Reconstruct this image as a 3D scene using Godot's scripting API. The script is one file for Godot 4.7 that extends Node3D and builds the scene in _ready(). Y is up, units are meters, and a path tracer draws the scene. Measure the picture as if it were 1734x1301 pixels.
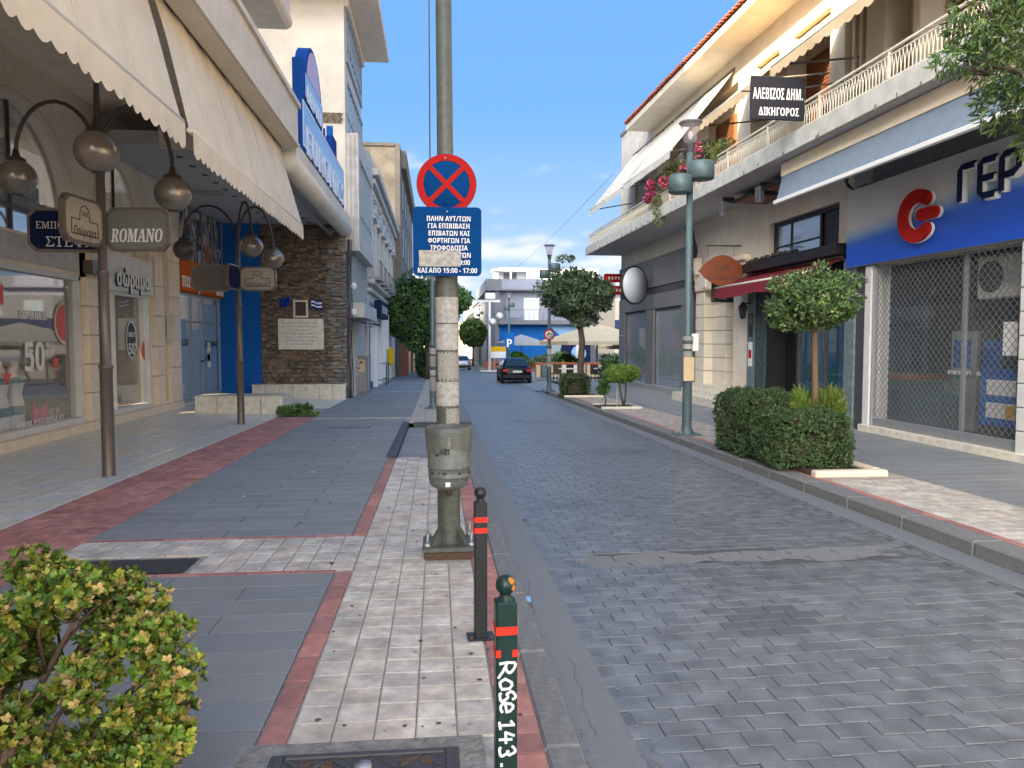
extends Node3D

const S := 0.0149            # the street falls away from the camera by this much per metre
var rng := RandomNumberGenerator.new()
var M := {}                  # materials
var T := {}                  # textures
var used := {}

# ---------------------------------------------------------------- helpers
func lin(r: float, g: float, b: float, a := 1.0) -> Color:
	var c := Color(r, g, b).linear_to_srgb(); c.a = a
	return c

func numbered(called: String) -> String:
	var n: int = used.get(called, 0)
	used[called] = n + 1
	return called if n == 0 else "%s_%03d" % [called, n]

func tag(o: Node, label: String, category: String, group := "", kind := "") -> Node:
	if label: o.set_meta("label", label)
	if category: o.set_meta("category", category)
	if group: o.set_meta("group", group)
	if kind: o.set_meta("kind", kind)
	return o

func thing(called: String, label: String, category: String, at := Vector3.ZERO, turn := 0.0, group := "") -> Node3D:
	var o := Node3D.new(); o.name = numbered(called); add_child(o)
	o.position = at; o.rotation.y = turn
	tag(o, label, category, group)
	return o

func base(called: String) -> Node3D:      # a piece of the setting
	var o := Node3D.new(); o.name = numbered(called); add_child(o)
	o.set_meta("kind", "structure")
	return o

func st(smooth := false) -> SurfaceTool:
	var s := SurfaceTool.new(); s.begin(Mesh.PRIMITIVE_TRIANGLES)
	s.set_smooth_group(0 if smooth else -1)
	return s

func mesh_of(s: SurfaceTool) -> ArrayMesh:
	s.generate_normals()
	return s.commit()

func put(called: String, s: SurfaceTool, m: Material, parent: Node = null) -> MeshInstance3D:
	return putm(called, mesh_of(s), m, parent)

func putm(called: String, me: Mesh, m: Material, parent: Node = null, at := Transform3D()) -> MeshInstance3D:
	var o := MeshInstance3D.new(); o.mesh = me; o.material_override = m; o.transform = at
	if parent == null:
		o.name = numbered(called); add_child(o)
	else:
		o.name = called; parent.add_child(o, true)
	return o

func tri(s: SurfaceTool, a: Vector3, b: Vector3, c: Vector3) -> void:
	s.add_vertex(a); s.add_vertex(b); s.add_vertex(c)

func quad(s: SurfaceTool, a: Vector3, b: Vector3, c: Vector3, d: Vector3) -> void:
	tri(s, a, b, c); tri(s, a, c, d)

# a box from its centre and size, edges chamfered by bv
func bx(s: SurfaceTool, c: Vector3, z: Vector3, bv := 0.0, bas := Basis()) -> void:
	var h := z * 0.5
	if bv <= 0.0:
		for ax in 3:
			for sg in [-1.0, 1.0]:
				var n := Vector3.ZERO; n[ax] = sg
				var u := Vector3.ZERO; u[(ax + 1) % 3] = 1.0
				var v := Vector3.ZERO; v[(ax + 2) % 3] = sg
				var p := c + bas * (n * h)
				var uu := bas * (u * h); var vv := bas * (v * h)
				quad(s, p - uu - vv, p - uu + vv, p + uu + vv, p + uu - vv)
		return
	bv = minf(bv, minf(h.x, minf(h.y, h.z)) * 0.9)
	for ax in 3:
		var bx1 := (ax + 1) % 3; var bx2 := (ax + 2) % 3
		for sg in [-1.0, 1.0]:
			var n := Vector3.ZERO; n[ax] = sg * h[ax]
			var u := Vector3.ZERO; u[bx1] = h[bx1] - bv
			var v := Vector3.ZERO; v[bx2] = sg * (h[bx2] - bv)
			quad(s, c + bas * (n - u - v), c + bas * (n - u + v), c + bas * (n + u + v), c + bas * (n + u - v))
		for s1 in [-1.0, 1.0]:        # the four edges that run along ax
			for s2 in [-1.0, 1.0]:
				var a := Vector3.ZERO; a[bx1] = s1 * h[bx1]; a[bx2] = s2 * (h[bx2] - bv)
				var b := Vector3.ZERO; b[bx1] = s1 * (h[bx1] - bv); b[bx2] = s2 * h[bx2]
				var l := Vector3.ZERO; l[ax] = h[ax] - bv
				if s1 * s2 > 0: quad(s, c + bas * (a - l), c + bas * (b - l), c + bas * (b + l), c + bas * (a + l))
				else: quad(s, c + bas * (a + l), c + bas * (b + l), c + bas * (b - l), c + bas * (a - l))
	for sx in [-1.0, 1.0]:
		for sy in [-1.0, 1.0]:
			for sz in [-1.0, 1.0]:
				var k := Vector3(sx, sy, sz)
				var i := h - Vector3.ONE * bv
				var a := c + bas * (Vector3(h.x, i.y, i.z) * k); var b := c + bas * (Vector3(i.x, h.y, i.z) * k); var d := c + bas * (Vector3(i.x, i.y, h.z) * k)
				if sx * sy * sz > 0: tri(s, a, d, b)
				else: tri(s, a, b, d)

# a box given by its two corners
func bc(s: SurfaceTool, a: Vector3, b: Vector3, bv := 0.0) -> void:
	bx(s, (a + b) * 0.5, (b - a).abs(), bv)

func box(called: String, a: Vector3, b: Vector3, m: Material, parent: Node = null, bv := 0.0) -> MeshInstance3D:
	var s := st(); bc(s, a, b, bv)
	return put(called, s, m, parent)

func tube(s: SurfaceTool, pts: Array, r: Variant, n := 8, caps := true) -> void:
	var rings := []
	var up := Vector3.UP
	for i in pts.size():
		var d: Vector3 = (pts[mini(i + 1, pts.size() - 1)] - pts[maxi(i - 1, 0)]).normalized()
		if i == 0 and absf(d.dot(up)) > 0.95: up = Vector3.RIGHT
		var x := up.cross(d).normalized()
		var y := d.cross(x).normalized()
		up = y
		var rad: float = r[i] if r is Array else r
		var ring := []
		for k in n:
			var a := TAU * k / n
			ring.append(pts[i] + (x * cos(a) + y * sin(a)) * rad)
		rings.append(ring)
	for i in pts.size() - 1:
		for k in n:
			var k2 := (k + 1) % n
			quad(s, rings[i][k], rings[i + 1][k], rings[i + 1][k2], rings[i][k2])
	if caps:
		for k in range(1, n - 1):
			tri(s, rings[0][0], rings[0][k], rings[0][k + 1])
			var e: Array = rings[-1]
			tri(s, e[0], e[k + 1], e[k])

func lathe(s: SurfaceTool, prof: Array, n := 16, xf := Transform3D(), squash := Vector2.ONE) -> void:
	for i in prof.size() - 1:
		var p: Vector2 = prof[i]; var q: Vector2 = prof[i + 1]
		for k in n:
			var a := TAU * k / n; var b := TAU * (k + 1) / n
			var va := Vector3(cos(a) * squash.x, 0, sin(a) * squash.y); var vb := Vector3(cos(b) * squash.x, 0, sin(b) * squash.y)
			var A := xf * (va * p.x + Vector3.UP * p.y); var B := xf * (vb * p.x + Vector3.UP * p.y)
			var C := xf * (vb * q.x + Vector3.UP * q.y); var D := xf * (va * q.x + Vector3.UP * q.y)
			if p.x < 1e-5: tri(s, A, C, D)
			elif q.x < 1e-5: tri(s, A, B, D)
			else: quad(s, A, B, C, D)

func ball(s: SurfaceTool, c: Vector3, r: Vector3, n := 14, m := 8) -> void:
	var prof := []
	for i in m + 1:
		var a := PI * i / m
		prof.append(Vector2(sin(a) if i > 0 and i < m else 0.0, -cos(a)))
	lathe(s, prof, n, Transform3D(Basis.from_scale(r), c))

# polygon in x, y pushed from z = 0 to z = depth
func prism(s: SurfaceTool, poly: PackedVector2Array, depth: float, xf := Transform3D()) -> void:
	var ix := Geometry2D.triangulate_polygon(poly)
	for i in range(0, ix.size(), 3):
		var a := poly[ix[i]]; var b := poly[ix[i + 1]]; var c := poly[ix[i + 2]]
		tri(s, xf * Vector3(a.x, a.y, depth), xf * Vector3(c.x, c.y, depth), xf * Vector3(b.x, b.y, depth))
		tri(s, xf * Vector3(a.x, a.y, 0), xf * Vector3(b.x, b.y, 0), xf * Vector3(c.x, c.y, 0))
	for i in poly.size():
		var a := poly[i]; var b := poly[(i + 1) % poly.size()]
		quad(s, xf * Vector3(a.x, a.y, 0), xf * Vector3(a.x, a.y, depth), xf * Vector3(b.x, b.y, depth), xf * Vector3(b.x, b.y, 0))

# flat ribbon of width w along points in the xy plane (brush strokes)
func stroke(s: SurfaceTool, pts: Array, w: float, depth: float, xf := Transform3D()) -> void:
	for i in pts.size() - 1:
		var a: Vector2 = pts[i]; var b: Vector2 = pts[i + 1]
		var d := (b - a).normalized(); var n := Vector2(-d.y, d.x) * w * 0.5
		var e := d * w * 0.3
		prism(s, PackedVector2Array([a - n - e, b - n + e, b + n + e, a + n - e]), depth + 0.00012 * i, xf)

func circle(r: float, n := 24, c := Vector2.ZERO, from := 0.0, to := TAU, ry := 0.0) -> PackedVector2Array:
	var p := PackedVector2Array()
	var full := absf(to - from - TAU) < 1e-4
	for i in n if full else n + 1:
		var a := from + (to - from) * i / n
		p.append(c + Vector2(cos(a) * r, sin(a) * (ry if ry > 0 else r)))
	return p

func ringpoly(r0: float, r1: float, n := 28, from := 0.0, to := TAU) -> Array:   # quads of a flat ring
	var out := []
	for i in n:
		var a := from + (to - from) * i / n; var b := from + (to - from) * (i + 1) / n
		out.append(PackedVector2Array([Vector2(cos(a), sin(a)) * r0, Vector2(cos(a), sin(a)) * r1, Vector2(cos(b), sin(b)) * r1, Vector2(cos(b), sin(b)) * r0]))
	return out

func text(parent: Node, words: String, h: float, at: Vector3, bas: Basis, m: Material, font := "Droid Sans", weight := 700, depth := 0.006, width := 0.0, slant := 0.0, called := "lettering") -> MeshInstance3D:
	var f := SystemFont.new(); f.font_names = PackedStringArray([font]); f.font_weight = weight
	var t := TextMesh.new(); t.font = f; t.text = words.replace("Ν", "N"); t.font_size = 48; t.pixel_size = h / (0.714 * 48.0); t.depth = depth; t.curve_step = 1.0
	var o := MeshInstance3D.new(); o.mesh = t; o.material_override = m; o.name = called
	var b := bas
	if width > 0.0: b = b * Basis.from_scale(Vector3(width / maxf(t.get_aabb().size.x, 0.001), 1, 1))
	if slant != 0.0: b = b * Basis(Vector3.RIGHT, Vector3(slant, 1, 0), Vector3.BACK)
	o.transform = Transform3D(b, at)
	parent.add_child(o, true)
	return o

func multi(called: String, me: Mesh, m: Material, xs: Array, cols: Array, parent: Node, stuff := true) -> MultiMeshInstance3D:
	var mm := MultiMesh.new(); mm.transform_format = MultiMesh.TRANSFORM_3D; mm.use_colors = cols.size() > 0; mm.mesh = me
	mm.instance_count = xs.size()
	for i in xs.size():
		mm.set_instance_transform(i, xs[i])
		if cols.size(): mm.set_instance_color(i, cols[i])
	var o := MultiMeshInstance3D.new(); o.multimesh = mm; o.material_override = m; o.name = called
	if stuff: o.set_meta("kind", "stuff")
	if parent: parent.add_child(o, true)
	else: o.name = numbered(called); add_child(o)
	return o

func rf(a: float, b: float) -> float: return rng.randf_range(a, b)
func rdir() -> Vector3:
	var z := rf(-1, 1); var a := rf(0, TAU); var r := sqrt(1 - z * z)
	return Vector3(r * cos(a), z, r * sin(a))

# ---------------------------------------------------------------- textures and materials
func ntex(called: String, freq: float, lo: float, hi: float, oct := 4, kind := FastNoiseLite.TYPE_SIMPLEX_SMOOTH, size := 512) -> void:
	var n := FastNoiseLite.new(); n.seed = called.hash() % 1000; n.noise_type = kind; n.frequency = freq
	n.fractal_type = FastNoiseLite.FRACTAL_FBM; n.fractal_octaves = oct
	var t := NoiseTexture2D.new(); t.width = size; t.height = size; t.seamless = true; t.noise = n; t.normalize = true
	var g := Gradient.new(); g.set_color(0, lin(lo, lo, lo)); g.set_color(1, lin(hi, hi, hi)); t.color_ramp = g       # linear shares of the base colour
	T[called] = t

func nnor(called: String, freq: float, bump: float, oct := 4) -> void:
	var n := FastNoiseLite.new(); n.seed = called.hash() % 1000; n.frequency = freq; n.fractal_octaves = oct
	var t := NoiseTexture2D.new(); t.width = 512; t.height = 512; t.seamless = true; t.noise = n; t.as_normal_map = true; t.bump_strength = bump
	T[called] = t

func mat(key: String, c: Color, rough := 0.8, tex := "", scale := 1.0, nor := "", nscale := 0.5, metal := 0.0) -> StandardMaterial3D:
	var m := StandardMaterial3D.new(); m.resource_name = key; m.albedo_color = c; m.roughness = rough; m.metallic = metal
	if tex or nor:
		m.uv1_triplanar = true; m.uv1_world_triplanar = true; m.uv1_scale = Vector3.ONE * scale
	if tex:
		m.albedo_texture = T[tex]
		var l := c.srgb_to_linear(); var q: float = {"mot": 1.2, "soft": 1.08, "grain": 1.15, "speck": 1.35, "dirt": 1.32, "marble": 1.28}[tex]
		m.albedo_color = lin(minf(l.r * q, 0.95), minf(l.g * q, 0.95), minf(l.b * q, 0.95))      # so that base times texture averages the colour given
	if nor: m.normal_enabled = true; m.normal_texture = T[nor]; m.normal_scale = nscale
	M[key] = m
	return m

func matte(keys: Array) -> void:      # painted sheet metal and print: little gloss
	for k in keys:
		M[k].roughness = 0.75; M[k].metallic_specular = 0.2

func glass(key: String, alpha: float, c := Color(0.75, 0.8, 0.82), metal := 0.0) -> void:
	var m := StandardMaterial3D.new(); m.resource_name = key; m.transparency = BaseMaterial3D.TRANSPARENCY_ALPHA
	m.albedo_color = Color(c.r, c.g, c.b, alpha); m.roughness = 0.02; m.metallic_specular = 0.6
	M[key] = m
	m.metallic = metal

func detail(key: String, tex: String, scale: float) -> void:
	var m: StandardMaterial3D = M[key]
	var l := m.albedo_color.srgb_to_linear() * 1.25
	m.albedo_color = lin(minf(l.r, 0.95), minf(l.g, 0.95), minf(l.b, 0.95))
	m.detail_enabled = true; m.detail_blend_mode = BaseMaterial3D.BLEND_MODE_MUL; m.detail_albedo = T[tex]
	m.detail_uv_layer = BaseMaterial3D.DETAIL_UV_2; m.uv2_triplanar = true; m.uv2_world_triplanar = true; m.uv2_scale = Vector3.ONE * scale

func variants(key: String, n: int, c: Color, spread: float, hue: float, rough: float, tex: String, scale: float, nor := "", nscale := 0.5) -> void:
	for i in n:
		var f := 1.0 + spread * (2.0 * i / (n - 1.0) - 1.0)
		var l := c.srgb_to_linear()
		var h := hue * (1 if i % 2 else -1)
		mat("%s%d" % [key, i], lin(l.r * f * (1 + h), l.g * f, l.b * f * (1 - h)), rough, tex, scale, nor, nscale)

func make_materials() -> void:
	ntex("mot", 0.012, 0.66, 1.0, 5)
	ntex("soft", 0.008, 0.84, 1.0, 4)
	ntex("grain", 0.12, 0.7, 1.0, 3)
	ntex("speck", 0.3, 0.45, 1.0, 2, FastNoiseLite.TYPE_VALUE)
	ntex("dirt", 0.02, 0.5, 1.0, 6)
	ntex("marble", 0.01, 0.55, 1.0, 6, FastNoiseLite.TYPE_PERLIN)
	nnor("nfine", 0.15, 3.0); nnor("nrough", 0.05, 6.0, 5); nnor("nplast", 0.03, 2.0, 5); nnor("nwave", 0.006, 4.0, 2)
	variants("cobble", 8, lin(0.215, 0.23, 0.24), 0.07, 0.006, 0.42, "speck", 3.0, "nrough", 0.4)
	mat("joint", lin(0.1, 0.1, 0.1), 0.95, "dirt", 2.0)
	mat("grout", lin(0.36, 0.34, 0.31), 0.95, "dirt", 1.2)
	mat("groutdark", lin(0.1, 0.1, 0.1), 0.95, "dirt", 1.2)
	variants("white", 6, lin(0.6, 0.535, 0.46), 0.1, 0.02, 0.75, "mot", 1.7, "nrough", 0.35)
	variants("red", 6, lin(0.42, 0.19, 0.16), 0.16, 0.03, 0.7, "mot", 1.4, "nfine", 0.3)
	variants("redb", 5, lin(0.55, 0.255, 0.22), 0.15, 0.02, 0.6, "mot", 0.9, "nfine", 0.2)
	variants("slab", 6, lin(0.215, 0.226, 0.228), 0.06, 0.01, 0.8, "grain", 1.1, "nfine", 0.4)
	variants("shoptile", 5, lin(0.78, 0.68, 0.56), 0.08, 0.02, 0.32, "mot", 0.8, "nplast", 0.1)
	mat("kerb", lin(0.2, 0.2, 0.195), 0.8, "mot", 2.5, "nrough", 0.6)
	mat("gutter", lin(0.205, 0.215, 0.22), 0.75, "grain", 2.0, "nrough", 0.5)
	mat("concrete", lin(0.24, 0.23, 0.21), 0.85, "dirt", 0.9, "nrough", 0.5)
	mat("patch", lin(0.232, 0.232, 0.225), 0.9, "speck", 1.5, "nrough", 0.8)
	mat("asphalt", lin(0.045, 0.045, 0.047), 0.9, "speck", 3.0, "nrough", 0.8)
	mat("ground", lin(0.15, 0.15, 0.15), 0.95, "dirt", 0.2)
	mat("iron", lin(0.1, 0.094, 0.096), 0.5, "grain", 3.0, "nfine", 0.5, 0.4)
	mat("soil", lin(0.07, 0.05, 0.035), 1.0, "dirt", 3.0, "nrough", 1.0)
	for k in [["cobble", "dirt", 0.35], ["slab", "soft", 0.31], ["white", "dirt", 0.31], ["shoptile", "soft", 0.5], ["redb", "dirt", 0.4]]:
		for i in 8:
			if M.has("%s%d" % [k[0], i]): detail("%s%d" % [k[0], i], k[1], k[2])
	# walls
	mat("cream", lin(0.88, 0.75, 0.58), 0.85, "soft", 0.4, "nplast", 0.3)
	mat("rightwall", lin(0.68, 0.62, 0.52), 0.85, "soft", 0.4, "nplast", 0.3)
	mat("creamlight", lin(0.7, 0.63, 0.52), 0.85, "soft", 0.4, "nplast", 0.3)
	mat("sidewall", lin(0.62, 0.57, 0.48), 0.9, "soft", 0.25, "nplast", 0.5); detail("sidewall", "soft", 0.09)
	mat("travertine", lin(0.84, 0.71, 0.54), 0.55, "soft", 0.7, "nplast", 0.2)
	mat("soffit", lin(0.46, 0.46, 0.45), 0.9, "soft", 0.3)
	mat("canvas", lin(0.68, 0.59, 0.45), 0.95, "soft", 0.5, "nwave", 0.4); M.canvas.backlight = Color(0.75, 0.7, 0.6); detail("canvas", "soft", 0.12)
	mat("canvaswhite", lin(0.58, 0.56, 0.51), 0.95, "soft", 0.5, "nwave", 0.4); M.canvaswhite.backlight = Color(0.4, 0.38, 0.34)
	mat("canvasgold", lin(0.66, 0.5, 0.3), 0.95, "soft", 0.5); M.canvasgold.backlight = Color(0.4, 0.3, 0.18)
	mat("parasolcream", lin(0.52, 0.43, 0.29), 0.95, "soft", 0.5); M.parasolcream.backlight = Color(0.4, 0.36, 0.28)
	mat("stain", lin(0.09, 0.085, 0.078), 0.9)
	mat("canvasblue", lin(0.2, 0.26, 0.34), 0.95, "soft", 0.8, "nwave", 0.8)
	mat("canvasred", lin(0.2, 0.012, 0.025), 0.85, "soft", 0.6)
	mat("yellowwall", lin(0.66, 0.57, 0.43), 0.85, "soft", 0.4, "nplast", 0.3)
	mat("pier", lin(0.7, 0.66, 0.55), 0.85, "soft", 0.4, "nplast", 0.3)
	mat("slabedge", lin(0.52, 0.52, 0.48), 0.9, "mot", 0.3, "nplast", 0.4)
	mat("render", lin(0.55, 0.52, 0.48), 0.9, "mot", 0.3, "nplast", 0.3)
	mat("graypanel", lin(0.17, 0.175, 0.185), 0.55, "soft", 0.4)
	mat("darkgray", lin(0.06, 0.063, 0.07), 0.6, "soft", 0.5)
	mat("greenmarble", lin(0.05, 0.075, 0.07), 0.25, "marble", 1.6)
	mat("greenmarblelight", lin(0.16, 0.21, 0.22), 0.25, "marble", 1.6)
	mat("marble", lin(0.74, 0.68, 0.56), 0.4, "mot", 0.9)
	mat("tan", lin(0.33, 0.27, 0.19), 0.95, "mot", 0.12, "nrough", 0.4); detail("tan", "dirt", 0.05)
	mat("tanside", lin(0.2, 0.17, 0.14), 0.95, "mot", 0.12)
	mat("neo", lin(0.6, 0.57, 0.52), 0.85, "mot", 0.4)
	mat("neodark", lin(0.34, 0.32, 0.29), 0.85, "dirt", 0.6)
	mat("tallfront", lin(0.6, 0.58, 0.52), 0.8, "soft", 0.3)
	mat("bluegray", lin(0.3, 0.36, 0.4), 0.6, "soft", 0.6)
	mat("blue", lin(0.012, 0.12, 0.42), 0.45)
	mat("bluedeep", lin(0.01, 0.045, 0.25), 0.45)
	mat("orange", lin(0.62, 0.13, 0.02), 0.5)
	mat("euroblue", lin(0.012, 0.075, 0.33), 0.35)
	mat("europanel", lin(0.28, 0.48, 0.78), 0.3)
	mat("eurowhite", lin(0.72, 0.78, 0.85), 0.4)
	mat("europink", lin(0.55, 0.4, 0.55), 0.4)
	mat("pink", lin(0.75, 0.05, 0.2), 0.7)
	mat("watermelon", lin(0.7, 0.12, 0.1), 0.6)
	mat("stonegray", lin(0.25, 0.24, 0.22), 0.9, "dirt", 1.6, "nrough", 1.0)
	mat("mortar", lin(0.17, 0.14, 0.11), 1.0, "dirt", 2.0, "nrough", 1.0)
	variants("stone", 8, lin(0.21, 0.155, 0.11), 0.38, 0.1, 0.9, "dirt", 2.4, "nrough", 1.0)
	variants("stonegrey", 5, lin(0.25, 0.22, 0.185), 0.25, 0.05, 0.9, "dirt", 2.4, "nrough", 1.0)
	# metal, glass, paint
	mat("brown", lin(0.085, 0.068, 0.058), 0.45, "grain", 1.5, "", 0.5, 0.3)
	mat("brownlight", lin(0.17, 0.14, 0.12), 0.4, "soft", 2.0, "", 0.5, 0.4)
	mat("globe", lin(0.3, 0.265, 0.23), 0.24, "soft", 1.5, "", 0.5, 0.55)
	mat("globedark", lin(0.12, 0.1, 0.085), 0.4, "soft", 1.5, "", 0.5, 0.3)
	mat("signgray", lin(0.2, 0.2, 0.19), 0.4, "soft", 1.0, "", 0.5, 0.3)
	mat("signtan", lin(0.4, 0.35, 0.29), 0.5, "soft", 1.0)
	mat("navy", lin(0.012, 0.02, 0.06), 0.35)
	mat("signblack", lin(0.009, 0.01, 0.018), 0.5); mat("farwallshaded", lin(0.27, 0.29, 0.37), 0.9, "soft", 0.2); mat("fargray", lin(0.17, 0.18, 0.21), 0.9, "soft", 0.2); mat("doorpaper", lin(0.62, 0.79, 0.88), 0.8, "soft", 0.8)  # far building wall tones carry its bluish shade in the colour
	mat("letter", lin(0.8, 0.8, 0.78), 0.5)
	mat("letterwarm", lin(0.7, 0.66, 0.58), 0.5)
	mat("ink", lin(0.03, 0.03, 0.03), 0.6)
	mat("pole", lin(0.105, 0.115, 0.098), 0.5, "dirt", 1.2, "nfine", 0.15, 0.2)
	mat("poledark", lin(0.1, 0.11, 0.095), 0.55, "dirt", 1.6, "nfine", 0.2, 0.2)
	mat("rust", lin(0.1, 0.06, 0.04), 0.9, "dirt", 3.0, "nrough", 0.7)
	mat("paper", lin(0.42, 0.4, 0.37), 0.95, "dirt", 1.8, "nrough", 0.4)
	mat("paperold", lin(0.32, 0.31, 0.28), 0.95, "dirt", 4.0, "nrough", 0.6)
	mat("lampblue", lin(0.1, 0.15, 0.16), 0.5, "mot", 1.0, "", 0.5, 0.2)
	mat("signblue", lin(0.001, 0.05, 0.19), 0.3, "soft", 1.0)
	mat("signred", lin(0.42, 0.018, 0.014), 0.35)
	mat("blackpaint", lin(0.018, 0.02, 0.022), 0.4, "grain", 2.0, "nfine", 0.15)
	mat("greenpaint", lin(0.008, 0.035, 0.028), 0.35, "dirt", 2.5, "nfine", 0.2)
	mat("redtape", lin(0.75, 0.05, 0.03), 0.5, "mot", 3.0)
	mat("orangescrape", lin(0.5, 0.2, 0.03), 0.8)
	mat("binbody", lin(0.16, 0.17, 0.16), 0.5, "dirt", 1.6, "nfine", 0.1, 0.15)
	mat("binbag", lin(0.12, 0.128, 0.112), 0.45, "soft", 2.0, "nrough", 0.8)
	mat("steel", lin(0.45, 0.46, 0.47), 0.45, "soft", 2.0, "", 0.5, 0.7)
	mat("chrome", lin(0.6, 0.6, 0.6), 0.2, "", 1.0, "", 0.5, 0.9)
	mat("white", lin(0.75, 0.75, 0.73), 0.6)
	mat("whitepaint", lin(0.7, 0.69, 0.66), 0.6, "soft", 0.8)
	mat("black", lin(0.012, 0.012, 0.013), 0.5)
	mat("rubber", lin(0.02, 0.02, 0.02), 0.85)
	mat("shutter", lin(0.2, 0.085, 0.045), 0.6)
	mat("tile", lin(0.42, 0.1, 0.05), 0.8, "dirt", 2.0)
	mat("wood", lin(0.3, 0.12, 0.05), 0.6, "mot", 2.0)
	mat("rosewood", lin(0.22, 0.055, 0.02), 0.5, "mot", 2.5)
	mat("cabinet", lin(0.33, 0.3, 0.26), 0.75, "dirt", 1.2)
	mat("yellow", lin(0.7, 0.42, 0.02), 0.5)
	mat("skin", lin(0.8, 0.76, 0.66), 0.5)
	mat("skintan", lin(0.5, 0.42, 0.3), 0.5)
	mat("swimblue", lin(0.1, 0.25, 0.28), 0.8, "speck", 6.0)
	mat("clothblue", lin(0.02, 0.06, 0.25), 0.9)
	mat("clothkhaki", lin(0.35, 0.33, 0.2), 0.9)
	mat("leafplant", lin(0.12, 0.2, 0.03), 0.6)
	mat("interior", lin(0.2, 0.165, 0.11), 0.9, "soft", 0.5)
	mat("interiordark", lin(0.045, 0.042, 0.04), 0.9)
	mat("tealdim", lin(0.06, 0.12, 0.12), 0.5, "soft", 1.0); mat("lattice", lin(0.26, 0.265, 0.27), 0.5, "", 1.0, "", 0.5, 0.5)
	mat("teal", lin(0.12, 0.3, 0.32), 0.5, "soft", 1.0)
	mat("gray", lin(0.3, 0.31, 0.32), 0.6, "soft", 1.0)
	mat("terracotta", lin(0.42, 0.12, 0.05), 0.8, "mot", 1.0)
	mat("bark", lin(0.11, 0.085, 0.065), 0.95, "dirt", 4.0, "nrough", 1.0)
	mat("barkwarm", lin(0.19, 0.12, 0.075), 0.95, "dirt", 4.0, "nrough", 1.0)
	glass("glass", 0.05, Color(0.85, 0.88, 0.9), 0.04); glass("glassclear", 0.03, Color(0.85, 0.9, 0.9), 0.0); glass("glassdoor", 0.1, Color(0.8, 0.85, 0.9), 0.12); glass("archglass", 0.05, Color(0.85, 0.88, 0.9), 0.5); glass("glassdark", 0.05, Color(0.82, 0.86, 0.9), 0.45); glass("glasstint", 0.35, Color(0.25, 0.4, 0.5)); glass("glassblue", 0.45, Color(0.45, 0.62, 0.75)); glass("lampglass", 0.3, Color(0.75, 0.68, 0.72))
	mat("mirror", lin(0.7, 0.82, 0.95), 0.06, "", 1.0, "", 0.5, 0.85)
	mat("carblack", lin(0.004, 0.006, 0.012), 0.3); M.carblack.metallic_specular = 0.35
	mat("carsilver", lin(0.4, 0.43, 0.46), 0.25, "", 1.0, "", 0.5, 0.5); M.carsilver.clearcoat_enabled = true
	mat("carglass", lin(0.02, 0.028, 0.035), 0.05)
	mat("taillight", lin(0.45, 0.02, 0.02), 0.2)
	matte(["signblue", "signred", "orange", "blue", "bluedeep", "euroblue", "navy", "letter", "redtape", "yellow", "shutter"])
	for k in [["leafyellow", 0.4], ["leafgreen", 0.35], ["leafdark", 0.25]]:
		var m := mat(k[0], Color.WHITE, 0.5); m.vertex_color_use_as_albedo = true; m.backlight = Color(k[1], k[1], k[1] * 0.4)
	mat("cobbleoiled", lin(0.15, 0.157, 0.165), 0.35, "speck", 3.0, "nrough", 0.8)
	var cm := mat("cobblefar", Color.WHITE, 0.42, "speck", 3.0, "nrough", 0.4); cm.vertex_color_use_as_albedo = true; detail("cobblefar", "dirt", 0.35)
	var wm := mat("whitefar", Color.WHITE, 0.8, "mot", 1.7, "nrough", 0.35); wm.vertex_color_use_as_albedo = true; detail("whitefar", "dirt", 0.31)
	var sm := mat("stonefar", Color.WHITE, 0.9, "dirt", 2.4, "nrough", 1.0); sm.vertex_color_use_as_albedo = true

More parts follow.
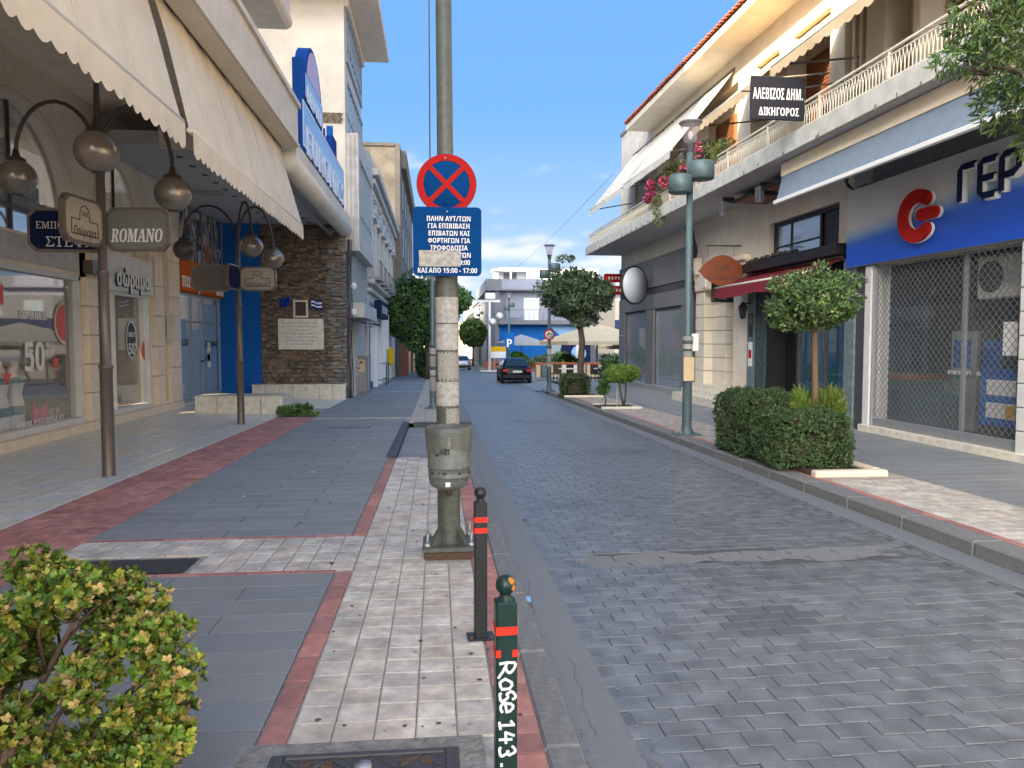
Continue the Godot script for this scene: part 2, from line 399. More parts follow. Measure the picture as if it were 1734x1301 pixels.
# ---------------------------------------------------------------- sky
func make_sky(to_sun: Vector3) -> Sky:
	var w := 1536; var h := 768
	var im := Image.create(w, h, false, Image.FORMAT_RGBF)
	var data := PackedFloat32Array(); data.resize(w * h * 3)
	var cn := FastNoiseLite.new(); cn.seed = 11; cn.frequency = 1.6; cn.fractal_octaves = 5; cn.fractal_gain = 0.55
	var top := Vector3(0.043, 0.118, 0.28); var mid := Vector3(0.068, 0.16, 0.315); var low := Vector3(0.225, 0.275, 0.335)
	for y in h:
		var el := PI * 0.5 - PI * (y + 0.5) / h
		var sy := sin(el); var cy := cos(el)
		var c0: Vector3
		var e := rad_to_deg(el)
		if e < 0: c0 = low * clampf(1.0 + e / 12.0, 0.35, 1.0) * Vector3(1.0, 0.97, 0.92)
		elif e < 16: c0 = low.lerp(mid, pow(e / 16.0, 0.75))
		else: c0 = mid.lerp(top, pow(minf((e - 16.0) / 60.0, 1.0), 0.7))
		var phi := 1.0 - exp(-0.3 / maxf(sy, 0.06))
		for x in w:
			var az := TAU * (x + 0.5) / w      # 0 looks along -z
			var d := Vector3(sin(az) * cy, sy, -cos(az) * cy)
			var g := d.dot(to_sun)
			# the clear, slightly turbid sky of CIE: a wide corona round the sun
			var chi := acos(clampf(g, -1.0, 1.0))
			var mie := 0.6 * phi * 36.0 * maxf(exp(-2.8 * chi) - 0.0123, 0.0) * (clampf(1.0 + e / 10.0, 0.0, 1.0))
			var c := c0 + Vector3(1.0, 0.93, 0.82) * minf(mie, 9.0)
			if e > -1.0 and e < 14.0:
				var n := cn.get_noise_3d(d.x * 2.0, d.y * 9.0, d.z * 2.0) + 0.5 * cn.get_noise_3d(d.x * 6.0 + 7.0, d.y * 26.0, d.z * 6.0)
				var cov := smoothstep(-0.12, 0.42, n - absf(e - 4.0) * 0.035)
				c = c.lerp(Vector3(0.33, 0.33, 0.335) * (1.0 + 0.3 * mie), cov * 0.85)
			var i := (y * w + x) * 3
			data[i] = c.x; data[i + 1] = c.y; data[i + 2] = c.z
	im.set_data(w, h, false, Image.FORMAT_RGBF, data.to_byte_array())
	var m := PanoramaSkyMaterial.new(); m.panorama = ImageTexture.create_from_image(im)
	var sky := Sky.new(); sky.sky_material = m
	return sky

func _ready() -> void:
	rng.seed = 20240
	# camera
	var cam := Camera3D.new(); cam.name = "camera"; add_child(cam)
	cam.fov = 53.06; cam.near = 0.05; cam.far = 3000.0
	cam.position = Vector3(0, 1.6, 0)
	cam.rotation_degrees = Vector3(-3.213, -5.567, 0)
	cam.current = true
	# sky, exposure
	var to_sun := Vector3(-0.62, 0.33, 0.71).normalized()
	var we := WorldEnvironment.new(); we.name = "world"; var env := Environment.new()
	env.background_mode = Environment.BG_SKY; env.sky = make_sky(to_sun); env.background_energy_multiplier = 1.0
	env.tonemap_mode = Environment.TONE_MAPPER_LINEAR; env.tonemap_exposure = 3.35
	env.sdfgi_enabled = true; env.ssao_enabled = true; env.ssil_enabled = true
	we.environment = env; add_child(we)
	# sun
	var sun := DirectionalLight3D.new(); sun.name = "sun"; add_child(sun)
	sun.light_energy = 1.35; sun.light_color = Color(1.0, 0.9, 0.74); sun.light_angular_distance = 0.5; sun.shadow_enabled = true
	sun.look_at_from_position(to_sun * 50.0, Vector3.ZERO)
	make_materials()
	make_ground()
	make_left_side()
	make_right_side()
	make_far()
	make_street_things()
	make_greenery()
	make_cars()

# ---------------------------------------------------------------- the ground
func gy(z: float) -> float: return S * maxf(z, -115.0)
func hl(x: float, z: float) -> float:      # left pavement
	return lerpf(gy(z), -0.235, clampf((-3.94 - x) / 3.26, 0, 1) * smoothstep(-34.0, -28.0, z))
func hr(x: float, z: float) -> float:      # right pavement
	return lerpf(gy(z), -0.125, clampf((x - 5.95) / 2.2, 0, 1) * smoothstep(-36.0, -32.5, z))
func hroad(_x: float, z: float) -> float: return gy(z) - 0.13

func sheet(called: String, m: Material, x0: float, x1: float, z0: float, z1: float, hf: Callable, off: float, parent: Node, nx := 1, nz := 12) -> void:
	var s := st(true)
	for i in nx:
		for j in nz:
			var a := x0 + (x1 - x0) * i / nx; var b := x0 + (x1 - x0) * (i + 1) / nx
			var c := z0 + (z1 - z0) * j / nz; var d := z0 + (z1 - z0) * (j + 1) / nz
			quad(s, Vector3(a, hf.call(a, c) + off, c), Vector3(a, hf.call(a, d) + off, d), Vector3(b, hf.call(b, d) + off, d), Vector3(b, hf.call(b, c) + off, c))
	put(called, s, m, parent)

func lay(hf: Callable, x: float, z: float, off := 0.0, jit := 0.0) -> Transform3D:    # a frame that lies on the surface
	var e := 0.15
	var sx: float = (hf.call(x + e, z) - hf.call(x - e, z)) / (2 * e)
	var sz: float = (hf.call(x, z + e) - hf.call(x, z - e)) / (2 * e)
	return Transform3D(Basis(Vector3(1, sx + rf(-jit, jit), 0), Vector3.UP, Vector3(0, sz + rf(-jit, jit), 1)), Vector3(x, hf.call(x, z) + off + rf(-jit, jit) * 0.08, z))

var tilecache := {}
func tilemesh(sx: float, sz: float, thick := 0.03, bv := 0.004) -> Mesh:
	var key := "%.3f %.3f %.3f" % [sx, sz, bv]
	if not tilecache.has(key):
		var s := st(); bx(s, Vector3(0, -thick * 0.5, 0), Vector3(sx, thick, sz), bv)
		tilecache[key] = mesh_of(s)
	return tilecache[key]

# tiles in a grid, the joint left open between them
func tiles(called: String, kind: String, n: int, x0: float, x1: float, z0: float, z1: float, w: float, l: float, hf: Callable, parent: Node, gap := 0.006, stagger := 0.0, jit := 0.003, skip: Variant = null) -> void:
	var nx := maxi(1, roundi((x1 - x0) / w)); var nz := maxi(1, roundi((z0 - z1) / l))
	var tw := (x1 - x0) / nx; var tl := (z0 - z1) / nz
	for j in nz:
		var z := z0 - (j + 0.5) * tl
		var sh := stagger * tw * (j % 2)
		for i in nx + (1 if sh > 0 else 0):
			var a := maxf(x0, x0 + i * tw - sh); var b := minf(x1, x0 + (i + 1) * tw - sh)
			if b - a < 0.02: continue
			var x := (a + b) * 0.5
			if skip != null and skip.call(x, z): continue
			putm(called, tilemesh(b - a - gap, tl - gap), M["%s%d" % [kind, rng.randi() % n]], parent, lay(hf, x, z, 0.0, jit))

# oil and tyre dirt lying on the setts
func soil(x: float, z: float) -> float:
	var f := 1.0
	for q in [[2.25, -4.75, 0.22], [2.05, -4.6, 0.16], [1.5, -8.5, 0.4], [3.1, -13.0, 0.6], [2.4, -19.0, 0.7], [1.7, -27.0, 0.9]]:
		f -= 0.3 * exp(-(pow((x - q[0]) / q[2], 2.0) + pow((z - q[1]) / (q[2] * 0.8), 2.0)))
	return f * (1.0 + 0.05 * sin((x - 1.0) * 3.3))

func make_wear() -> void:
	rng.seed = 616
	var w := base("ground_wear")
	# gum and grease spots on the pale tiles
	for k in 70:
		var x := rf(-0.6, 0.4); var z := -3.2 - pow(rng.randf(), 1.6) * 7.0
		var p := PackedVector2Array(); var r := rf(0.005, 0.014)
		for i in 7: p.append(Vector2(cos(TAU * i / 7), sin(TAU * i / 7)) * r * rf(0.7, 1.3))
		var s := st(); prism(s, p, 0.002, Transform3D(Basis(Vector3.RIGHT, -PI / 2), Vector3.ZERO))
		putm("gum_spot", mesh_of(s), M.stain if k % 3 else M.gray, w, lay(hl, x, z, 0.004))
	# cracks in the gutter and kerb
	for c in [[0.7, -3.3, -4.2], [0.62, -4.9, -5.7], [0.75, -6.6, -7.6]]:
		var s := st(); var z: float = c[1]; var x: float = c[0]
		while z > c[2]:
			var z2 := z - rf(0.03, 0.07); var x2 := clampf(x + rf(-0.014, 0.014), 0.59, 0.85); var wd := rf(0.0006, 0.0022)
			var h := func(xx: float, zz: float) -> float: return gy(zz) - lerpf(0.118, 0.128, (xx - 0.575) / 0.29) + 0.002
			quad(s, Vector3(x - wd, h.call(x, z), z), Vector3(x2 - wd, h.call(x2, z2), z2), Vector3(x2 + wd, h.call(x2, z2), z2), Vector3(x + wd, h.call(x, z), z))
			z = z2; x = x2
		put("crack", s, M.stain, w)
	# grit and dry leaf crumbs gathered along the kerbs
	var xs := []; var cols := []
	for k in 700:
		var side := rng.randi() % 3; var z := -2.6 - pow(rng.randf(), 1.5) * 26.0
		var x: float = [rf(0.58, 0.66), rf(0.84, 0.92), rf(4.42, 4.5)][side]
		var y: float = [gy(z) - 0.115, gy(z) - 0.126, gy(z) - 0.126][side]
		xs.append(Transform3D(Basis(rdir(), rf(0, 3)).scaled(Vector3(rf(0.004, 0.014), rf(0.002, 0.005), rf(0.004, 0.012))), Vector3(x, y, z)))
		cols.append([Color(0.2, 0.15, 0.09), Color(0.12, 0.11, 0.1), Color(0.3, 0.27, 0.22)][k % 3])
	var b := st(); bx(b, Vector3.ZERO, Vector3.ONE, 0.3)
	multi("grit", mesh_of(b), M.leafdark, xs, cols, w)

func make_ground() -> void:
	var land := base("ground")
	sheet("surface", M.ground, -400, 400, 60, -600, func(_x, z): return gy(z) - 0.34, 0.0, land, 4, 40)
	# --- the road of stone setts
	var road := base("road")
	sheet("bed", M.joint, 0.8, 4.24, 6, -120, hroad, -0.006, road, 1, 40)
	var near := st(); bx(near, Vector3(0, -0.03, 0), Vector3(0.2075, 0.06, 0.13), 0.0032)
	var sett := mesh_of(near)
	var xs := []; var cols := []
	var rowl := 0.135; var skew := -0.055
	for j in 660:
		var zr := -2.35 - j * rowl
		if zr < -88: break
		var off := 0.106 * (j % 2) + rf(-0.02, 0.02)
		for i in range(-1, 17):
			var x := 0.82 + 0.2125 * (i + 0.5) + off
			var z := zr + skew * (x - 2.5)
			if x < 0.88 or x > 4.17:      # half setts fill the ends of the rows
				if (x > 0.8 and x < 0.88) or (x > 4.17 and x < 4.25): xs.append(lay(hroad, 0.905 if x < 2 else 4.19, z, 0.0, 0.01) * Transform3D(Basis.from_scale(Vector3(0.42, 1, 1)), Vector3.ZERO)); cols.append(Color(0.31, 0.33, 0.345))
				continue
			if z < -6.0 and z > -6.42 and x > 1.2 and x < 3.9 and rf(0, 1) < 0.94: continue     # a mended trench
			var t := lay(hroad, x, z, rf(-0.0015, 0.0015), 0.006)
			if z > -5.25 and z < -2.55:
				putm("sett", sett, M["cobble%d" % (rng.randi() % 8)] if soil(x, z) > 0.9 else M.cobbleoiled, road, t)
			else:
				xs.append(t)
				var f := rf(0.92, 1.08) * soil(x, z)
				cols.append(Color(0.33 * f * rf(0.985, 1.015), 0.352 * f, 0.37 * f * rf(0.985, 1.02)))
	# the wider part by the square
	for j in 330:
		for i in 15:
			var z := -34.0 - j * rowl; var x := 4.27 + 0.2125 * (i + 0.5 * (j % 2))
			if x > 6.4 or (z > -37 and x > 4.3 + (-34.0 - z) * 0.8): continue
			xs.append(lay(hroad, x, z, rf(-0.002, 0.002), 0.012))
			var f := rf(0.88, 1.12)
			cols.append(Color(0.33 * f, 0.352 * f, 0.37 * f))
	var inst := multi("sett_field", sett, M.cobblefar, xs, cols, road)
	inst.set_meta("kind", "stuff")
	var s := st(true)
	for i in 30:
		for j in 3:
			var P := func(u: int, v: int) -> Vector3:
				var x := 0.95 + 3.1 * u / 30.0; var z := -6.03 - 0.36 * v / 3.0 + (0.05 * sin(u * 12.9 + v * 3.0) + 0.04 * sin(u * 0.9 + v)) * (1.0 if v in [0, 3] else 0.3) + skew * (x - 2.5)
				return Vector3(x, hroad(x, z) - 0.003 + 0.004 * sin(u * 1.7 + v), z)
			quad(s, P.call(i, j), P.call(i, j + 1), P.call(i + 1, j + 1), P.call(i + 1, j))
	put("mended_trench", s, M.patch, road)
	# --- gutters and kerbs
	var gut := base("gutter")
	for k in 46:
		var z0 := 0.0 - k * 1.5; var z1 := z0 - 1.494
		for side in 2:
			if side == 1 and z0 < -32: continue
			var g := st()
			var xa := 0.575 if side == 0 else 4.22; var xb := 0.865 if side == 0 else 4.51
			var lo := -0.118 if side == 0 else -0.128
			quad(g, Vector3(xa, gy(z0) + lo, z0), Vector3(xa, gy(z1) + lo, z1), Vector3(xb, gy(z1) - 0.128, z1), Vector3(xb, gy(z0) - 0.128, z0))
			for e in [[z0, 1.0], [z1, -1.0]]:
				quad(g, Vector3(xa, gy(e[0]) + lo, e[0]), Vector3(xb, gy(e[0]) - 0.128, e[0]), Vector3(xb, gy(e[0]) - 0.2, e[0]), Vector3(xa, gy(e[0]) - 0.2, e[0]))
			quad(g, Vector3(0.865, gy(z0) - 0.128, z0), Vector3(0.865, gy(z1) - 0.128, z1), Vector3(0.865, gy(z1) - 0.2, z1), Vector3(0.865, gy(z0) - 0.2, z0)) if side == 0 else quad(g, Vector3(4.22, gy(z0) - 0.128, z0), Vector3(4.22, gy(z1) - 0.128, z1), Vector3(4.22, gy(z1) - 0.2, z1), Vector3(4.22, gy(z0) - 0.2, z0))
			put("gutter_slab", g, M.gutter, gut)
	var kl := base("kerb")
	var kerb := st(); bx(kerb, Vector3(0, -0.11, 0), Vector3(0.15, 0.22, 0.994), 0.014); var kme := mesh_of(kerb)
	var kerb2 := st(); bx(kerb2, Vector3(0, -0.11, 0), Vector3(0.27, 0.22, 0.994), 0.018); var kme2 := mesh_of(kerb2)
	for k in 62:
		var z := -0.5 - k
		if not (z < -11.8 and z > -17.6):
			putm("kerbstone", kme, M.kerb, kl, lay(hl, 0.5, z, 0.002, 0.004))
		if z > -33: putm("kerbstone", kme2, M.kerb, kl, lay(hr, 4.635, z, 0.002, 0.004))
	# --- left pavement
	var pl := base("pavement")
	var pocket := [-11.75, -17.6]
	for r in [[-9.5, -0.8, 6.0, -62.0, 6, 40], [-0.8, 0.44, 6.0, pocket[0], 1, 10], [-0.8, 0.44, pocket[1], -62.0, 1, 30]]:
		sheet("bed", M.grout, r[0], r[1], r[2], r[3], hl, -0.012, pl, r[4], r[5])
	for r in [[-5.62, 6.0], [-62.0, -6.8]]: sheet("dark_bed", M.groutdark, -2.98, -0.75, r[1], r[0], hl, -0.007, pl, 1, 20)
	# the loading bay cut into the pavement
	sheet("loading_bay", M.slab1, -0.78, 0.58, pocket[0], pocket[1], func(_x, z): return gy(z) - 0.115, 0.0, pl, 1, 8)
	for j in 9:
		var z: float = pocket[0] - 0.34 - j * 0.64
		for i in 2: putm("bay_slab", tilemesh(0.62, 0.62), M["slab%d" % (rng.randi() % 6)], pl, lay(func(_x, zz): return gy(zz) - 0.105, -0.45 + i * 0.64, z, 0.0, 0.003))
	for k in 6: putm("bay_kerb", kme, M.darkgray, pl, lay(hl, -0.72, -12.3 - k * 0.99, 0.012, 0.003))
	for k in 2:
		var b := lay(hl, -0.2 + k * 0.62, pocket[1] - 0.02, 0.006, 0.003); b.basis = b.basis * Basis(Vector3.UP, PI / 2) * Basis.from_scale(Vector3(1, 1, 0.7))
		putm("bay_kerb", kme, M.darkgray, pl, b)
	# pale tile strip along the kerb, row by row
	var xs2 := []; var cols2 := []
	var manhole := func(x, z): return (z > -3.12 and x < 0.18) or (x > -0.13 and x < 0.29 and z < -5.85 and z > -6.3)
	tiles("pale_tile", "white", 6, -0.62, 0.25, -2.3, -11.1, 0.174, 0.166, hl, pl, 0.006, 0.0, 0.006, manhole)
	# slanted end beside the loading bay
	for i in 5:
		for j in 4:
			if j < 4 - i * 0.9: putm("pale_tile", tilemesh(0.168, 0.16), M["white%d" % (rng.randi() % 6)], pl, lay(hl, -0.533 + i * 0.174, -11.1 - (j + 0.5) * 0.166, 0.0, 0.004))
	# red edge tiles
	tiles("red_tile", "red", 6, -0.745, -0.625, -3.12, -5.62, 0.12, 0.33, hl, pl)
	tiles("red_tile", "red", 6, -0.745, -0.625, -6.78, -11.7, 0.12, 0.33, hl, pl)
	tiles("red_tile", "red", 6, 0.255, 0.425, 0.5, -11.7, 0.17, 0.165, hl, pl)
	tiles("red_tile", "red", 6, -2.98, -0.75, -5.62, -5.7, 0.3, 0.08, hl, pl)
	tiles("red_tile", "red", 6, -2.98, -0.75, -6.72, -6.8, 0.3, 0.08, hl, pl)
	# pale cross bands, every dozen metres
	tiles("band_tile", "white", 6, -2.98, -0.63, -5.7, -6.72, 0.174, 0.255, hl, pl, 0.006, 0.0, 0.005, func(x, z): return x < -1.85 and x > -2.85 and z > -6.12)
	for zb in [-18.95, -31.6, -40.5, -48.5]:
		for i in 15:
			for j in 2: 
				xs2.append(lay(hl, -2.9 + i * 0.165, zb + (j - 0.5) * 0.17, 0.0, 0.003)); var f := rf(0.9, 1.1); cols2.append(Color(0.75 * f, 0.67 * f, 0.575 * f))
	for j in 180:
		for i in 6:
			var z := -17.75 - j * 0.166; var x := -0.55 + i * 0.166
			xs2.append(lay(hl, x, z, 0.0, 0.004)); var f := rf(0.88, 1.1); cols2.append(Color(0.75 * f, 0.67 * f, 0.575 * f))
	var far_tile := tilemesh(0.16, 0.16)
	multi("far_pale_tiles", far_tile, M.whitefar, xs2, cols2, pl)
	# dark hatch of asphalt in the pavement
	sheet("asphalt_patch", M.asphalt, -2.85, -1.85, -5.72, -6.12, hl, 0.001, pl)
	# grey slabs
	tiles("grey_slab", "slab", 6, -2.98, -0.75, -1.2, -5.62, 1.115, 0.3, hl, pl, 0.006, 0.5, 0.002)
	tiles("grey_slab", "slab", 6, -2.98, -0.75, -6.8, -18.7, 1.115, 0.3, hl, pl, 0.008, 0.5, 0.002)
	tiles("grey_slab_far", "slab", 6, -2.98, -0.66, -19.2, -31.3, 0.78, 0.6, hl, pl, 0.006, 0.5, 0.002)
	tiles("grey_slab_far", "slab", 6, -2.98, -0.66, -31.9, -40.3, 0.78, 0.6, hl, pl, 0.006, 0.5, 0.002)
	tiles("grey_slab_far", "slab", 6, -2.98, -0.66, -40.8, -61.0, 1.2, 1.0, hl, pl, 0.006, 0.5, 0.002)
	tiles("grey_slab", "slab", 6, -3.1, -2.98, -19.2, -27.2, 0.12, 0.6, hl, pl)
	# red stripe before the shops
	tiles("red_stripe_tile", "redb", 5, -3.94, -2.99, -3.0, -19.4, 0.317, 0.31, hl, pl, 0.004, 0.0, 0.002)
	# shop forecourt tiles
	var fore := base("forecourt")
	tiles("forecourt_tile", "shoptile", 5, -7.2, -3.95, -5.0, -22.6, 0.4643, 0.46, hl, fore, 0.006, 0.0, 0.002)
	tiles("forecourt_slab", "shoptile", 5, -7.25, -3.1, -22.62, -27.25, 0.9, 0.8, hl, fore, 0.006, 0.0, 0.002)
	# drain grate in the pavement and the access cover near the camera
	var dg := base("drain_grate")
	for i in 9: box("grate_bar", Vector3(-2.3 + i * 0.1, gy(-16.6) - 0.01, -16.75), Vector3(-2.25 + i * 0.1, gy(-16.6) + 0.006, -16.45), M.iron, dg)
	make_manhole()
	make_wear()
	# --- right pavement
	var pr := base("pavement")
	sheet("bed", M.grout, 4.75, 5.95, 6, -33, hr, -0.007, pr, 1, 24)
	sheet("bed", M.groutdark, 5.95, 9.4, 6, -33, hr, -0.007, pr, 6, 24)
	tiles("red_tile", "red", 6, 4.775, 4.86, -3.5, -30.5, 0.09, 0.33, hr, pr)
	xs2 = []; cols2 = []
	for j in 170:
		for i in 7:
			var z := -4.0 - j * 0.166; var x := 4.945 + i * 0.158
			if z < -31: continue
			if z > -9.0:
				putm("pale_tile", tilemesh(0.152, 0.16), M["white%d" % (rng.randi() % 6)], pr, lay(hr, x, z, 0.0, 0.005))
			else:
				xs2.append(lay(hr, x, z, 0.0, 0.004)); var f := rf(0.85, 1.1); cols2.append(Color(0.75 * f, 0.65 * f, 0.55 * f))
	multi("far_pale_tiles", tilemesh(0.152, 0.16), M.whitefar, xs2, cols2, pr)
	tiles("grey_slab", "slab", 6, 5.96, 8.4, -5.0, -22.0, 1.22, 0.3, hr, pr, 0.008, 0.5, 0.002)
	tiles("grey_slab_far", "slab", 6, 5.96, 8.3, -22.0, -33.0, 0.61, 0.4, hr, pr, 0.005, 0.5, 0.002)
	# the square beyond the grey shop
	var sq := base("square")
	sheet("paving", M.slab3, 4.5, 30, -33.0, -85, func(_x, z): return gy(z), -0.12, sq, 1, 10)
	tiles("square_slab", "slab", 6, 6.5, 14.5, -33.0, -46.0, 1.0, 1.0, func(_x, z): return gy(z) - 0.02, sq, 0.008)

func make_manhole() -> void:
	var m := base("access_cover")
	var f := func(_x, z): return gy(z)
	sheet("surround", M.concrete, -0.8, 0.18, -1.7, -3.13, f, 0.001, m, 1, 2)
	var c := Vector3(-0.29, gy(-2.55) + 0.004, -2.57)
	box("frame", c - Vector3(0.37, 0.02, 0.46), c + Vector3(0.37, 0.0, 0.46), M.iron, m, 0.006)
	var s := st()
	for e in [[Vector3(-0.33, 0, 0), Vector3(0.03, 0.022, 0.86)], [Vector3(0.33, 0, 0), Vector3(0.03, 0.022, 0.86)], [Vector3(0, 0, -0.42), Vector3(0.62, 0.022, 0.03)], [Vector3(0, 0, 0.42), Vector3(0.62, 0.022, 0.03)]]:
		bx(s, c + e[0], e[1], 0.004)
	put("rim", s, M.iron, m)
	var p := st()
	for j in 9:
		for i in 7:
			var a := PI / 4 * (1 if (i + j) % 2 else -1)
			bx(p, c + Vector3(-0.26 + i * 0.087, 0.0, -0.36 + j * 0.09), Vector3(0.095, 0.016, 0.016), 0.003, Basis(Vector3.UP, a))
	put("relief_pattern", p, M.iron, m)
	var l := st(true); lathe(l, [Vector2(0.034, 0.0), Vector2(0.034, 0.014), Vector2(0.0, 0.016)], 16, Transform3D(Basis(), c + Vector3(0.0, 0.002, -0.33)))
	put("badge", l, M.steel, m)
	for x in [-0.22, -0.14, 0.16, 0.24]: box("lifting_slot", c + Vector3(x - 0.022, 0.0, -0.375), c + Vector3(x + 0.022, 0.0085, -0.345), M.rust, m)

# ---------------------------------------------------------------- left side of the street
const FX := Basis(Vector3(0, 0, -1), Vector3(0, 1, 0), Vector3(1, 0, 0))     # text that faces +x
const NX := Basis(Vector3(0, 0, 1), Vector3(0, 1, 0), Vector3(-1, 0, 0))     # text that faces -x

# wall piece with an arched opening, in the plane x, opening centred on zc; faces +x
func arch_panel(s: SurfaceTool, x: float, zl: float, zr: float, zc: float, r: float, y0: float, ys: float, y1: float, depth: float) -> void:
	var n := 20
	var pts := [Vector2(zc + r, y0)]
	for k in n + 1: pts.append(Vector2(zc + r * cos(PI * k / n), ys + r * sin(PI * k / n)))
	pts.append(Vector2(zc - r, y0))
	quad(s, Vector3(x, y0, zl), Vector3(x, y1, zl), Vector3(x, y1, zc + r), Vector3(x, y0, zc + r))
	quad(s, Vector3(x, y0, zc - r), Vector3(x, y1, zc - r), Vector3(x, y1, zr), Vector3(x, y0, zr))
	for k in pts.size() - 1:
		var a: Vector2 = pts[k]; var b: Vector2 = pts[k + 1]
		if absf(a.x - b.x) > 1e-4: quad(s, Vector3(x, a.y, a.x), Vector3(x, y1, a.x), Vector3(x, y1, b.x), Vector3(x, b.y, b.x))
		quad(s, Vector3(x, a.y, a.x), Vector3(x, b.y, b.x), Vector3(x - depth, b.y, b.x), Vector3(x - depth, a.y, a.x))

func arch_glass(s: SurfaceTool, x: float, zc: float, r: float, y0: float, ys: float) -> void:
	var p := PackedVector2Array([Vector2(zc + r, y0)])
	for k in 21: p.append(Vector2(zc + r * cos(PI * k / 20), ys + r * sin(PI * k / 20)))
	p.append(Vector2(zc - r, y0))
	prism(s, p, 0.012, Transform3D(Basis(Vector3(0, 0, 1), Vector3(0, 1, 0), Vector3(1, 0, 0)), Vector3(x, 0, 0)))

func blocks(parent: Node, x0: float, x1: float, z0: float, z1: float, y0: float, y1: float, h: float, m: Material, called := "stone_block") -> void:
	var n := roundi((y1 - y0) / h)
	for k in n:
		box(called, Vector3(x0, y0 + (y1 - y0) * k / n + 0.006, z0), Vector3(x1, y0 + (y1 - y0) * (k + 1) / n - 0.006, z1), m, parent, 0.012)

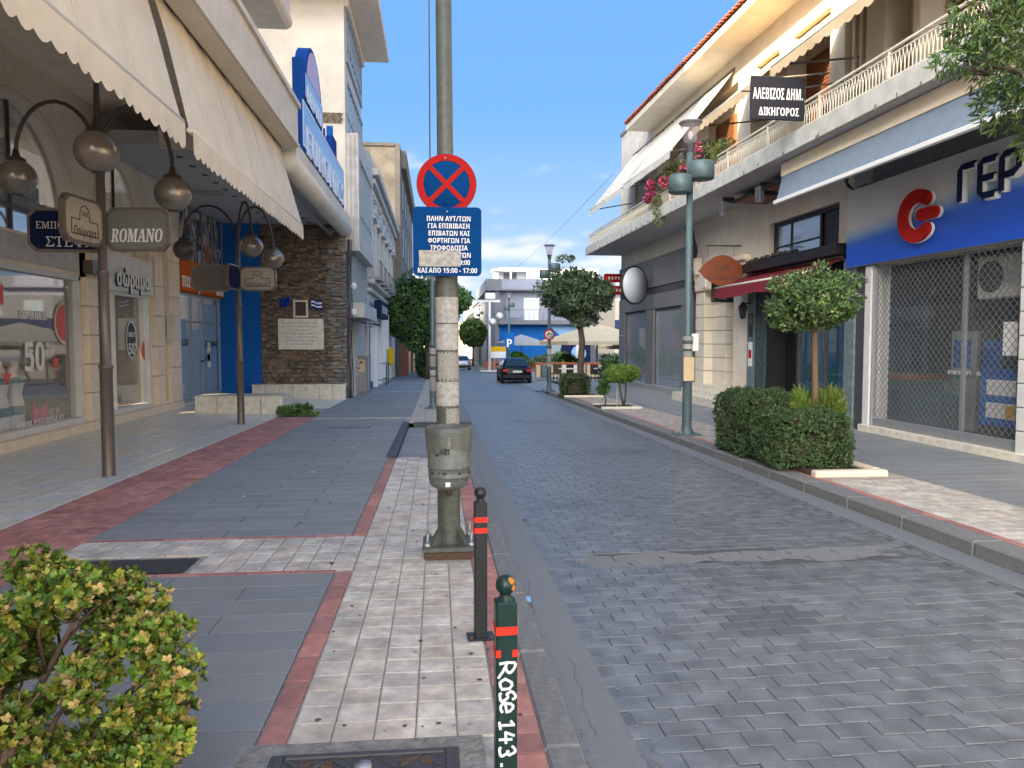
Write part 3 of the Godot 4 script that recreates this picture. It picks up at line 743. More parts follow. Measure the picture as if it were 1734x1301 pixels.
func make_left_side() -> void:
	var b := thing("arcade_building", "cream building with arched windows, deep canopy and lingerie shop windows under it", "building")
	# wall above and between the shop windows
	var s := st()
	arch_panel(s, -7.2, -11.9, -16.75, -14.3, 1.85, 3.5, 3.9, 6.55, 0.28)
	arch_panel(s, -7.2, -16.75, -20.25, -18.65, 1.35, 3.62, 4.4, 6.55, 0.28)
	arch_panel(s, -7.2, -6.2, -11.9, -9.6, 1.85, 3.5, 3.9, 6.55, 0.28)
	quad(s, Vector3(-7.2, -0.3, -20.25), Vector3(-7.2, 6.55, -20.25), Vector3(-7.2, 6.55, -22.2), Vector3(-7.2, -0.3, -22.2))
	bc(s, Vector3(-7.45, 2.9, -6.2), Vector3(-7.203, 3.5, -16.75)); bc(s, Vector3(-7.45, -0.4, -16.47), Vector3(-7.203, 3.5, -17.06)); bc(s, Vector3(-7.45, 2.74, -17.06), Vector3(-7.203, 3.61, -20.24))
	bc(s, Vector3(-7.45, -0.4, 6), Vector3(-7.2, 6.55, -6.2)); bc(s, Vector3(-7.45, -0.4, -6.2), Vector3(-7.2, 2.9, -7.0))
	bc(s, Vector3(-7.5, -0.4, -20.2), Vector3(-7.21, 6.5, -22.2)); bc(s, Vector3(-9.5, -0.4, -21.9), Vector3(-7.21, 5.6, -22.19))
	var wall := put("wall", s, M.cream, b)
	# raised ring round each arch
	for a in [[-9.6, 1.85, 3.9, 3.5], [-14.3, 1.85, 3.9, 3.5], [-18.65, 1.35, 4.4, 3.62]]:
		var g := st()
		var pr: Array = [Vector2(a[0] + a[1] + 0.09, a[3])]
		for k in 21: pr.append(Vector2(a[0] + (a[1] + 0.09) * cos(PI * k / 20), a[2] + (a[1] + 0.09) * sin(PI * k / 20)))
		pr.append(Vector2(a[0] - a[1] - 0.09, a[3]))
		var pp := []
		for q in pr: pp.append(Vector3(-7.19, q.y, q.x))
		tube(g, pp, 0.075, 6)
		put("arch_moulding", g, M.creamlight, b)
		var gl := st(); arch_glass(gl, -7.4, a[0], a[1] + 0.02, a[3] - 0.02, a[2])
		var pane := put("arched_window", gl, M.archglass, b)
		var mu := st()
		bx(mu, Vector3(-7.37, (a[3] + a[2]) * 0.5 + a[1] * 0.5, a[0]), Vector3(0.05, a[1] + a[2] - a[3], 0.06))
		bx(mu, Vector3(-7.375, a[2] + 0.05, a[0]), Vector3(0.05, 0.06, a[1] * 2))
		put("glazing_bar", mu, M.brown, pane)
	box("upper_room", Vector3(-10.5, 3.4, -7), Vector3(-10.4, 6.5, -20.2), M.interior, b)
	box("end_wall", Vector3(-10.4, -0.2, -6.9), Vector3(-7.46, 6.54, -6.98), M.interior, b)
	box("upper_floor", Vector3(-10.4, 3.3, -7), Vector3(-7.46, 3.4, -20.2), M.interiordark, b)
	for z in [-9.6, -14.3, -18.2]:
		for k in 3: box("rack_of_goods", Vector3(-9.4, 3.4, z - 0.9 + k * 0.62), Vector3(-8.6, 4.3 + 0.3 * k, z - 0.5 + k * 0.62), [M.gray, M.interiordark, M.clothblue][k], b)
	# pilasters of travertine blocks
	blocks(b, -7.28, -7.06, -16.5, -17.03, -0.06, 2.9, 0.6, M.travertine)
	blocks(b, -7.28, -7.06, -20.3, -20.86, -0.06, 3.75, 0.72, M.travertine)
	blocks(b, -7.28, -7.06, -21.3, -22.17, -0.06, 5.6, 0.95, M.travertine)
	box("pilaster_recess", Vector3(-7.28, -0.06, -20.87), Vector3(-7.13, 5.6, -21.29), M.cream, b)
	for z in [-20.98, -21.1]:
		var w := st(true); tube(w, [Vector3(-7.1, 0.0, z), Vector3(-7.1, 4.8, z)], 0.018, 6); put("conduit", w, M.travertine, b)
	box("plinth", Vector3(-7.3, -0.5, 4), Vector3(-7.02, -0.06, -22.2), M.travertine, b, 0.015)
	box("lintel_panel", Vector3(-7.22, 2.98, -7.5), Vector3(-7.17, 3.44, -16.4), M.render, b, 0.01)
	# shop windows
	for w in [[-7.0, -16.44, 2.9], [-17.08, -20.2, 2.74]]:
		var f := st()
		bc(f, Vector3(-7.4, -0.06, w[0]), Vector3(-7.16, 0.06, w[1]), 0.006); bc(f, Vector3(-7.4, w[2] - 0.09, w[0]), Vector3(-7.18, w[2], w[1]), 0.006)
		bc(f, Vector3(-7.4, 0.0, w[1]), Vector3(-7.18, w[2], w[1] + 0.08), 0.006); bc(f, Vector3(-7.4, 0.0, w[0]), Vector3(-7.18, w[2], w[0] - 0.08), 0.006)
		if w[1] < -17.5: bc(f, Vector3(-7.38, 0.06, -18.1), Vector3(-7.2, 2.65, -18.14))
		var fr := put("shop_window", f, M.whitepaint, b)
		box("pane", Vector3(-7.31, 0.05, w[0] - 0.02), Vector3(-7.298, w[2] - 0.06, w[1] + 0.04), M.glass, fr)
		box("window_floor", Vector3(-9.8, -0.12, w[0]), Vector3(-7.42, -0.04, w[1]), M.gray, b)
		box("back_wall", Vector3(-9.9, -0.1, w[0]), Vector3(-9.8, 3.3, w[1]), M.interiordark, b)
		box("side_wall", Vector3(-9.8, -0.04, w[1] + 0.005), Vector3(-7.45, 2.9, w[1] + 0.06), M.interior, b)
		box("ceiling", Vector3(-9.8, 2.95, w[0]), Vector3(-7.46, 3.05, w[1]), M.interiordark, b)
	# canopy
	var c := st()
	bc(c, Vector3(-3.25, 5.69, 5), Vector3(-2.9, 6.59, -16.93), 0.02)
	bc(c, Vector3(-3.33, 5.85, 5), Vector3(-3.25, 5.95, -16.93)); bc(c, Vector3(-2.9, 6.5, 5), Vector3(-2.84, 6.6, -16.95)); bc(c, Vector3(-2.9, 5.69, 5), Vector3(-2.87, 5.75, -16.95))
	put("canopy_edge", c, M.creamlight, b)
	box("canopy_soffit", Vector3(-10.6, 6.55, 5), Vector3(-3.26, 6.8, -22.2), M.cream, b)
	box("canopy_end", Vector3(-5.75, 5.62, -16.95), Vector3(-3.26, 6.548, -17.05), M.creamlight, b)
	# upper floors, set back
	box("upper_wall", Vector3(-16, -0.4, 12), Vector3(-5.0, 13.2, 6), M.creamlight, b); box("upper_wall", Vector3(-16, 6.8, 5.99), Vector3(-5.0, 13.2, -7.99), M.creamlight, b)
	box("attic", Vector3(-26, 6.8, -8), Vector3(-5.01, 20.5, -16.9), M.creamlight, b)  # out of view; raised and deepened to shade the office side wall
	var bal := st()
	bc(bal, Vector3(-5.0, 8.05, 4), Vector3(-3.1, 8.35, -16.75), 0.02)
	tube(bal, [Vector3(-3.1, 8.2, 4), Vector3(-3.1, 8.2, -16.72)], 0.16, 10)
	bc(bal, Vector3(-3.15, 8.3, 4), Vector3(-3.0, 9.3, -16.75), 0.02); bc(bal, Vector3(-5.0, 8.3, -16.62), Vector3(-3.15, 9.3, -16.75), 0.02)
	put("balcony", bal, M.creamlight, b)
	for z in [-14.2, -15.3, -16.1]:
		var d := st(true); lathe(d, [Vector2(0.0, 8.035), Vector2(0.05, 8.03), Vector2(0.05, 8.06)], 8, Transform3D(Basis(), Vector3(-3.9, 0, z))); put("downlight", d, M.ink, b)
	for k in 5:
		var wn := box("upper_window", Vector3(-5.1, 8.4, -1.2 - k * 3.2), Vector3(-4.985, 10.6, -2.8 - k * 3.2), M.whitepaint, b)
		box("pane", Vector3(-4.99, 8.45, -1.3 - k * 3.2), Vector3(-4.975, 10.5, -2.7 - k * 3.2), M.mirror, wn)
	# shop sign with dark letters
	var sg := thing("shop_sign", "white shop sign with dark Greek letters over the narrower lingerie window", "sign", Vector3(-7.2, 2.72, -18.6))
	box("board", Vector3(0.0, 0.0, 1.5), Vector3(0.14, 0.82, -1.52), M.whitepaint, sg, 0.01)
	text(sg, "σώραμα", 0.4, Vector3(0.165, 0.28, -0.2), FX, M.ink, "Droid Sans", 700, 0.05, 1.95)
	text(sg, "σώραμα", 0.4, Vector3(0.195, 0.29, -0.18), FX, M.letter, "Droid Sans", 700, 0.01, 1.93)
	box("alarm_box", Vector3(-7.2, 2.98, -16.6), Vector3(-7.0, 3.25, -17.2), M.brownlight, b)
	# decals on the glass
	var d1 := thing("window_lettering", "white sale lettering about swimwear at half price on the larger shop window", "lettering", Vector3(-7.285, 0, -14.9))
	text(d1, "ΟΛΑ ΤΑ ΜΑΓΙΟ", 0.16, Vector3(0, 2.06, 0.1), FX, M.letter, "Droid Sans", 700, 0.004, 0.95)
	text(d1, "50", 0.52, Vector3(0, 1.3, 0.12), FX, M.letter, "Droid Sans", 700, 0.004, 0.7)
	text(d1, "%", 0.14, Vector3(0, 1.5, -0.38), FX, M.letter, "Droid Sans", 700, 0.004)
	var d2 := thing("window_lettering", "white web address lettering low on the larger shop window", "lettering", Vector3(-7.285, 0, -14.95))
	text(d2, "www.estrama.gr", 0.16, Vector3(0, 0.13, 0), FX, M.letter, "Droid Sans", 400, 0.004, 1.75)
	var d3 := thing("window_sticker", "dark oval sale sticker with white print on the narrower shop window", "sticker", Vector3(-7.285, 1.62, -19.25))
	var o := st(); prism(o, circle(0.3, 28, Vector2.ZERO, 0, TAU, 0.46), 0.004, Transform3D(FX, Vector3.ZERO)); put("oval", o, M.ink, d3)
	o = st()
	for q in ringpoly(0.27, 0.3): 
		var q2 := PackedVector2Array()
		for v in q: q2.append(Vector2(v.x, v.y * 1.53))
		prism(o, q2, 0.003, Transform3D(FX, Vector3(0.005, 0, 0)))
	put("ring", o, M.letter, d3)
	text(d3, "SALES", 0.11, Vector3(0.008, 0.13, 0), FX, M.letter, "Droid Sans", 700, 0.003, 0.36)
	text(d3, "50", 0.26, Vector3(0.008, -0.22, 0.02), FX, M.letter, "Droid Sans", 700, 0.003, 0.33)
	text(d3, "%", 0.08, Vector3(0.008, -0.1, -0.2), FX, M.letter, "Droid Sans", 700, 0.003)
	# watermelon slices and stars stuck on the panes
	for q in [["large watermelon slice sticker at the far edge of the larger window", -15.75, 1.95, 0.42], ["small watermelon slice sticker high on the larger window", -13.72, 2.38, 0.2], ["watermelon slice sticker at the far edge of the narrower window", -19.95, 1.35, 0.26]]:
		var g := thing("watermelon_sticker", q[0], "sticker", Vector3(-7.288, q[2], q[1]), 0.0, "watermelon stickers on the shop panes")
		var w := st(); prism(w, circle(q[3], 14, Vector2(q[3] * 0.5, 0), PI * 0.5, PI * 1.5), 0.003, Transform3D(FX, Vector3.ZERO)); put("rind", w, M.creamlight, g)
		w = st(); prism(w, circle(q[3] * 0.86, 14, Vector2(q[3] * 0.5, 0), PI * 0.5, PI * 1.5), 0.003, Transform3D(FX, Vector3(0.004, 0, 0))); put("flesh", w, M.watermelon, g)
	for q in [["red star sticker below the large watermelon slice", -15.55, 1.2, 0.17], ["red star sticker near the nearest mannequins of the larger window", -13.85, 0.98, 0.16]]:
		var w := st(); var pl := PackedVector2Array()
		for k in 10: pl.append(Vector2(sin(TAU * k / 10), cos(TAU * k / 10)) * q[3] * (1.0 if k % 2 == 0 else 0.42))
		prism(w, pl, 0.003, Transform3D(FX, Vector3.ZERO))
		var stn := put("star_sticker", w, M.watermelon); stn.position = Vector3(-7.288, q[2], q[1])
		tag(stn, q[0], "sticker", "star stickers on the shop pane")
	# meter box and number
	var mb := thing("meter_box", "cream meter box on the travertine pilaster beside the blue shop", "meter box", Vector3(-7.06, 1.62, -21.25))
	box("case", Vector3(0, 0, 0.22), Vector3(0.2, 0.66, -0.2), M.creamlight, mb, 0.01); box("door", Vector3(0.2, 0.03, 0.19), Vector3(0.215, 0.63, -0.17), M.whitepaint, mb, 0.004)
	make_mannequins()
	make_awnings()
	make_blue_shop()
	make_euronics()
	make_tall()
	make_left_far()

# lofted body from rings (y, half width, half depth, offset x, offset z)
func loft(s: SurfaceTool, rings: Array, n := 14, xf := Transform3D()) -> void:
	for i in rings.size() - 1:
		var p: Array = rings[i]; var q: Array = rings[i + 1]
		for k in n:
			var a := TAU * k / n; var b := TAU * (k + 1) / n
			quad(s, xf * Vector3(p[3] + cos(a) * p[1], p[0], p[4] + sin(a) * p[2]), xf * Vector3(p[3] + cos(b) * p[1], p[0], p[4] + sin(b) * p[2]), xf * Vector3(q[3] + cos(b) * q[1], q[0], q[4] + sin(b) * q[2]), xf * Vector3(q[3] + cos(a) * q[1], q[0], q[4] + sin(a) * q[2]))

const TORSO := [[0.0, 0.13, 0.1, 0.0, 0.0], [0.06, 0.165, 0.115, 0.0, 0.0], [0.16, 0.185, 0.12, 0, 0.0], [0.26, 0.165, 0.11, 0, 0], [0.38, 0.125, 0.09, 0, 0], [0.48, 0.14, 0.1, 0, 0.01], [0.57, 0.165, 0.125, 0, 0.03], [0.64, 0.17, 0.115, 0, 0.02], [0.71, 0.18, 0.085, 0, 0], [0.76, 0.14, 0.065, 0, 0], [0.79, 0.06, 0.055, 0, 0], [0.86, 0.052, 0.05, 0, 0], [0.87, 0.0, 0.0, 0, 0]]

func make_mannequins() -> void:
	var labels := ["headless swimwear bust nearest the watermelon sticker in the larger window", "headless swimwear bust second from the pink bikini", "headless swimwear bust at the near edge of the larger window"]
	for k in 3:
		var g := thing("mannequin_bust", labels[k], "mannequin", Vector3(-7.62, 0.0, -14.72 + k * 0.5), PI / 2, "swimwear busts in the shop window")
		var s := st(true)
		loft(s, TORSO, 16, Transform3D(Basis.from_scale(Vector3(1.1, 1.25, 1.15)), Vector3(0, 0.16, 0)))
		for sd in [-1.0, 1.0]:
			tube(s, [Vector3(sd * 0.17, 1.03, 0), Vector3(sd * 0.23, 1.0, 0.01), Vector3(sd * 0.255, 0.9, 0.02)], [0.06, 0.06, 0.045], 10)
			tube(s, [Vector3(sd * 0.09, 0.28, 0), Vector3(sd * 0.1, 0.08, 0.01), Vector3(sd * 0.1, 0.0, 0.01)], [0.105, 0.09, 0.085], 10)
		put("body", s, M.skin, g)
		var w := st(true)
		loft(w, [[0.84, 0.185, 0.145, 0, 0.02], [0.87, 0.19, 0.162, 0, 0.035], [0.91, 0.192, 0.16, 0, 0.035], [0.95, 0.186, 0.145, 0, 0.02]], 16)
		put("bikini_top", w, [M.swimblue, M.swimblue, M.watermelon][k], g)
		w = st(true)
		loft(w, [[0.27, 0.205, 0.15, 0, 0], [0.33, 0.216, 0.152, 0, 0], [0.4, 0.216, 0.15, 0, 0], [0.43, 0.212, 0.147, 0, 0]], 16)
		put("bikini_bottom", w, [M.swimblue, M.swimblue, M.watermelon][k], g)
	var pk := thing("bikini_display", "bright pink bikini lying on the window floor beside the busts", "bikini", Vector3(-7.6, -0.03, -15.55))
	var s2 := st(true)
	for sd in [-1.0, 1.0]:
		ball(s2, Vector3(0, 0.2, sd * 0.16), Vector3(0.06, 0.17, 0.15), 10, 6)
		tube(s2, [Vector3(0, 0.3, sd * 0.2), Vector3(0.02, 0.48, sd * 0.26)], 0.022, 6)
	put("cups", s2, M.pink, pk); box("stand", Vector3(-0.05, 0, 0.3), Vector3(0.03, 0.1, -0.3), M.pink, pk, 0.02)
	var gr := thing("bikini_display", "olive green bikini lying at the far corner of the larger window", "bikini", Vector3(-7.6, -0.03, -16.1))
	s2 = st(true)
	for sd in [-1.0, 1.0]: ball(s2, Vector3(0, 0.16, sd * 0.13), Vector3(0.05, 0.16, 0.12), 10, 6)
	put("cups", s2, M.clothkhaki, gr)
	var dr := thing("sea_cloth", "blue green cloth spread over the floor of the larger shop window", "cloth", Vector3(-7.7, -0.035, -14.2))
	s2 = st(true)
	for i in 14:
		for j in 4:
			var P := func(u: int, v: int) -> Vector3: return Vector3(-0.2 + v * 0.13, 0.05 + 0.03 * sin(u * 1.9 + v * 2.0), 0.8 - u * 0.11)
			quad(s2, P.call(i, j), P.call(i + 1, j), P.call(i + 1, j + 1), P.call(i, j + 1))
	put("folds", s2, M.teal, dr)
	var vase := thing("flower_stand", "yellow and green artificial plant on a stand behind the swimwear busts", "plant", Vector3(-8.6, -0.04, -15.3))
	s2 = st(true); tube(s2, [Vector3(0, 0, 0), Vector3(0, 0.9, 0)], [0.1, 0.06], 8); put("stand", s2, M.gray, vase)
	var xs := []; var cols := []
	for i in 90:
		var p := rdir() * rf(0.15, 0.42); xs.append(Transform3D(Basis(rdir(), rf(0, TAU)).scaled(Vector3.ONE * rf(0.08, 0.16)), p + Vector3(0, 1.2, 0))); cols.append(Color(0.25, 0.27, 0.02) if i % 3 else Color(0.05, 0.12, 0.02))
	multi("leaves", leaf_mesh(0.5, 0.2), M.leafgreen, xs, cols, vase)
	for k in 3:
		var rk := thing("clothes_rack", ["rack of dark red clothes behind the green artificial plant", "rack of blue clothes deep inside the larger shop window", "shelf of pink and orange swimwear behind the near busts"][k], "clothes rack", Vector3(-9.2, -0.04, [-15.6, -14.4, -13.2][k]))
		for i in 6: box("garment", Vector3(-0.15, 0.4, 0.5 - i * 0.17), Vector3(0.25, [1.9, 1.5, 1.0][k] + 0.1 * (i % 2), 0.62 - i * 0.17), [[M.signred, M.interiordark], [M.clothblue, M.teal], [M.pink, M.orange]][k][i % 2], rk, 0.03)
		var p := st(true); tube(p, [Vector3(0.05, 0, 0.7), Vector3(0.05, 1.95, 0.7), Vector3(0.05, 1.95, -0.55), Vector3(0.05, 0, -0.55)], 0.018, 6); put("rail", p, M.steel, rk)
	# standing mannequins in the narrower window
	var lb := ["clothed mannequin in khaki top and blue shorts in the narrower window", "smaller mannequin in swim shorts beside the oval sale sticker"]
	for k in 2:
		var sc: float = [1.0, 0.78][k]
		var g := thing("mannequin", lb[k], "mannequin", Vector3(-7.95, -0.04, [-18.3, -19.35][k]), PI / 2 + 0.25, "clothed mannequins in the narrower shop window")
		var s := st(true)
		loft(s, TORSO, 14, Transform3D(Basis.from_scale(Vector3(sc * 1.05, sc * 0.86, sc)), Vector3(0, 0.86 * sc, 0)))
		for sd in [-1.0, 1.0]:
			tube(s, [Vector3(sd * 0.18, 1.44, 0) * sc, Vector3(sd * 0.26, 1.2, -0.02) * sc, Vector3(sd * 0.29, 0.96, 0.06) * sc, Vector3(sd * 0.28, 0.82, 0.1) * sc], [0.05 * sc, 0.045 * sc, 0.035 * sc, 0.03 * sc], 8)
			tube(s, [Vector3(sd * 0.09, 0.92, 0) * sc, Vector3(sd * 0.1, 0.5, 0.02) * sc, Vector3(sd * 0.1, 0.08, -0.01) * sc, Vector3(sd * 0.11, 0.03, 0.1) * sc], [0.085 * sc, 0.06 * sc, 0.04 * sc, 0.035 * sc], 8)
		ball(s, Vector3(0, 1.74 * sc, 0.01), Vector3(0.075, 0.11, 0.09) * sc, 12, 8)
		put("body", s, M.skintan, g)
		var w := st(true)
		if k == 0: loft(w, [[1.0, 0.2, 0.14, 0, 0], [1.2, 0.17, 0.13, 0, 0], [1.38, 0.2, 0.15, 0, 0.02], [1.46, 0.17, 0.09, 0, 0]], 14); put("top", w, M.clothkhaki, g)
		w = st(true)
		loft(w, [[0.62 * sc, 0.22 * sc, 0.15 * sc, 0, 0], [0.8 * sc, 0.21 * sc, 0.15 * sc, 0, 0], [1.02 * sc, 0.17 * sc, 0.12 * sc, 0, 0]], 14); put("shorts", w, M.clothblue, g)
	var wd := thing("display_step", "white display step with sandals inside the narrower shop window", "display step", Vector3(-7.8, -0.04, -19.1))
	box("step", Vector3(-0.35, 0, 0.9), Vector3(0.3, 0.08, -0.9), M.whitepaint, wd, 0.01)
	for i in 5: box("sandal", Vector3(0.02, 0.08, 0.6 - i * 0.3), Vector3(0.25, 0.13, 0.5 - i * 0.3), [M.yellow, M.ink][i % 2], wd, 0.02)
	var slw := thing("slatted_panel", "grey slatted display panel at the back of the narrower shop window", "panel", Vector3(-9.3, -0.04, -18.9))
	for i in 14: box("slat", Vector3(-0.03, 0.05 + i * 0.17, 0.9), Vector3(0.02, 0.19 + i * 0.17, -0.9), M.gray, slw, 0.006)

func awning(label: String, bar_x: float, top_x: float, yb: float, yt: float, z0: float, z1: float, drop: float, m: Material, group: String, called := "awning", scallop := 0.22, end_flap := false) -> Node3D:
	var g := thing(called, label, "awning", Vector3(bar_x, yb, z0), 0.0, group)
	var w := z1 - z0        # runs along -z
	var n := maxi(6, int(absf(w) / 0.2)); var mrow := 8
	var s := st(true)
	for i in n:
		for j in mrow:
			var P := func(u: int, v: int) -> Vector3:
				var f := float(v) / mrow
				return Vector3((top_x - bar_x) * f - signf(top_x - bar_x) * 0.03 * sin(PI * f) + 0.014 * sin(u * 2.1 + v * 0.4) + 0.01 * sin(u * 5.3 - v * 0.7), (yt - yb) * f - 0.05 * sin(PI * f), w * u / n)
			quad(s, P.call(i, j), P.call(i, j + 1), P.call(i + 1, j + 1), P.call(i + 1, j))
	put("canvas", s, m, g)
	for i in range(1, int(absf(w) / 1.15)):
		s = st(true)
		var pts := []
		for v in 9:
			var f := v / 8.0
			pts.append(Vector3((top_x - bar_x) * f - signf(top_x - bar_x) * (0.03 * sin(PI * f) + 0.004), (yt - yb) * f - 0.05 * sin(PI * f) + 0.004, signf(w) * 1.15 * i))
		tube(s, pts, 0.007, 4)
		put("seam", s, m, g)
	s = st(true); tube(s, [Vector3(0, 0, 0), Vector3(0, 0, w)], 0.04, 10); put("front_bar", s, M.creamlight, g)
	s = st(true); tube(s, [Vector3(top_x - bar_x, yt - yb, 0), Vector3(top_x - bar_x, yt - yb, w)], 0.055, 8); put("roller", s, M.brownlight, g)
	# scalloped valance
	s = st()
	var k := maxi(2, roundi(absf(w) / scallop)); var sg := signf(bar_x - top_x)
	for i in k:
		for q in 4:
			var a := (i + q / 4.0) / k; var b := (i + (q + 1) / 4.0) / k
			var da := drop - 0.055 * (1.0 - sin(PI * (q / 4.0))); var db := drop - 0.055 * (1.0 - sin(PI * (q + 1) / 4.0))
			var x0 := sg * (0.045 + 0.012 * sin(a * k * 1.3)); var x1 := sg * (0.045 + 0.012 * sin(b * k * 1.3))
			quad(s, Vector3(sg * 0.04, -0.02, w * a), Vector3(x0, -da, w * a), Vector3(x1, -db, w * b), Vector3(sg * 0.04, -0.02, w * b))
	put("valance", s, m, g)
	s = st(true)
	for zz in [w * 0.04, w * 0.96]: tube(s, [Vector3(0, -0.02, zz), Vector3((top_x - bar_x) * 2.4, (yt - yb) * 0.35, zz)], 0.022, 6)
	put("arm", s, M.brownlight, g)
	return g

func make_awnings() -> void:
	awning("nearest cream scalloped awning under the canopy of the arched building", -2.87, -3.31, 4.08, 5.8, 2.5, -9.2, 0.32, M.canvas, "cream shop awnings on the left")
	awning("cream scalloped awning above the blue shop, ending beside the large blue sign", -2.87, -3.31, 4.06, 5.8, -9.48, -16.95, 0.32, M.canvas, "cream shop awnings on the left")

func make_blue_shop() -> void:
	var b := thing("blue_shop", "closed shop with blue pillars, orange fascia and papered glass doors", "shop front", Vector3(-7.3, 0, 0))
	box("pillar", Vector3(-0.3, -0.4, -22.22), Vector3(0.02, 5.6, -22.75), M.blue, b, 0.01)
	box("end_panel", Vector3(-0.3, -0.4, -27.2), Vector3(1.28, 5.6, -27.29), M.blue, b)
	box("fascia", Vector3(-0.2, 3.04, -22.76), Vector3(0.08, 3.95, -27.18), M.orange, b, 0.01)
	box("back_wall", Vector3(-2.2, -0.4, -22.6), Vector3(-2.1, 5.6, -27.2), M.interiordark, b)
	box("base_step", Vector3(-0.3, -0.5, -22.7), Vector3(0.12, -0.2, -27.2), M.travertine, b)
	text(b, "παναγ", 0.42, Vector3(0.085, 3.36, -23.72), FX, M.letter, "Droid Sans", 700, 0.01, 1.8)
	box("white_label", Vector3(0.07, 3.1, -26.3), Vector3(0.095, 3.4, -27.1), M.letter, b)
	# glazed doors, papered over inside
	var zs := [-22.78, -24.05, -25.2, -27.18]
	for i in 3:
		var f := st(); var z0: float = zs[i]; var z1: float = zs[i + 1]
		for e in [[z0, z0 - 0.05], [z1 + 0.05, z1]]: bc(f, Vector3(-0.14, -0.2, e[0]), Vector3(-0.06, 3.02, e[1]))
		bc(f, Vector3(-0.14, -0.2, z0 - 0.05), Vector3(-0.06, -0.1, z1 + 0.05)); bc(f, Vector3(-0.14, 2.96, z0 - 0.05), Vector3(-0.06, 3.02, z1 + 0.05)); bc(f, Vector3(-0.13, 2.15, z0 - 0.05), Vector3(-0.07, 2.2, z1 + 0.05))
		var d := put("glass_door", f, M.bluegray, b)
		box("pane", Vector3(-0.105, -0.1, z0 - 0.05), Vector3(-0.095, 2.96, z1 + 0.05), M.glassdoor, d)
		box("paper", Vector3(-0.2, -0.15, z0 - 0.03), Vector3(-0.19, [2.25, 1.95, 2.8][i], z1 + 0.03), M.doorpaper, d)
		if i == 1:
			var h := st(true); tube(h, [Vector3(0.0, 0.95, z1 + 0.5), Vector3(0.03, 1.0, z1 + 0.15)], 0.02, 6); put("handle", h, M.ink, d)
	text(b, "MA.GR", 0.2, Vector3(-0.085, 1.55, -23.4), FX, M.ink, "Droid Serif", 700, 0.004, 0.8)
	text(b, "ESORAMA.GR", 0.18, Vector3(-0.085, 1.5, -26.2), FX, M.ink, "Droid Serif", 700, 0.004, 1.3)
	for q in [[-25.75, 0.75, 0.45, 0.3, M.letter], [-25.75, 0.95, 0.22, 0.26, M.taillight], [-25.75, 1.25, 0.3, 0.3, M.letter]]:
		box("notice", Vector3(-0.09, q[1], q[0]), Vector3(-0.082, q[1] + q[2], q[0] - q[3]), q[4], b)
	# printed photographs of clothes above the fascia
	var poster := thing("fashion_poster", "strip of printed fashion pictures above the orange fascia of the blue shop", "poster", Vector3(-7.3, 3.97, -24.97))
	var im := Image.create(512, 192, false, Image.FORMAT_RGB8)
	var pr := RandomNumberGenerator.new(); pr.seed = 5
	im.fill(Color(0.3, 0.28, 0.26))
	for i in 8:
		im.fill_rect(Rect2i(i * 64, 0, 62, 192), [Color(0.8, 0.75, 0.66), Color(0.4, 0.37, 0.36), Color(0.72, 0.72, 0.7), Color(0.25, 0.28, 0.4)][i % 4])
		for k in 34:
			var x := i * 64 + pr.randi_range(2, 40); var y := pr.randi_range(0, 160)
			var c: Color = [Color(0.1, 0.09, 0.09), Color(0.85, 0.78, 0.7), Color(0.5, 0.4, 0.34), Color(0.15, 0.18, 0.4), Color(0.92, 0.9, 0.84)][pr.randi() % 5]
			im.fill_rect(Rect2i(x, y, pr.randi_range(3, 20), pr.randi_range(8, 50)), c)
	for k in 30:
		im.fill_rect(Rect2i(300 + pr.randi_range(0, 40), 110 + pr.randi_range(0, 50), pr.randi_range(3, 9), pr.randi_range(8, 34)), Color(0.9, pr.randf_range(0.25, 0.5), 0.05))
	var pm := StandardMaterial3D.new(); pm.albedo_texture = ImageTexture.create_from_image(im); pm.roughness = 0.4
	var s := st()
	for v in [[Vector3(0.03, 0, 2.2), Vector2(0, 1)], [Vector3(0.03, 1.6, 2.2), Vector2(0, 0)], [Vector3(0.03, 1.6, -2.2), Vector2(1, 0)], [Vector3(0.03, 0, 2.2), Vector2(0, 1)], [Vector3(0.03, 1.6, -2.2), Vector2(1, 0)], [Vector3(0.03, 0, -2.2), Vector2(1, 1)]]:
		s.set_uv(v[1]); s.add_vertex(v[0])
	put("print", s, pm, poster)
	box("backing", Vector3(-0.1, 0, 2.2), Vector3(0.02, 1.6, -2.2), M.darkgray, poster)
	for i in 5: box("post", Vector3(0.02, 0, 2.2 - i * 1.1 + 0.02), Vector3(0.06, 1.6, 2.2 - i * 1.1 - 0.02), M.bluegray, poster)
	# marble planter box in front
	var p := thing("marble_planter", "low marble faced planter in front of the blue shop doors", "planter", Vector3(-6.2, -0.36, -20.9))
	for i in 4: box("marble_panel", Vector3(i * 0.55 + 0.008, 0.02, 0.46), Vector3(i * 0.55 + 0.54, 0.5, 0.5), M.marble, p, 0.004)
	for i in 2: box("marble_panel", Vector3(2.16, 0.02, 0.45 - i * 0.5), Vector3(2.2, 0.5, -0.04 - i * 0.5), M.marble, p, 0.004)
	box("core", Vector3(0.0, 0.0, 0.452), Vector3(2.155, 0.49, -0.55), M.grout, p); box("coping", Vector3(-0.02, 0.5, 0.52), Vector3(2.22, 0.535, -0.55), M.marble, p, 0.006)

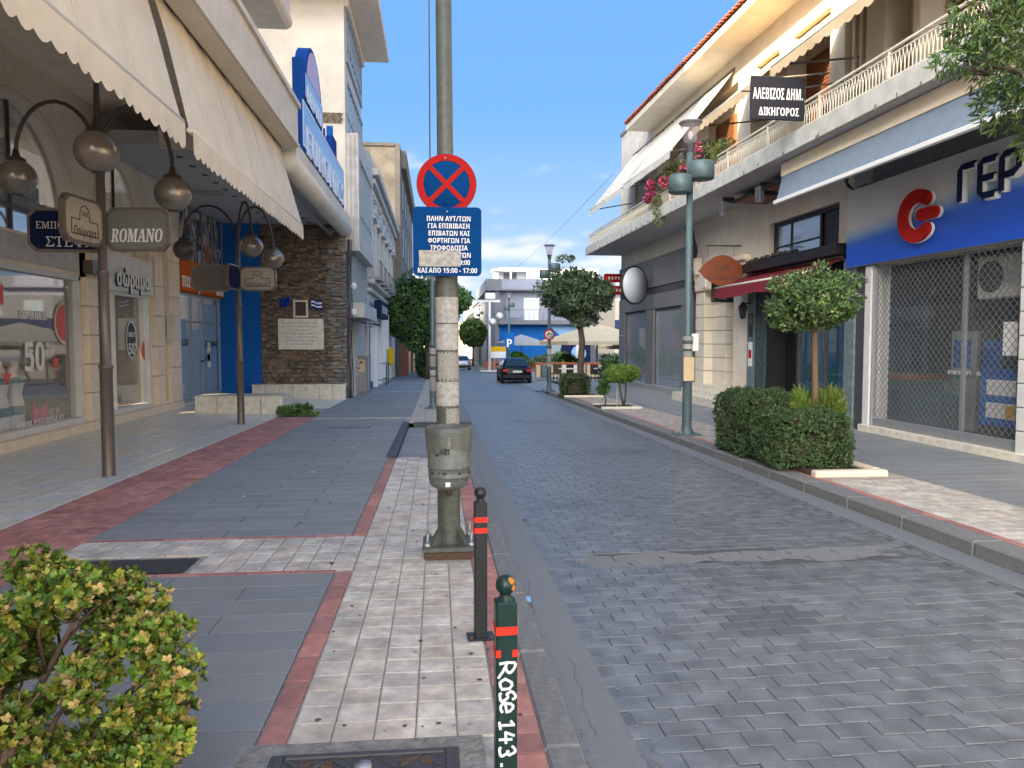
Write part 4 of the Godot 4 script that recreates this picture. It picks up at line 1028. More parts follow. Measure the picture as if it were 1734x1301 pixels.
func make_euronics() -> void:
	var b := thing("shop_canopy", "flat canopy with rounded edge and grey soffit beside the stone wall", "canopy", Vector3(0, 0, 0))
	box("soffit", Vector3(-5.75, 5.6, -17.06), Vector3(-3.1, 5.72, -27.28), M.soffit, b); box("inner_soffit", Vector3(-7.55, 5.6, -22.2), Vector3(-5.75, 5.72, -27.28), M.soffit, b)
	for i in 11:
		for x in [-5.55, -4.3]:
			var d := st(true); lathe(d, [Vector2(0.0, 5.585), Vector2(0.08, 5.585), Vector2(0.08, 5.61)], 10, Transform3D(Basis(), Vector3(x, 0, -17.6 - i * 0.92))); put("downlight", d, M.darkgray, b)
	var s := st(true)
	tube(s, [Vector3(-3.15, 5.42, -16.98), Vector3(-3.15, 5.42, -27.28)], 0.235, 16); put("rounded_edge", s, M.sidewall, b)
	box("front", Vector3(-3.3, 5.4, -17.02), Vector3(-2.95, 5.85, -27.28), M.sidewall, b, 0.02)
	box("roof_deck", Vector3(-7.6, 5.73, -17.06), Vector3(-3.31, 6.0, -27.28), M.soffit, b)
	s = st(true); tube(s, [Vector3(-3.62, 5.25, -17.0), Vector3(-3.62, 5.25, -27.2)], 0.05, 8); tube(s, [Vector3(-3.85, 5.42, -17.0), Vector3(-3.85, 5.42, -27.2)], 0.03, 8); put("rail_pipe", s, M.gray, b)
	s = st(true); ball(s, Vector3(-3.6, 5.32, -26.9), Vector3(0.13, 0.13, 0.13), 10, 6); put("lamp", s, M.gray, b)
	s = st(true); tube(s, [Vector3(-4.2, 5.6, -22.0), Vector3(-4.2, 5.35, -22.0)], 0.03, 6); ball(s, Vector3(-4.2, 5.28, -22.0), Vector3(0.11, 0.1, 0.11), 10, 6); put("camera_dome", s, M.gray, b)
	# the big blue sign on top of the canopy edge
	var g := thing("electronics_store_sign", "large blue box sign with arched top and pale letters on the canopy edge", "sign", Vector3(-2.95, 5.95, -21.3))
	var z0 := 3.6; var z1 := -4.2
	box("lower_box", Vector3(-0.25, -0.1, z0), Vector3(0.0, 1.1, z1), M.euroblue, g, 0.02)
	box("lower_panel", Vector3(0.0, 0.0, z0 - 0.08), Vector3(0.012, 1.02, z1 + 0.08), M.europanel, g)
	var f := st()
	for e in [[Vector3(0.01, 0.0, z0 - 0.1), Vector3(0.02, 0.05, z1 + 0.1)], [Vector3(0.01, 0.97, z0 - 0.1), Vector3(0.02, 1.02, z1 + 0.1)], [Vector3(0.01, 0.05, z0 - 0.1), Vector3(0.02, 0.97, z0 - 0.15)], [Vector3(0.01, 0.05, z1 + 0.15), Vector3(0.02, 0.97, z1 + 0.1)]]: bc(f, e[0], e[1])
	put("border", f, M.eurowhite, g)
	text(g, "EURONICS", 0.62, Vector3(0.03, 0.2, -0.3), FX, M.eurowhite, "Droid Sans", 700, 0.03, 6.9)
	var arch := PackedVector2Array([Vector2(-1.1, 1.12), Vector2(-1.1, 2.0)])
	for k in 13: arch.append(Vector2(0.35 - 1.3 * cos(PI * k / 12), 1.5 + 1.15 * sin(PI * k / 12)))
	arch.append(Vector2(1.75, 1.12))
	f = st(); prism(f, arch, 0.25, Transform3D(FX, Vector3(-0.25, 0, 2.2))); put("arched_box", f, M.euroblue, g)
	f = st(); prism(f, circle(1.05, 24, Vector2(0.35, 1.5), 0.25, PI - 0.25), 0.01, Transform3D(FX, Vector3(0.004, 0, 2.2))); put("disc", f, M.europink, g)
	f = st(); prism(f, PackedVector2Array([Vector2(-0.95, 1.2), Vector2(1.65, 1.2), Vector2(1.65, 1.72), Vector2(-0.95, 1.72)]), 0.01, Transform3D(FX, Vector3(0.012, 0, 2.2))); put("panel", f, M.europanel, g)
	text(g, "ΒΕΡΤΕΡ", 0.36, Vector3(0.03, 1.28, 1.85), FX, M.eurowhite, "Droid Sans", 700, 0.02, 2.3)
	f = st()
	for z in [2.6, 0.5, -2.0]: bx(f, Vector3(-0.3, 0.9, z), Vector3(0.06, 1.9, 0.06))
	put("frame", f, M.bluedeep, g)
	var sm := thing("small_sign_box", "small blue sign box behind the far end of the large blue sign", "sign", Vector3(-3.35, 7.1, -25.6))
	box("case", Vector3(-0.12, 0, 0.4), Vector3(0.12, 1.0, -0.4), M.bluedeep, sm, 0.02); box("edge", Vector3(-0.1, 1.0, 0.38), Vector3(0.1, 1.3, 0.3), M.blue, sm)
	f = st(true); tube(f, [Vector3(0, -1.1, 0), Vector3(0, 0.1, 0)], 0.04, 6); put("post", f, M.darkgray, sm)

func make_tall() -> void:
	var b := thing("office_building", "tall cream office building with ribbon windows, overhanging eave and a rubble stone ground wall", "building")
	box("side_wall", Vector3(-16, 5.74, -27.3), Vector3(-3.1, 13.3, -27.6), M.sidewall, b)
	box("front_wall", Vector3(-3.4, 4.7, -27.6), Vector3(-3.102, 13.3, -33.2), M.tallfront, b)
	box("back", Vector3(-16, -1, -27.7), Vector3(-3.45, 13.2, -33.2), M.sidewall, b)
	box("eave", Vector3(-16, 13.3, -26.4), Vector3(-1.95, 13.62, -33.5), M.creamlight, b, 0.02)
	box("eave_beam", Vector3(-3.4, 13.0, -27.32), Vector3(-2.95, 13.298, -33.3), M.creamlight, b)
	# bare bricks where plaster has come off
	for i in 9:
		for j in 4: box("bare_brick", Vector3(-4.02 + i * 0.09 + 0.045 * (j % 2), 9.05 + j * 0.09, -27.27), Vector3(-3.94 + i * 0.09 + 0.045 * (j % 2), 9.13 + j * 0.09, -27.31), M["stone%d" % ((i * 3 + j) % 8)], b)
	# ribbon windows
	for r in [[8.95, 10.55], [11.35, 12.95]]:
		var f := st()
		bc(f, Vector3(-3.15, r[0] - 0.08, -27.7), Vector3(-3.03, r[0], -33.1)); bc(f, Vector3(-3.15, r[1], -27.7), Vector3(-3.03, r[1] + 0.08, -33.1))
		for k in 8: bc(f, Vector3(-3.13, r[0], -27.7 - k * 0.77), Vector3(-3.05, r[1], -27.75 - k * 0.77))
		bc(f, Vector3(-3.12, r[0] + 0.5, -27.7), Vector3(-3.06, r[0] + 0.55, -33.1))
		var w := put("ribbon_window", f, M.bluegray, b)
		for k in 7: box("pane", Vector3(-3.1, r[0], -27.75 - k * 0.77), Vector3(-3.085, r[1], -28.47 - k * 0.77), M.mirror, w)
	# projecting bay
	var bay := st()
	bc(bay, Vector3(-3.4, 8.0, -27.32), Vector3(-2.66, 8.75, -33.4), 0.01); bc(bay, Vector3(-3.4, 4.72, -27.32), Vector3(-2.66, 5.4, -33.4), 0.01)
	bc(bay, Vector3(-3.4, 5.4, -27.32), Vector3(-2.66, 8.0, -27.72)); bc(bay, Vector3(-3.4, 5.4, -33.0), Vector3(-2.66, 8.0, -33.4))
	for x in [-3.0, -2.85]: bc(bay, Vector3(x, 4.8, -27.29), Vector3(x + 0.05, 8.7, -27.33))
	put("bay", bay, M.render, b)
	var f2 := st()
	for k in 8: bc(f2, Vector3(-2.78, 5.4, -27.74 - k * 0.75), Vector3(-2.69, 8.0, -27.79 - k * 0.75))
	bc(f2, Vector3(-2.77, 6.05, -27.74), Vector3(-2.7, 6.12, -33.0))
	var bw := put("bay_window", f2, M.bluegray, b)
	for k in 7:
		box("pane", Vector3(-2.76, 5.42, -27.79 - k * 0.75), Vector3(-2.74, 6.05, -28.49 - k * 0.75), M.mirror, bw); box("pane", Vector3(-2.76, 6.12, -27.79 - k * 0.75), Vector3(-2.74, 7.98, -28.49 - k * 0.75), M.mirror, bw)
	# fins under the bay, hood and door recess
	for k in 6: box("fin", Vector3(-3.35, 2.96, -28.2 - k * 0.9), Vector3(-2.9, 4.71, -28.32 - k * 0.9), M.bluegray, b, 0.01)
	box("fin_back", Vector3(-3.5, 2.9, -27.6), Vector3(-3.36, 4.71, -33.2), M.bluegray, b)
	box("hood", Vector3(-3.4, 2.42, -27.7), Vector3(-2.55, 2.95, -33.3), M.render, b, 0.015)
	box("glass_hood", Vector3(-3.3, 2.2, -27.9), Vector3(-2.2, 2.23, -31.0), M.glasstint, b)
	var hs := st(true)
	for k in 4: tube(hs, [Vector3(-3.3, 2.4, -28.0 - k * 0.9), Vector3(-2.22, 2.18, -28.0 - k * 0.9)], 0.02, 5)
	put("hood_bar", hs, M.darkgray, b)
	box("ground_front", Vector3(-3.6, -0.6, -29.2), Vector3(-3.05, 2.41, -33.2), M.render, b)
	box("dark_door", Vector3(-3.5, -0.5, -27.9), Vector3(-3.4, 2.1, -29.2), M.darkgray, b)
	# rubble stone wall
	box("stone_bed", Vector3(-6.05, -0.5, -27.34), Vector3(-3.12, 5.58, -27.6), M.mortar, b)
	var sm := []
	for v in 4:
		var raw := st(); bx(raw, Vector3.ZERO, Vector3.ONE, 0.17)
		var vs: PackedVector3Array = raw.commit_to_arrays()[Mesh.ARRAY_VERTEX]
		var s := st()
		for p in vs:      # knock the corners about so that it reads as split stone
			s.add_vertex(p + Vector3(sin(p.x * 37 + p.y * 71 + p.z * 13 + v), sin(p.x * 91 + p.y * 17 + p.z * 43 + v * 2), 1.6 * sin(p.x * 23 + p.y * 59 + p.z * 31 + v * 3)) * 0.07)
		sm.append(mesh_of(s))
	rng.seed = 31
	var xs := []; var cols := []; var y := -0.02; var count := 0
	while y < 5.5:
		var hh := rf(0.065, 0.145)
		var x := -6.03
		while x < -3.14:
			var quoin := x > -3.8
			var ww := rf(0.11, 0.27) if not quoin else rf(0.18, 0.36)
			ww = minf(ww, -3.13 - x)
			if ww > 0.05:
				var hy := hh * rf(0.7, 1.2)
				var bas := Basis(Vector3.BACK, rf(-0.16, 0.16)) * Basis.from_scale(Vector3(ww * 1.06, hy * 1.1, rf(0.12, 0.2)))
				var t := Transform3D(bas, Vector3(x + ww * 0.5, y + hh * 0.5 + rf(-0.025, 0.025), -27.34 + rf(-0.01, 0.015)))
				var hidden := (x > -5.5 and x < -3.9 and y > 1.3 and y < 2.4) or y > 4.6 or ww < 0.19
				if not hidden and count < 298:
					putm("rubble_stone", sm[rng.randi() % 4], M["%s%d" % ["stonegrey" if quoin else "stone", rng.randi() % (5 if quoin else 8)]], b, t); count += 1
				else:
					xs.append(t); var q := rf(0.6, 1.4)
					cols.append(Color(0.33 * q, 0.29 * q, 0.245 * q) if quoin else Color(0.28 * q, 0.205 * q * rf(0.94, 1.04), 0.145 * q * rf(0.85, 1.1)))
			x += ww + 0.012
		y += hh + 0.008
	multi("rubble_infill", sm[0], M.stonefar, xs, cols, b)
	# marble bench along its foot
	var p := thing("marble_bench", "long marble faced ledge along the foot of the rubble stone wall", "ledge", Vector3(-6.28, -0.45, -27.28))
	for i in 7: box("marble_panel", Vector3(i * 0.45 + 0.008, 0.0, 0.36), Vector3(i * 0.45 + 0.442, 0.53, 0.4), M.marble, p, 0.004)
	box("core", Vector3(0, 0, 0.02), Vector3(3.14, 0.52, 0.357), M.grout, p); box("coping", Vector3(-0.01, 0.53, 0.0), Vector3(3.17, 0.56, 0.41), M.marble, p, 0.006)
	var rock := st(true); ball(rock, Vector3(2.75, 0.6, 0.18), Vector3(0.3, 0.06, 0.16), 10, 6); put("loose_stone", rock, M.stonegrey1, p)
	# plaque, photograph and flags
	var pq := thing("memorial_plaque", "white marble memorial plaque with engraved lines on the rubble stone wall", "plaque", Vector3(-4.67, 1.83, -27.2))
	box("slab", Vector3(-0.77, -0.53, -0.1), Vector3(0.77, 0.53, 0.03), M.marble, pq, 0.01)
	var en := st(); rng.seed = 8
	var yy := 0.38
	for r in [[0.5, 3], [0.62, 5], [0.3, 2], [0.66, 6], [0.6, 5], [0.55, 4], [0.3, 2]]:
		var x: float = -r[0]
		while x < r[0]:
			var l := rf(0.03, 0.12); bx(en, Vector3(x + l * 0.5, yy, 0.031), Vector3(l, 0.025, 0.004)); x += l + 0.025
		yy -= 0.12
	put("engraving", en, M.gray, pq)
	var ph := thing("framed_photograph", "white framed dark photograph above the marble plaque", "picture", Vector3(-4.67, 2.7, -27.2))
	var fr := st()
	for e in [[Vector3(0, 0.27, 0), Vector3(0.5, 0.07, 0.06)], [Vector3(0, -0.27, 0), Vector3(0.5, 0.07, 0.06)], [Vector3(0.215, 0, 0), Vector3(0.07, 0.47, 0.06)], [Vector3(-0.215, 0, 0), Vector3(0.07, 0.47, 0.06)]]: bx(fr, e[0], e[1], 0.008)
	put("frame", fr, M.marble, ph); box("picture", Vector3(-0.18, -0.235, -0.09), Vector3(0.18, 0.235, 0.005), M.rust, ph)
	for k in 2:
		var fl := thing("flag", ["plain blue flag hanging beside the framed photograph", "blue and white striped flag hanging beside the framed photograph"][k], "flag", Vector3([-5.2, -4.13][k], 2.88, -27.2))
		for r in 5:
			var fs := st(true)
			for i in 6:
				var P := func(u: int, v: float) -> Vector3: return Vector3((-0.17 + u * 0.058), -v * 0.062 + 0.16 + 0.02 * sin(u * 1.4) - 0.012 * u * (1 if k else -1), 0.03 + 0.03 * sin(u * 1.8 + k))
				quad(fs, P.call(i, r), P.call(i, r + 1.0), P.call(i + 1, r + 1.0), P.call(i + 1, r))
			put("stripe", fs, M.bluedeep if k == 0 or r % 2 == 0 else M.letter, fl)
		var rod := st(true); tube(rod, [Vector3(-0.2, 0.18, 0), Vector3(0.2, 0.18, 0.02)], 0.012, 6); put("rod", rod, M.brown, fl)
	# cables and pipes at the corner
	var cb := thing("corner_cables", "bundle of dark cables and downpipe at the corner of the rubble stone wall", "cables", Vector3(-3.06, -0.4, -27.26))
	for k in 4:
		var s := st(true); var pts := []
		for i in 12: pts.append(Vector3(0.02 + k * 0.035 + 0.02 * sin(i * 1.3 + k * 2), i * 0.5, 0.02 * cos(i + k)))
		tube(s, pts, 0.016 if k else 0.04, 6); put("cable", s, M.darkgray, cb)
	for yb in [3.0, 3.9]:
		var s := st(true); ball(s, Vector3(0.2, yb, 0), Vector3(0.1, 0.13, 0.08), 10, 6); put("lamp", s, M.letter, cb)

# a plain far building: body, windows with panes, balconies; front faces +x (turn 0) of width w along -z, height h
func plain_building(called: String, label: String, at: Vector3, turn: float, w: float, h: float, deep: float, m: Material, floors: int, cols: int, group := "", first := 3.6, bal := false) -> Node3D:
	var b := thing(called, label, "building", at, turn, group)
	box("wall", Vector3(-deep, -1.5, 0), Vector3(0, h, -w), m, b)
	box("parapet", Vector3(-deep - 0.1, h, 0.1), Vector3(0.15, h + 0.25, -w - 0.1), m, b)
	var fh := (h - first) / maxf(1, floors)
	for f in floors:
		if bal: box("balcony", Vector3(0, first + f * fh - 0.1, -0.3), Vector3(1.1, first + f * fh + 0.08, -w + 0.3), m, b)
		for c in cols:
			var z := -w * (c + 0.5) / cols; var y := first + f * fh + 0.35
			var ww := minf(1.3, w / cols * 0.6)
			var win := box("window", Vector3(-0.05, y, z + ww * 0.5), Vector3(0.03, y + fh * 0.62, z - ww * 0.5), M.whitepaint, b)
			box("pane", Vector3(0.03, y + 0.06, z + ww * 0.42), Vector3(0.04, y + fh * 0.62 - 0.06, z - ww * 0.42), M.bluegray if (c + f) % 3 else M.mirror, win)
		if bal:
			var r := st()
			for k in int(w / 0.5): bx(r, Vector3(1.05, first + f * fh + 0.55, -0.4 - k * 0.5), Vector3(0.025, 0.95, 0.025))
			bx(r, Vector3(1.05, first + f * fh + 1.03, -w * 0.5), Vector3(0.05, 0.05, w - 0.6))
			put("railing", r, M.darkgray, b)
	for c in cols:
		var z := -w * (c + 0.5) / cols
		box("shop_opening", Vector3(-0.05, 0.0, z + w / cols * 0.38), Vector3(0.02, first - 0.8, z - w / cols * 0.38), M.darkgray, b)
	return b

func make_left_far() -> void:
	var b := thing("neoclassical_building", "pale neoclassical building with stacked cornices beyond the office building", "building", Vector3(-2.95, -0.5, -33.3))
	box("wall", Vector3(-9, -1, -0.05), Vector3(0, 9.1, -17.9), M.neo, b)
	for c in [[9.1, 0.55, 0.3], [8.75, 0.4, 0.2], [8.5, 0.22, 0.15], [4.55, 0.3, 0.2], [4.2, 0.18, 0.16]]: box("cornice", Vector3(-0.2, c[0], -0.06), Vector3(c[1], c[0] + c[2], -18.0), M.neo, b, 0.03)
	box("attic", Vector3(-8.5, 9.4, -0.3), Vector3(0.1, 10.2, -17.7), M.neo, b)
	for k in 20: box("dentil", Vector3(0, 8.3, -0.4 - k * 0.9), Vector3(0.3, 8.5, -0.75 - k * 0.9), M.neo, b)
	for k in 6:
		var z := -1.6 - k * 2.9
		var w := box("window", Vector3(-0.1, 4.95, z + 0.55), Vector3(0.08, 7.3, z - 0.55), M.whitepaint, b)
		box("pane", Vector3(0.08, 5.05, z + 0.43), Vector3(0.09, 7.2, z - 0.43), M.bluegray, w)
		var p := st(); prism(p, PackedVector2Array([Vector2(-0.85, 0), Vector2(0.85, 0), Vector2(0, 0.5)]), 0.4, Transform3D(FX, Vector3(-0.05, 7.6, z))); bc(p, Vector3(-0.05, 7.42, z + 0.8), Vector3(0.32, 7.6, z - 0.8))
		put("pediment", p, M.neo, b)
		for s in [-1, 1]: box("pilaster", Vector3(-0.05, 4.75, z + s * 0.72 + 0.12), Vector3(0.16, 7.42, z + s * 0.72 - 0.12), M.neo, b, 0.02)
		var bl := st(); bc(bl, Vector3(0, 4.74, z + 0.95), Vector3(0.55, 4.86, z - 0.95))
		for j in 9: bx(bl, Vector3(0.5, 5.2, z + 0.85 - j * 0.21), Vector3(0.03, 0.7, 0.03))
		bx(bl, Vector3(0.5, 5.57, z), Vector3(0.06, 0.05, 1.85)); put("balcony", bl, M.neodark, b)
		var o := box("arched_opening", Vector3(-0.05, 0.0, z + 0.75), Vector3(0.03, 2.9, z - 0.75), M.darkgray, b)
		box("pane", Vector3(0.03, 0.3, z + 0.6), Vector3(0.04, 2.7, z - 0.6), M.mirror, o)
		box("ground_pier", Vector3(-0.05, -0.3, z - 1.25), Vector3(0.2, 3.6, z - 1.65), M.letter, b, 0.02)
	var sg := thing("bank_sign", "dark blue fascia sign on the pale neoclassical building", "sign", Vector3(-2.75, 2.65, -34.6))
	box("board", Vector3(0, 0, 0), Vector3(0.3, 0.75, -5.0), M.navy, sg, 0.01)
	for k in 6: box("letter_stroke", Vector3(0.3, 0.2, -0.6 - k * 0.62), Vector3(0.32, 0.55, -0.95 - k * 0.62), M.gray, sg)
	var t := thing("tan_building", "tall tan building with blank weathered side wall beyond the neoclassical building", "building", Vector3(-2.35, -0.8, -51.6))
	box("side_wall", Vector3(-14, -1, 0), Vector3(-0.35, 15.1, -26), M.tan, t)
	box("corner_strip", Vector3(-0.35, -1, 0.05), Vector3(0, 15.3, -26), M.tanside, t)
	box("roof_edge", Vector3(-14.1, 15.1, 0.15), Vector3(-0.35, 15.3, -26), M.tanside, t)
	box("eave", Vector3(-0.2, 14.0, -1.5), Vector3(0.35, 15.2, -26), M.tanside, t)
	box("plaster_patch", Vector3(-3.4, 8.6, 0.0), Vector3(-0.5, 8.9, 0.012), M.creamlight, t)
	for f in 3:
		for c in 5:
			var w := box("window", Vector3(-0.02, 4.8 + f * 3.3, -2.5 - c * 4.6), Vector3(0.03, 7.0 + f * 3.3, -4.0 - c * 4.6), M.rust, t)
			box("pane", Vector3(0.03, 4.9 + f * 3.3, -2.6 - c * 4.6), Vector3(0.04, 6.9 + f * 3.3, -3.9 - c * 4.6), M.bluegray, w)
	for k in 7: box("shop_pier", Vector3(-0.02, -0.8, -0.6 - k * 3.8), Vector3(0.3, 3.4, -1.1 - k * 3.8), [M.terracotta, M.wood, M.creamlight][k % 3], t)
	var rear := plain_building("added_shade_block", "unseen tall block added behind the neoclassical building to shade the tan wall", Vector3(-14.5, -1, -36), 0.0, 16, 26.0, 14, M.creamlight, 5, 4)  # hidden block, added to keep the sun off the tan side wall
	rear.position = Vector3(-14.5, -1, -36)
	plain_building("low_house", "low cream house far down the left pavement behind the street tree", Vector3(-2.4, -1.3, -78), 0.0, 16, 7.0, 10, M.creamlight, 1, 5)
	plain_building("far_house", "far grey house at the left end of the street", Vector3(-2.2, -1.4, -95), 0.0, 24, 9.0, 10, M.render, 2, 6)

# ---------------------------------------------------------------- right side of the street, in the frame of the right building
var RB := Transform3D(Basis(Vector3.UP, deg_to_rad(1.45)), Vector3(8.6, 0, 0))
func rthing(called: String, label: String, category: String, at := Vector3.ZERO, group := "") -> Node3D:
	return thing(called, label, category, RB * at, deg_to_rad(1.45), group)

func make_right_side() -> void:
	var b := rthing("balcony_building", "long two storey building with shops below and a continuous balcony above on the right", "building")
	# ground floor: piers between shops, beam above
	var s := st()
	bc(s, Vector3(0.0, 4.62, 6), Vector3(0.4, 5.2, -32.2)); bc(s, Vector3(6, -1, 6), Vector3(9, 10, -32.2))
	bc(s, Vector3(0.02, -0.2, 6), Vector3(0.4, 4.62, -10.2)) 
	bc(s, Vector3(0.01, 3.02, -10.2), Vector3(0.4, 4.62, -15.0))
	bc(s, Vector3(0.0, 4.45, -15.0), Vector3(0.4, 4.62, -19.4))
	bc(s, Vector3(0.0, 3.3, -15.0), Vector3(0.4, 3.55, -19.4))
	bc(s, Vector3(0.0, 3.55, -18.35), Vector3(0.4, 4.45, -19.4)); bc(s, Vector3(0.0, 3.55, -14.6), Vector3(0.4, 4.45, -15.2))
	bc(s, Vector3(0.0, 3.15, -19.4), Vector3(0.4, 4.62, -23.3))
	put("wall", s, M.rightwall, b)
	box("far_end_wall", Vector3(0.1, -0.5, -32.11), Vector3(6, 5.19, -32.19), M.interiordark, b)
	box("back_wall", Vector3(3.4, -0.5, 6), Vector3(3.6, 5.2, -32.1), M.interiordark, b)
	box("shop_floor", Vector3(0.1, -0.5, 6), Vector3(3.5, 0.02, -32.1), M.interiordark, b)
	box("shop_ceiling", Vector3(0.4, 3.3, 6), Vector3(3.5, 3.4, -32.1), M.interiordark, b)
	box("balcony_slab", Vector3(-1.46, 5.2, 6), Vector3(0.1, 5.5, -32.3), M.soffit, b)
	box("balcony_edge", Vector3(-1.52, 5.2, 6), Vector3(-1.463, 5.53, -32.35), M.slabedge, b, 0.008)
	var drip := st(); rng.seed = 44
	for k in 60:
		var z := rf(4, -32); bx(drip, Vector3(-1.53, 5.22 + rf(-0.02, 0.05), z), Vector3(0.012, rf(0.04, 0.1), rf(0.01, 0.05)))
	put("stains", drip, M.stonegrey0, b)
	# upper floor
	s = st()
	bc(s, Vector3(0.35, 5.5, 6), Vector3(0.6, 9.3, -28.0)); bc(s, Vector3(0.0, 8.55, 6), Vector3(0.349, 9.3, -28.0))
	put("upper_wall", s, M.yellowwall, b)
	var piers := [[-29.8, -31.9], [-27.0, -28.2], [-23.3, -24.3], [-19.3, -20.1], [-17.35, -17.75], [-14.95, -15.5], [-13.6, -14.2], [-12.6, -12.8], [-9.5, -10.0], [-6, -6.5], [-2, -3]]
	for p in piers: box("pier", Vector3(-0.12, 5.5, p[0]), Vector3(0.348, 8.552, p[1]), M.pier, b, 0.01)
	for z in [-14.45, -14.7]:
		var d := st(true); tube(d, [Vector3(-0.04, 5.5, z), Vector3(-0.04, 8.4, z)], 0.05, 8); put("drainpipe", d, M.creamlight, b)
	# shutters and doors
	for q in [[-15.9, -17.2, M.shutter], [-11.0, -12.4, M.shutter], [-21.2, -22.6, M.shutter], [-25.2, -26.4, M.pier], [-7.2, -8.8, M.shutter]]:
		var dr := box("balcony_door", Vector3(0.27, 5.5, q[0]), Vector3(0.349, 7.95, q[1]), M.wood, b)
		for k in 30: box("slat", Vector3(0.245, 5.55 + k * 0.079, q[0] - 0.06), Vector3(0.27, 5.612 + k * 0.079, q[1] + 0.06), q[2], dr)
	var hl := st(true); ball(hl, Vector3(0.2, 8.05, -15.75), Vector3(0.12, 0.12, 0.12), 10, 6); put("wall_lamp", hl, M.canvasgold, b)
	# flat roofed end and its window
	box("end_block", Vector3(-0.02, 5.5, -28.0), Vector3(5.9, 10.15, -32.2), M.render, b)
	box("end_coping", Vector3(-0.08, 10.15, -27.9), Vector3(6, 10.25, -32.3), M.graypanel, b)
	box("end_window", Vector3(-0.05, 6.2, -30.3), Vector3(0.0, 7.9, -31.0), M.bluegray, b)
	# eave with roof tiles
	box("eave", Vector3(-0.95, 9.28, 6), Vector3(0.35, 9.5, -28.2), M.creamlight, b, 0.02)
	s = st(); quad(s, Vector3(-1.0, 9.52, 6), Vector3(-1.0, 9.52, -28.3), Vector3(4.5, 11.3, -28.3), Vector3(4.5, 11.3, 6)); put("roof", s, M.tile, b)
	var ts := st(true)
	var prof := []
	for k in 7: prof.append(Vector3(0, 0.055 * sin(PI * k / 6), 0.075 * cos(PI * k / 6)))
	for k in 6:
		var a: Vector3 = prof[k]; var c: Vector3 = prof[k + 1]
		quad(ts, a, c, c + Vector3(0.45, 0.13, 0), a + Vector3(0.45, 0.13, 0))
		tri(ts, a, Vector3(0, 0, 0), c)
	var tm := mesh_of(ts)
	for k in 140: putm("roof_tile", tm, M.tile, b, Transform3D(Basis(Vector3.RIGHT, rf(-0.04, 0.04)), Vector3(-1.06 + rf(-0.015, 0.015), 9.515, -0.6 - k * 0.197)))
	# railing of the balcony: bottom and top rail, panels of crossing hoops
	var r := st()
	bx(r, Vector3(-1.42, 5.58, -12.9), Vector3(0.03, 0.025, 38.4)); bx(r, Vector3(-1.42, 6.02, -12.9), Vector3(0.045, 0.03, 38.4)); bx(r, Vector3(-1.42, 5.94, -12.9), Vector3(0.02, 0.016, 38.4))
	put("rail", r, M.pier, b)
	var hoop := st(true)
	for o in [0.0, 0.09]:
		var pts := []
		for k in 9: pts.append(Vector3(0, 0.35 * sin(PI * k / 8), o - 0.09 * cos(PI * k / 8)))
		tube(hoop, pts, 0.008, 4, false)
	var hm := mesh_of(hoop)
	var hx := []
	for k in 200:
		var t := Transform3D(Basis(), Vector3(-1.42, 5.59, 4 - k * 0.18))
		if t.origin.z < -7.0: putm("hoop", hm, M.pier, b, t)
		else: hx.append(t)
	multi("hoops", hm, M.pier, hx, [], b)
	for k in 19: box("baluster", Vector3(-1.435, 5.5, 5 - k * 2.05), Vector3(-1.4, 6.03, 4.96 - k * 2.05), M.pier, b)
	# soffit fittings: heat lamps, panels
	for q in [[-0.85, -14.9], [-0.85, -17.1], [-0.95, -19.0]]:
		var g := rthing("canister_lamp", "steel canister lamp under the balcony, %s" % {-14.9: "nearest the bank shop", -17.1: "middle of the three by the cafe window", -19.0: "above the hanging oval cafe sign"}[q[1]], "lamp", Vector3(q[0], 4.75, q[1]), "canister lamps under the balcony")
		var l := st(true); lathe(l, [Vector2(0, 0), Vector2(0.1, 0.0), Vector2(0.1, 0.32), Vector2(0.115, 0.33), Vector2(0, 0.34)], 14); put("can", l, M.chrome, g)
		box("bracket", Vector3(0.02, 0.33, -0.03), Vector3(0.3, 0.44, 0.03), M.darkgray, g)
	for q in [[-15.6, -16.9, "nearer"], [-17.4, -18.6, "farther"]]:
		var g := rthing("wood_panel", "%s dark framed wooden panel under the balcony over the cafe window" % q[2], "panel", Vector3(-0.4, 4.98, 0), "wooden panels under the balcony")
		box("frame", Vector3(-0.5, 0.0, q[0]), Vector3(0.4, 0.06, q[1]), M.ink, g); box("board", Vector3(-0.44, -0.012, q[0] - 0.06), Vector3(0.34, 0.0, q[1] + 0.06), M.rosewood, g)
		var l := st(true); tube(l, [Vector3(0, 0.06, q[0] - 0.3), Vector3(0, 0.22, q[0] - 0.3)], 0.015, 5); put("hanger", l, M.ink, g)
	# canvas awnings of the upper floor
	right_awning("large white scalloped awning at the far end of the balcony", -1.75, 0.0, 6.75, 8.95, -20.6, -25.4, M.canvaswhite)
	right_awning("white scalloped awning at the very end of the balcony, farthest from the camera", -1.75, 0.0, 6.75, 8.95, -25.6, -30.4, M.canvaswhite)
	right_awning("half folded cream awning beside the lawyer's sign", -1.65, 0.2, 6.95, 8.55, -15.4, -19.2, M.canvasgold)
	right_awning("half folded cream awning at the near end of the balcony", -1.65, 0.2, 6.95, 8.55, -9.6, -14.9, M.canvasgold)
	make_bank()
	make_cafe()
	make_entrance()
	make_grey_shop()

func right_awning(label: String, bar_x: float, top_x: float, yb: float, yt: float, z0: float, z1: float, m: Material) -> void:
	var g := awning(label, bar_x, top_x, yb, yt, z0, z1, 0.24, m, "awnings over the long balcony", "balcony_awning", 0.3)
	g.transform = RB * Transform3D(Basis(), Vector3(bar_x, yb, z0))

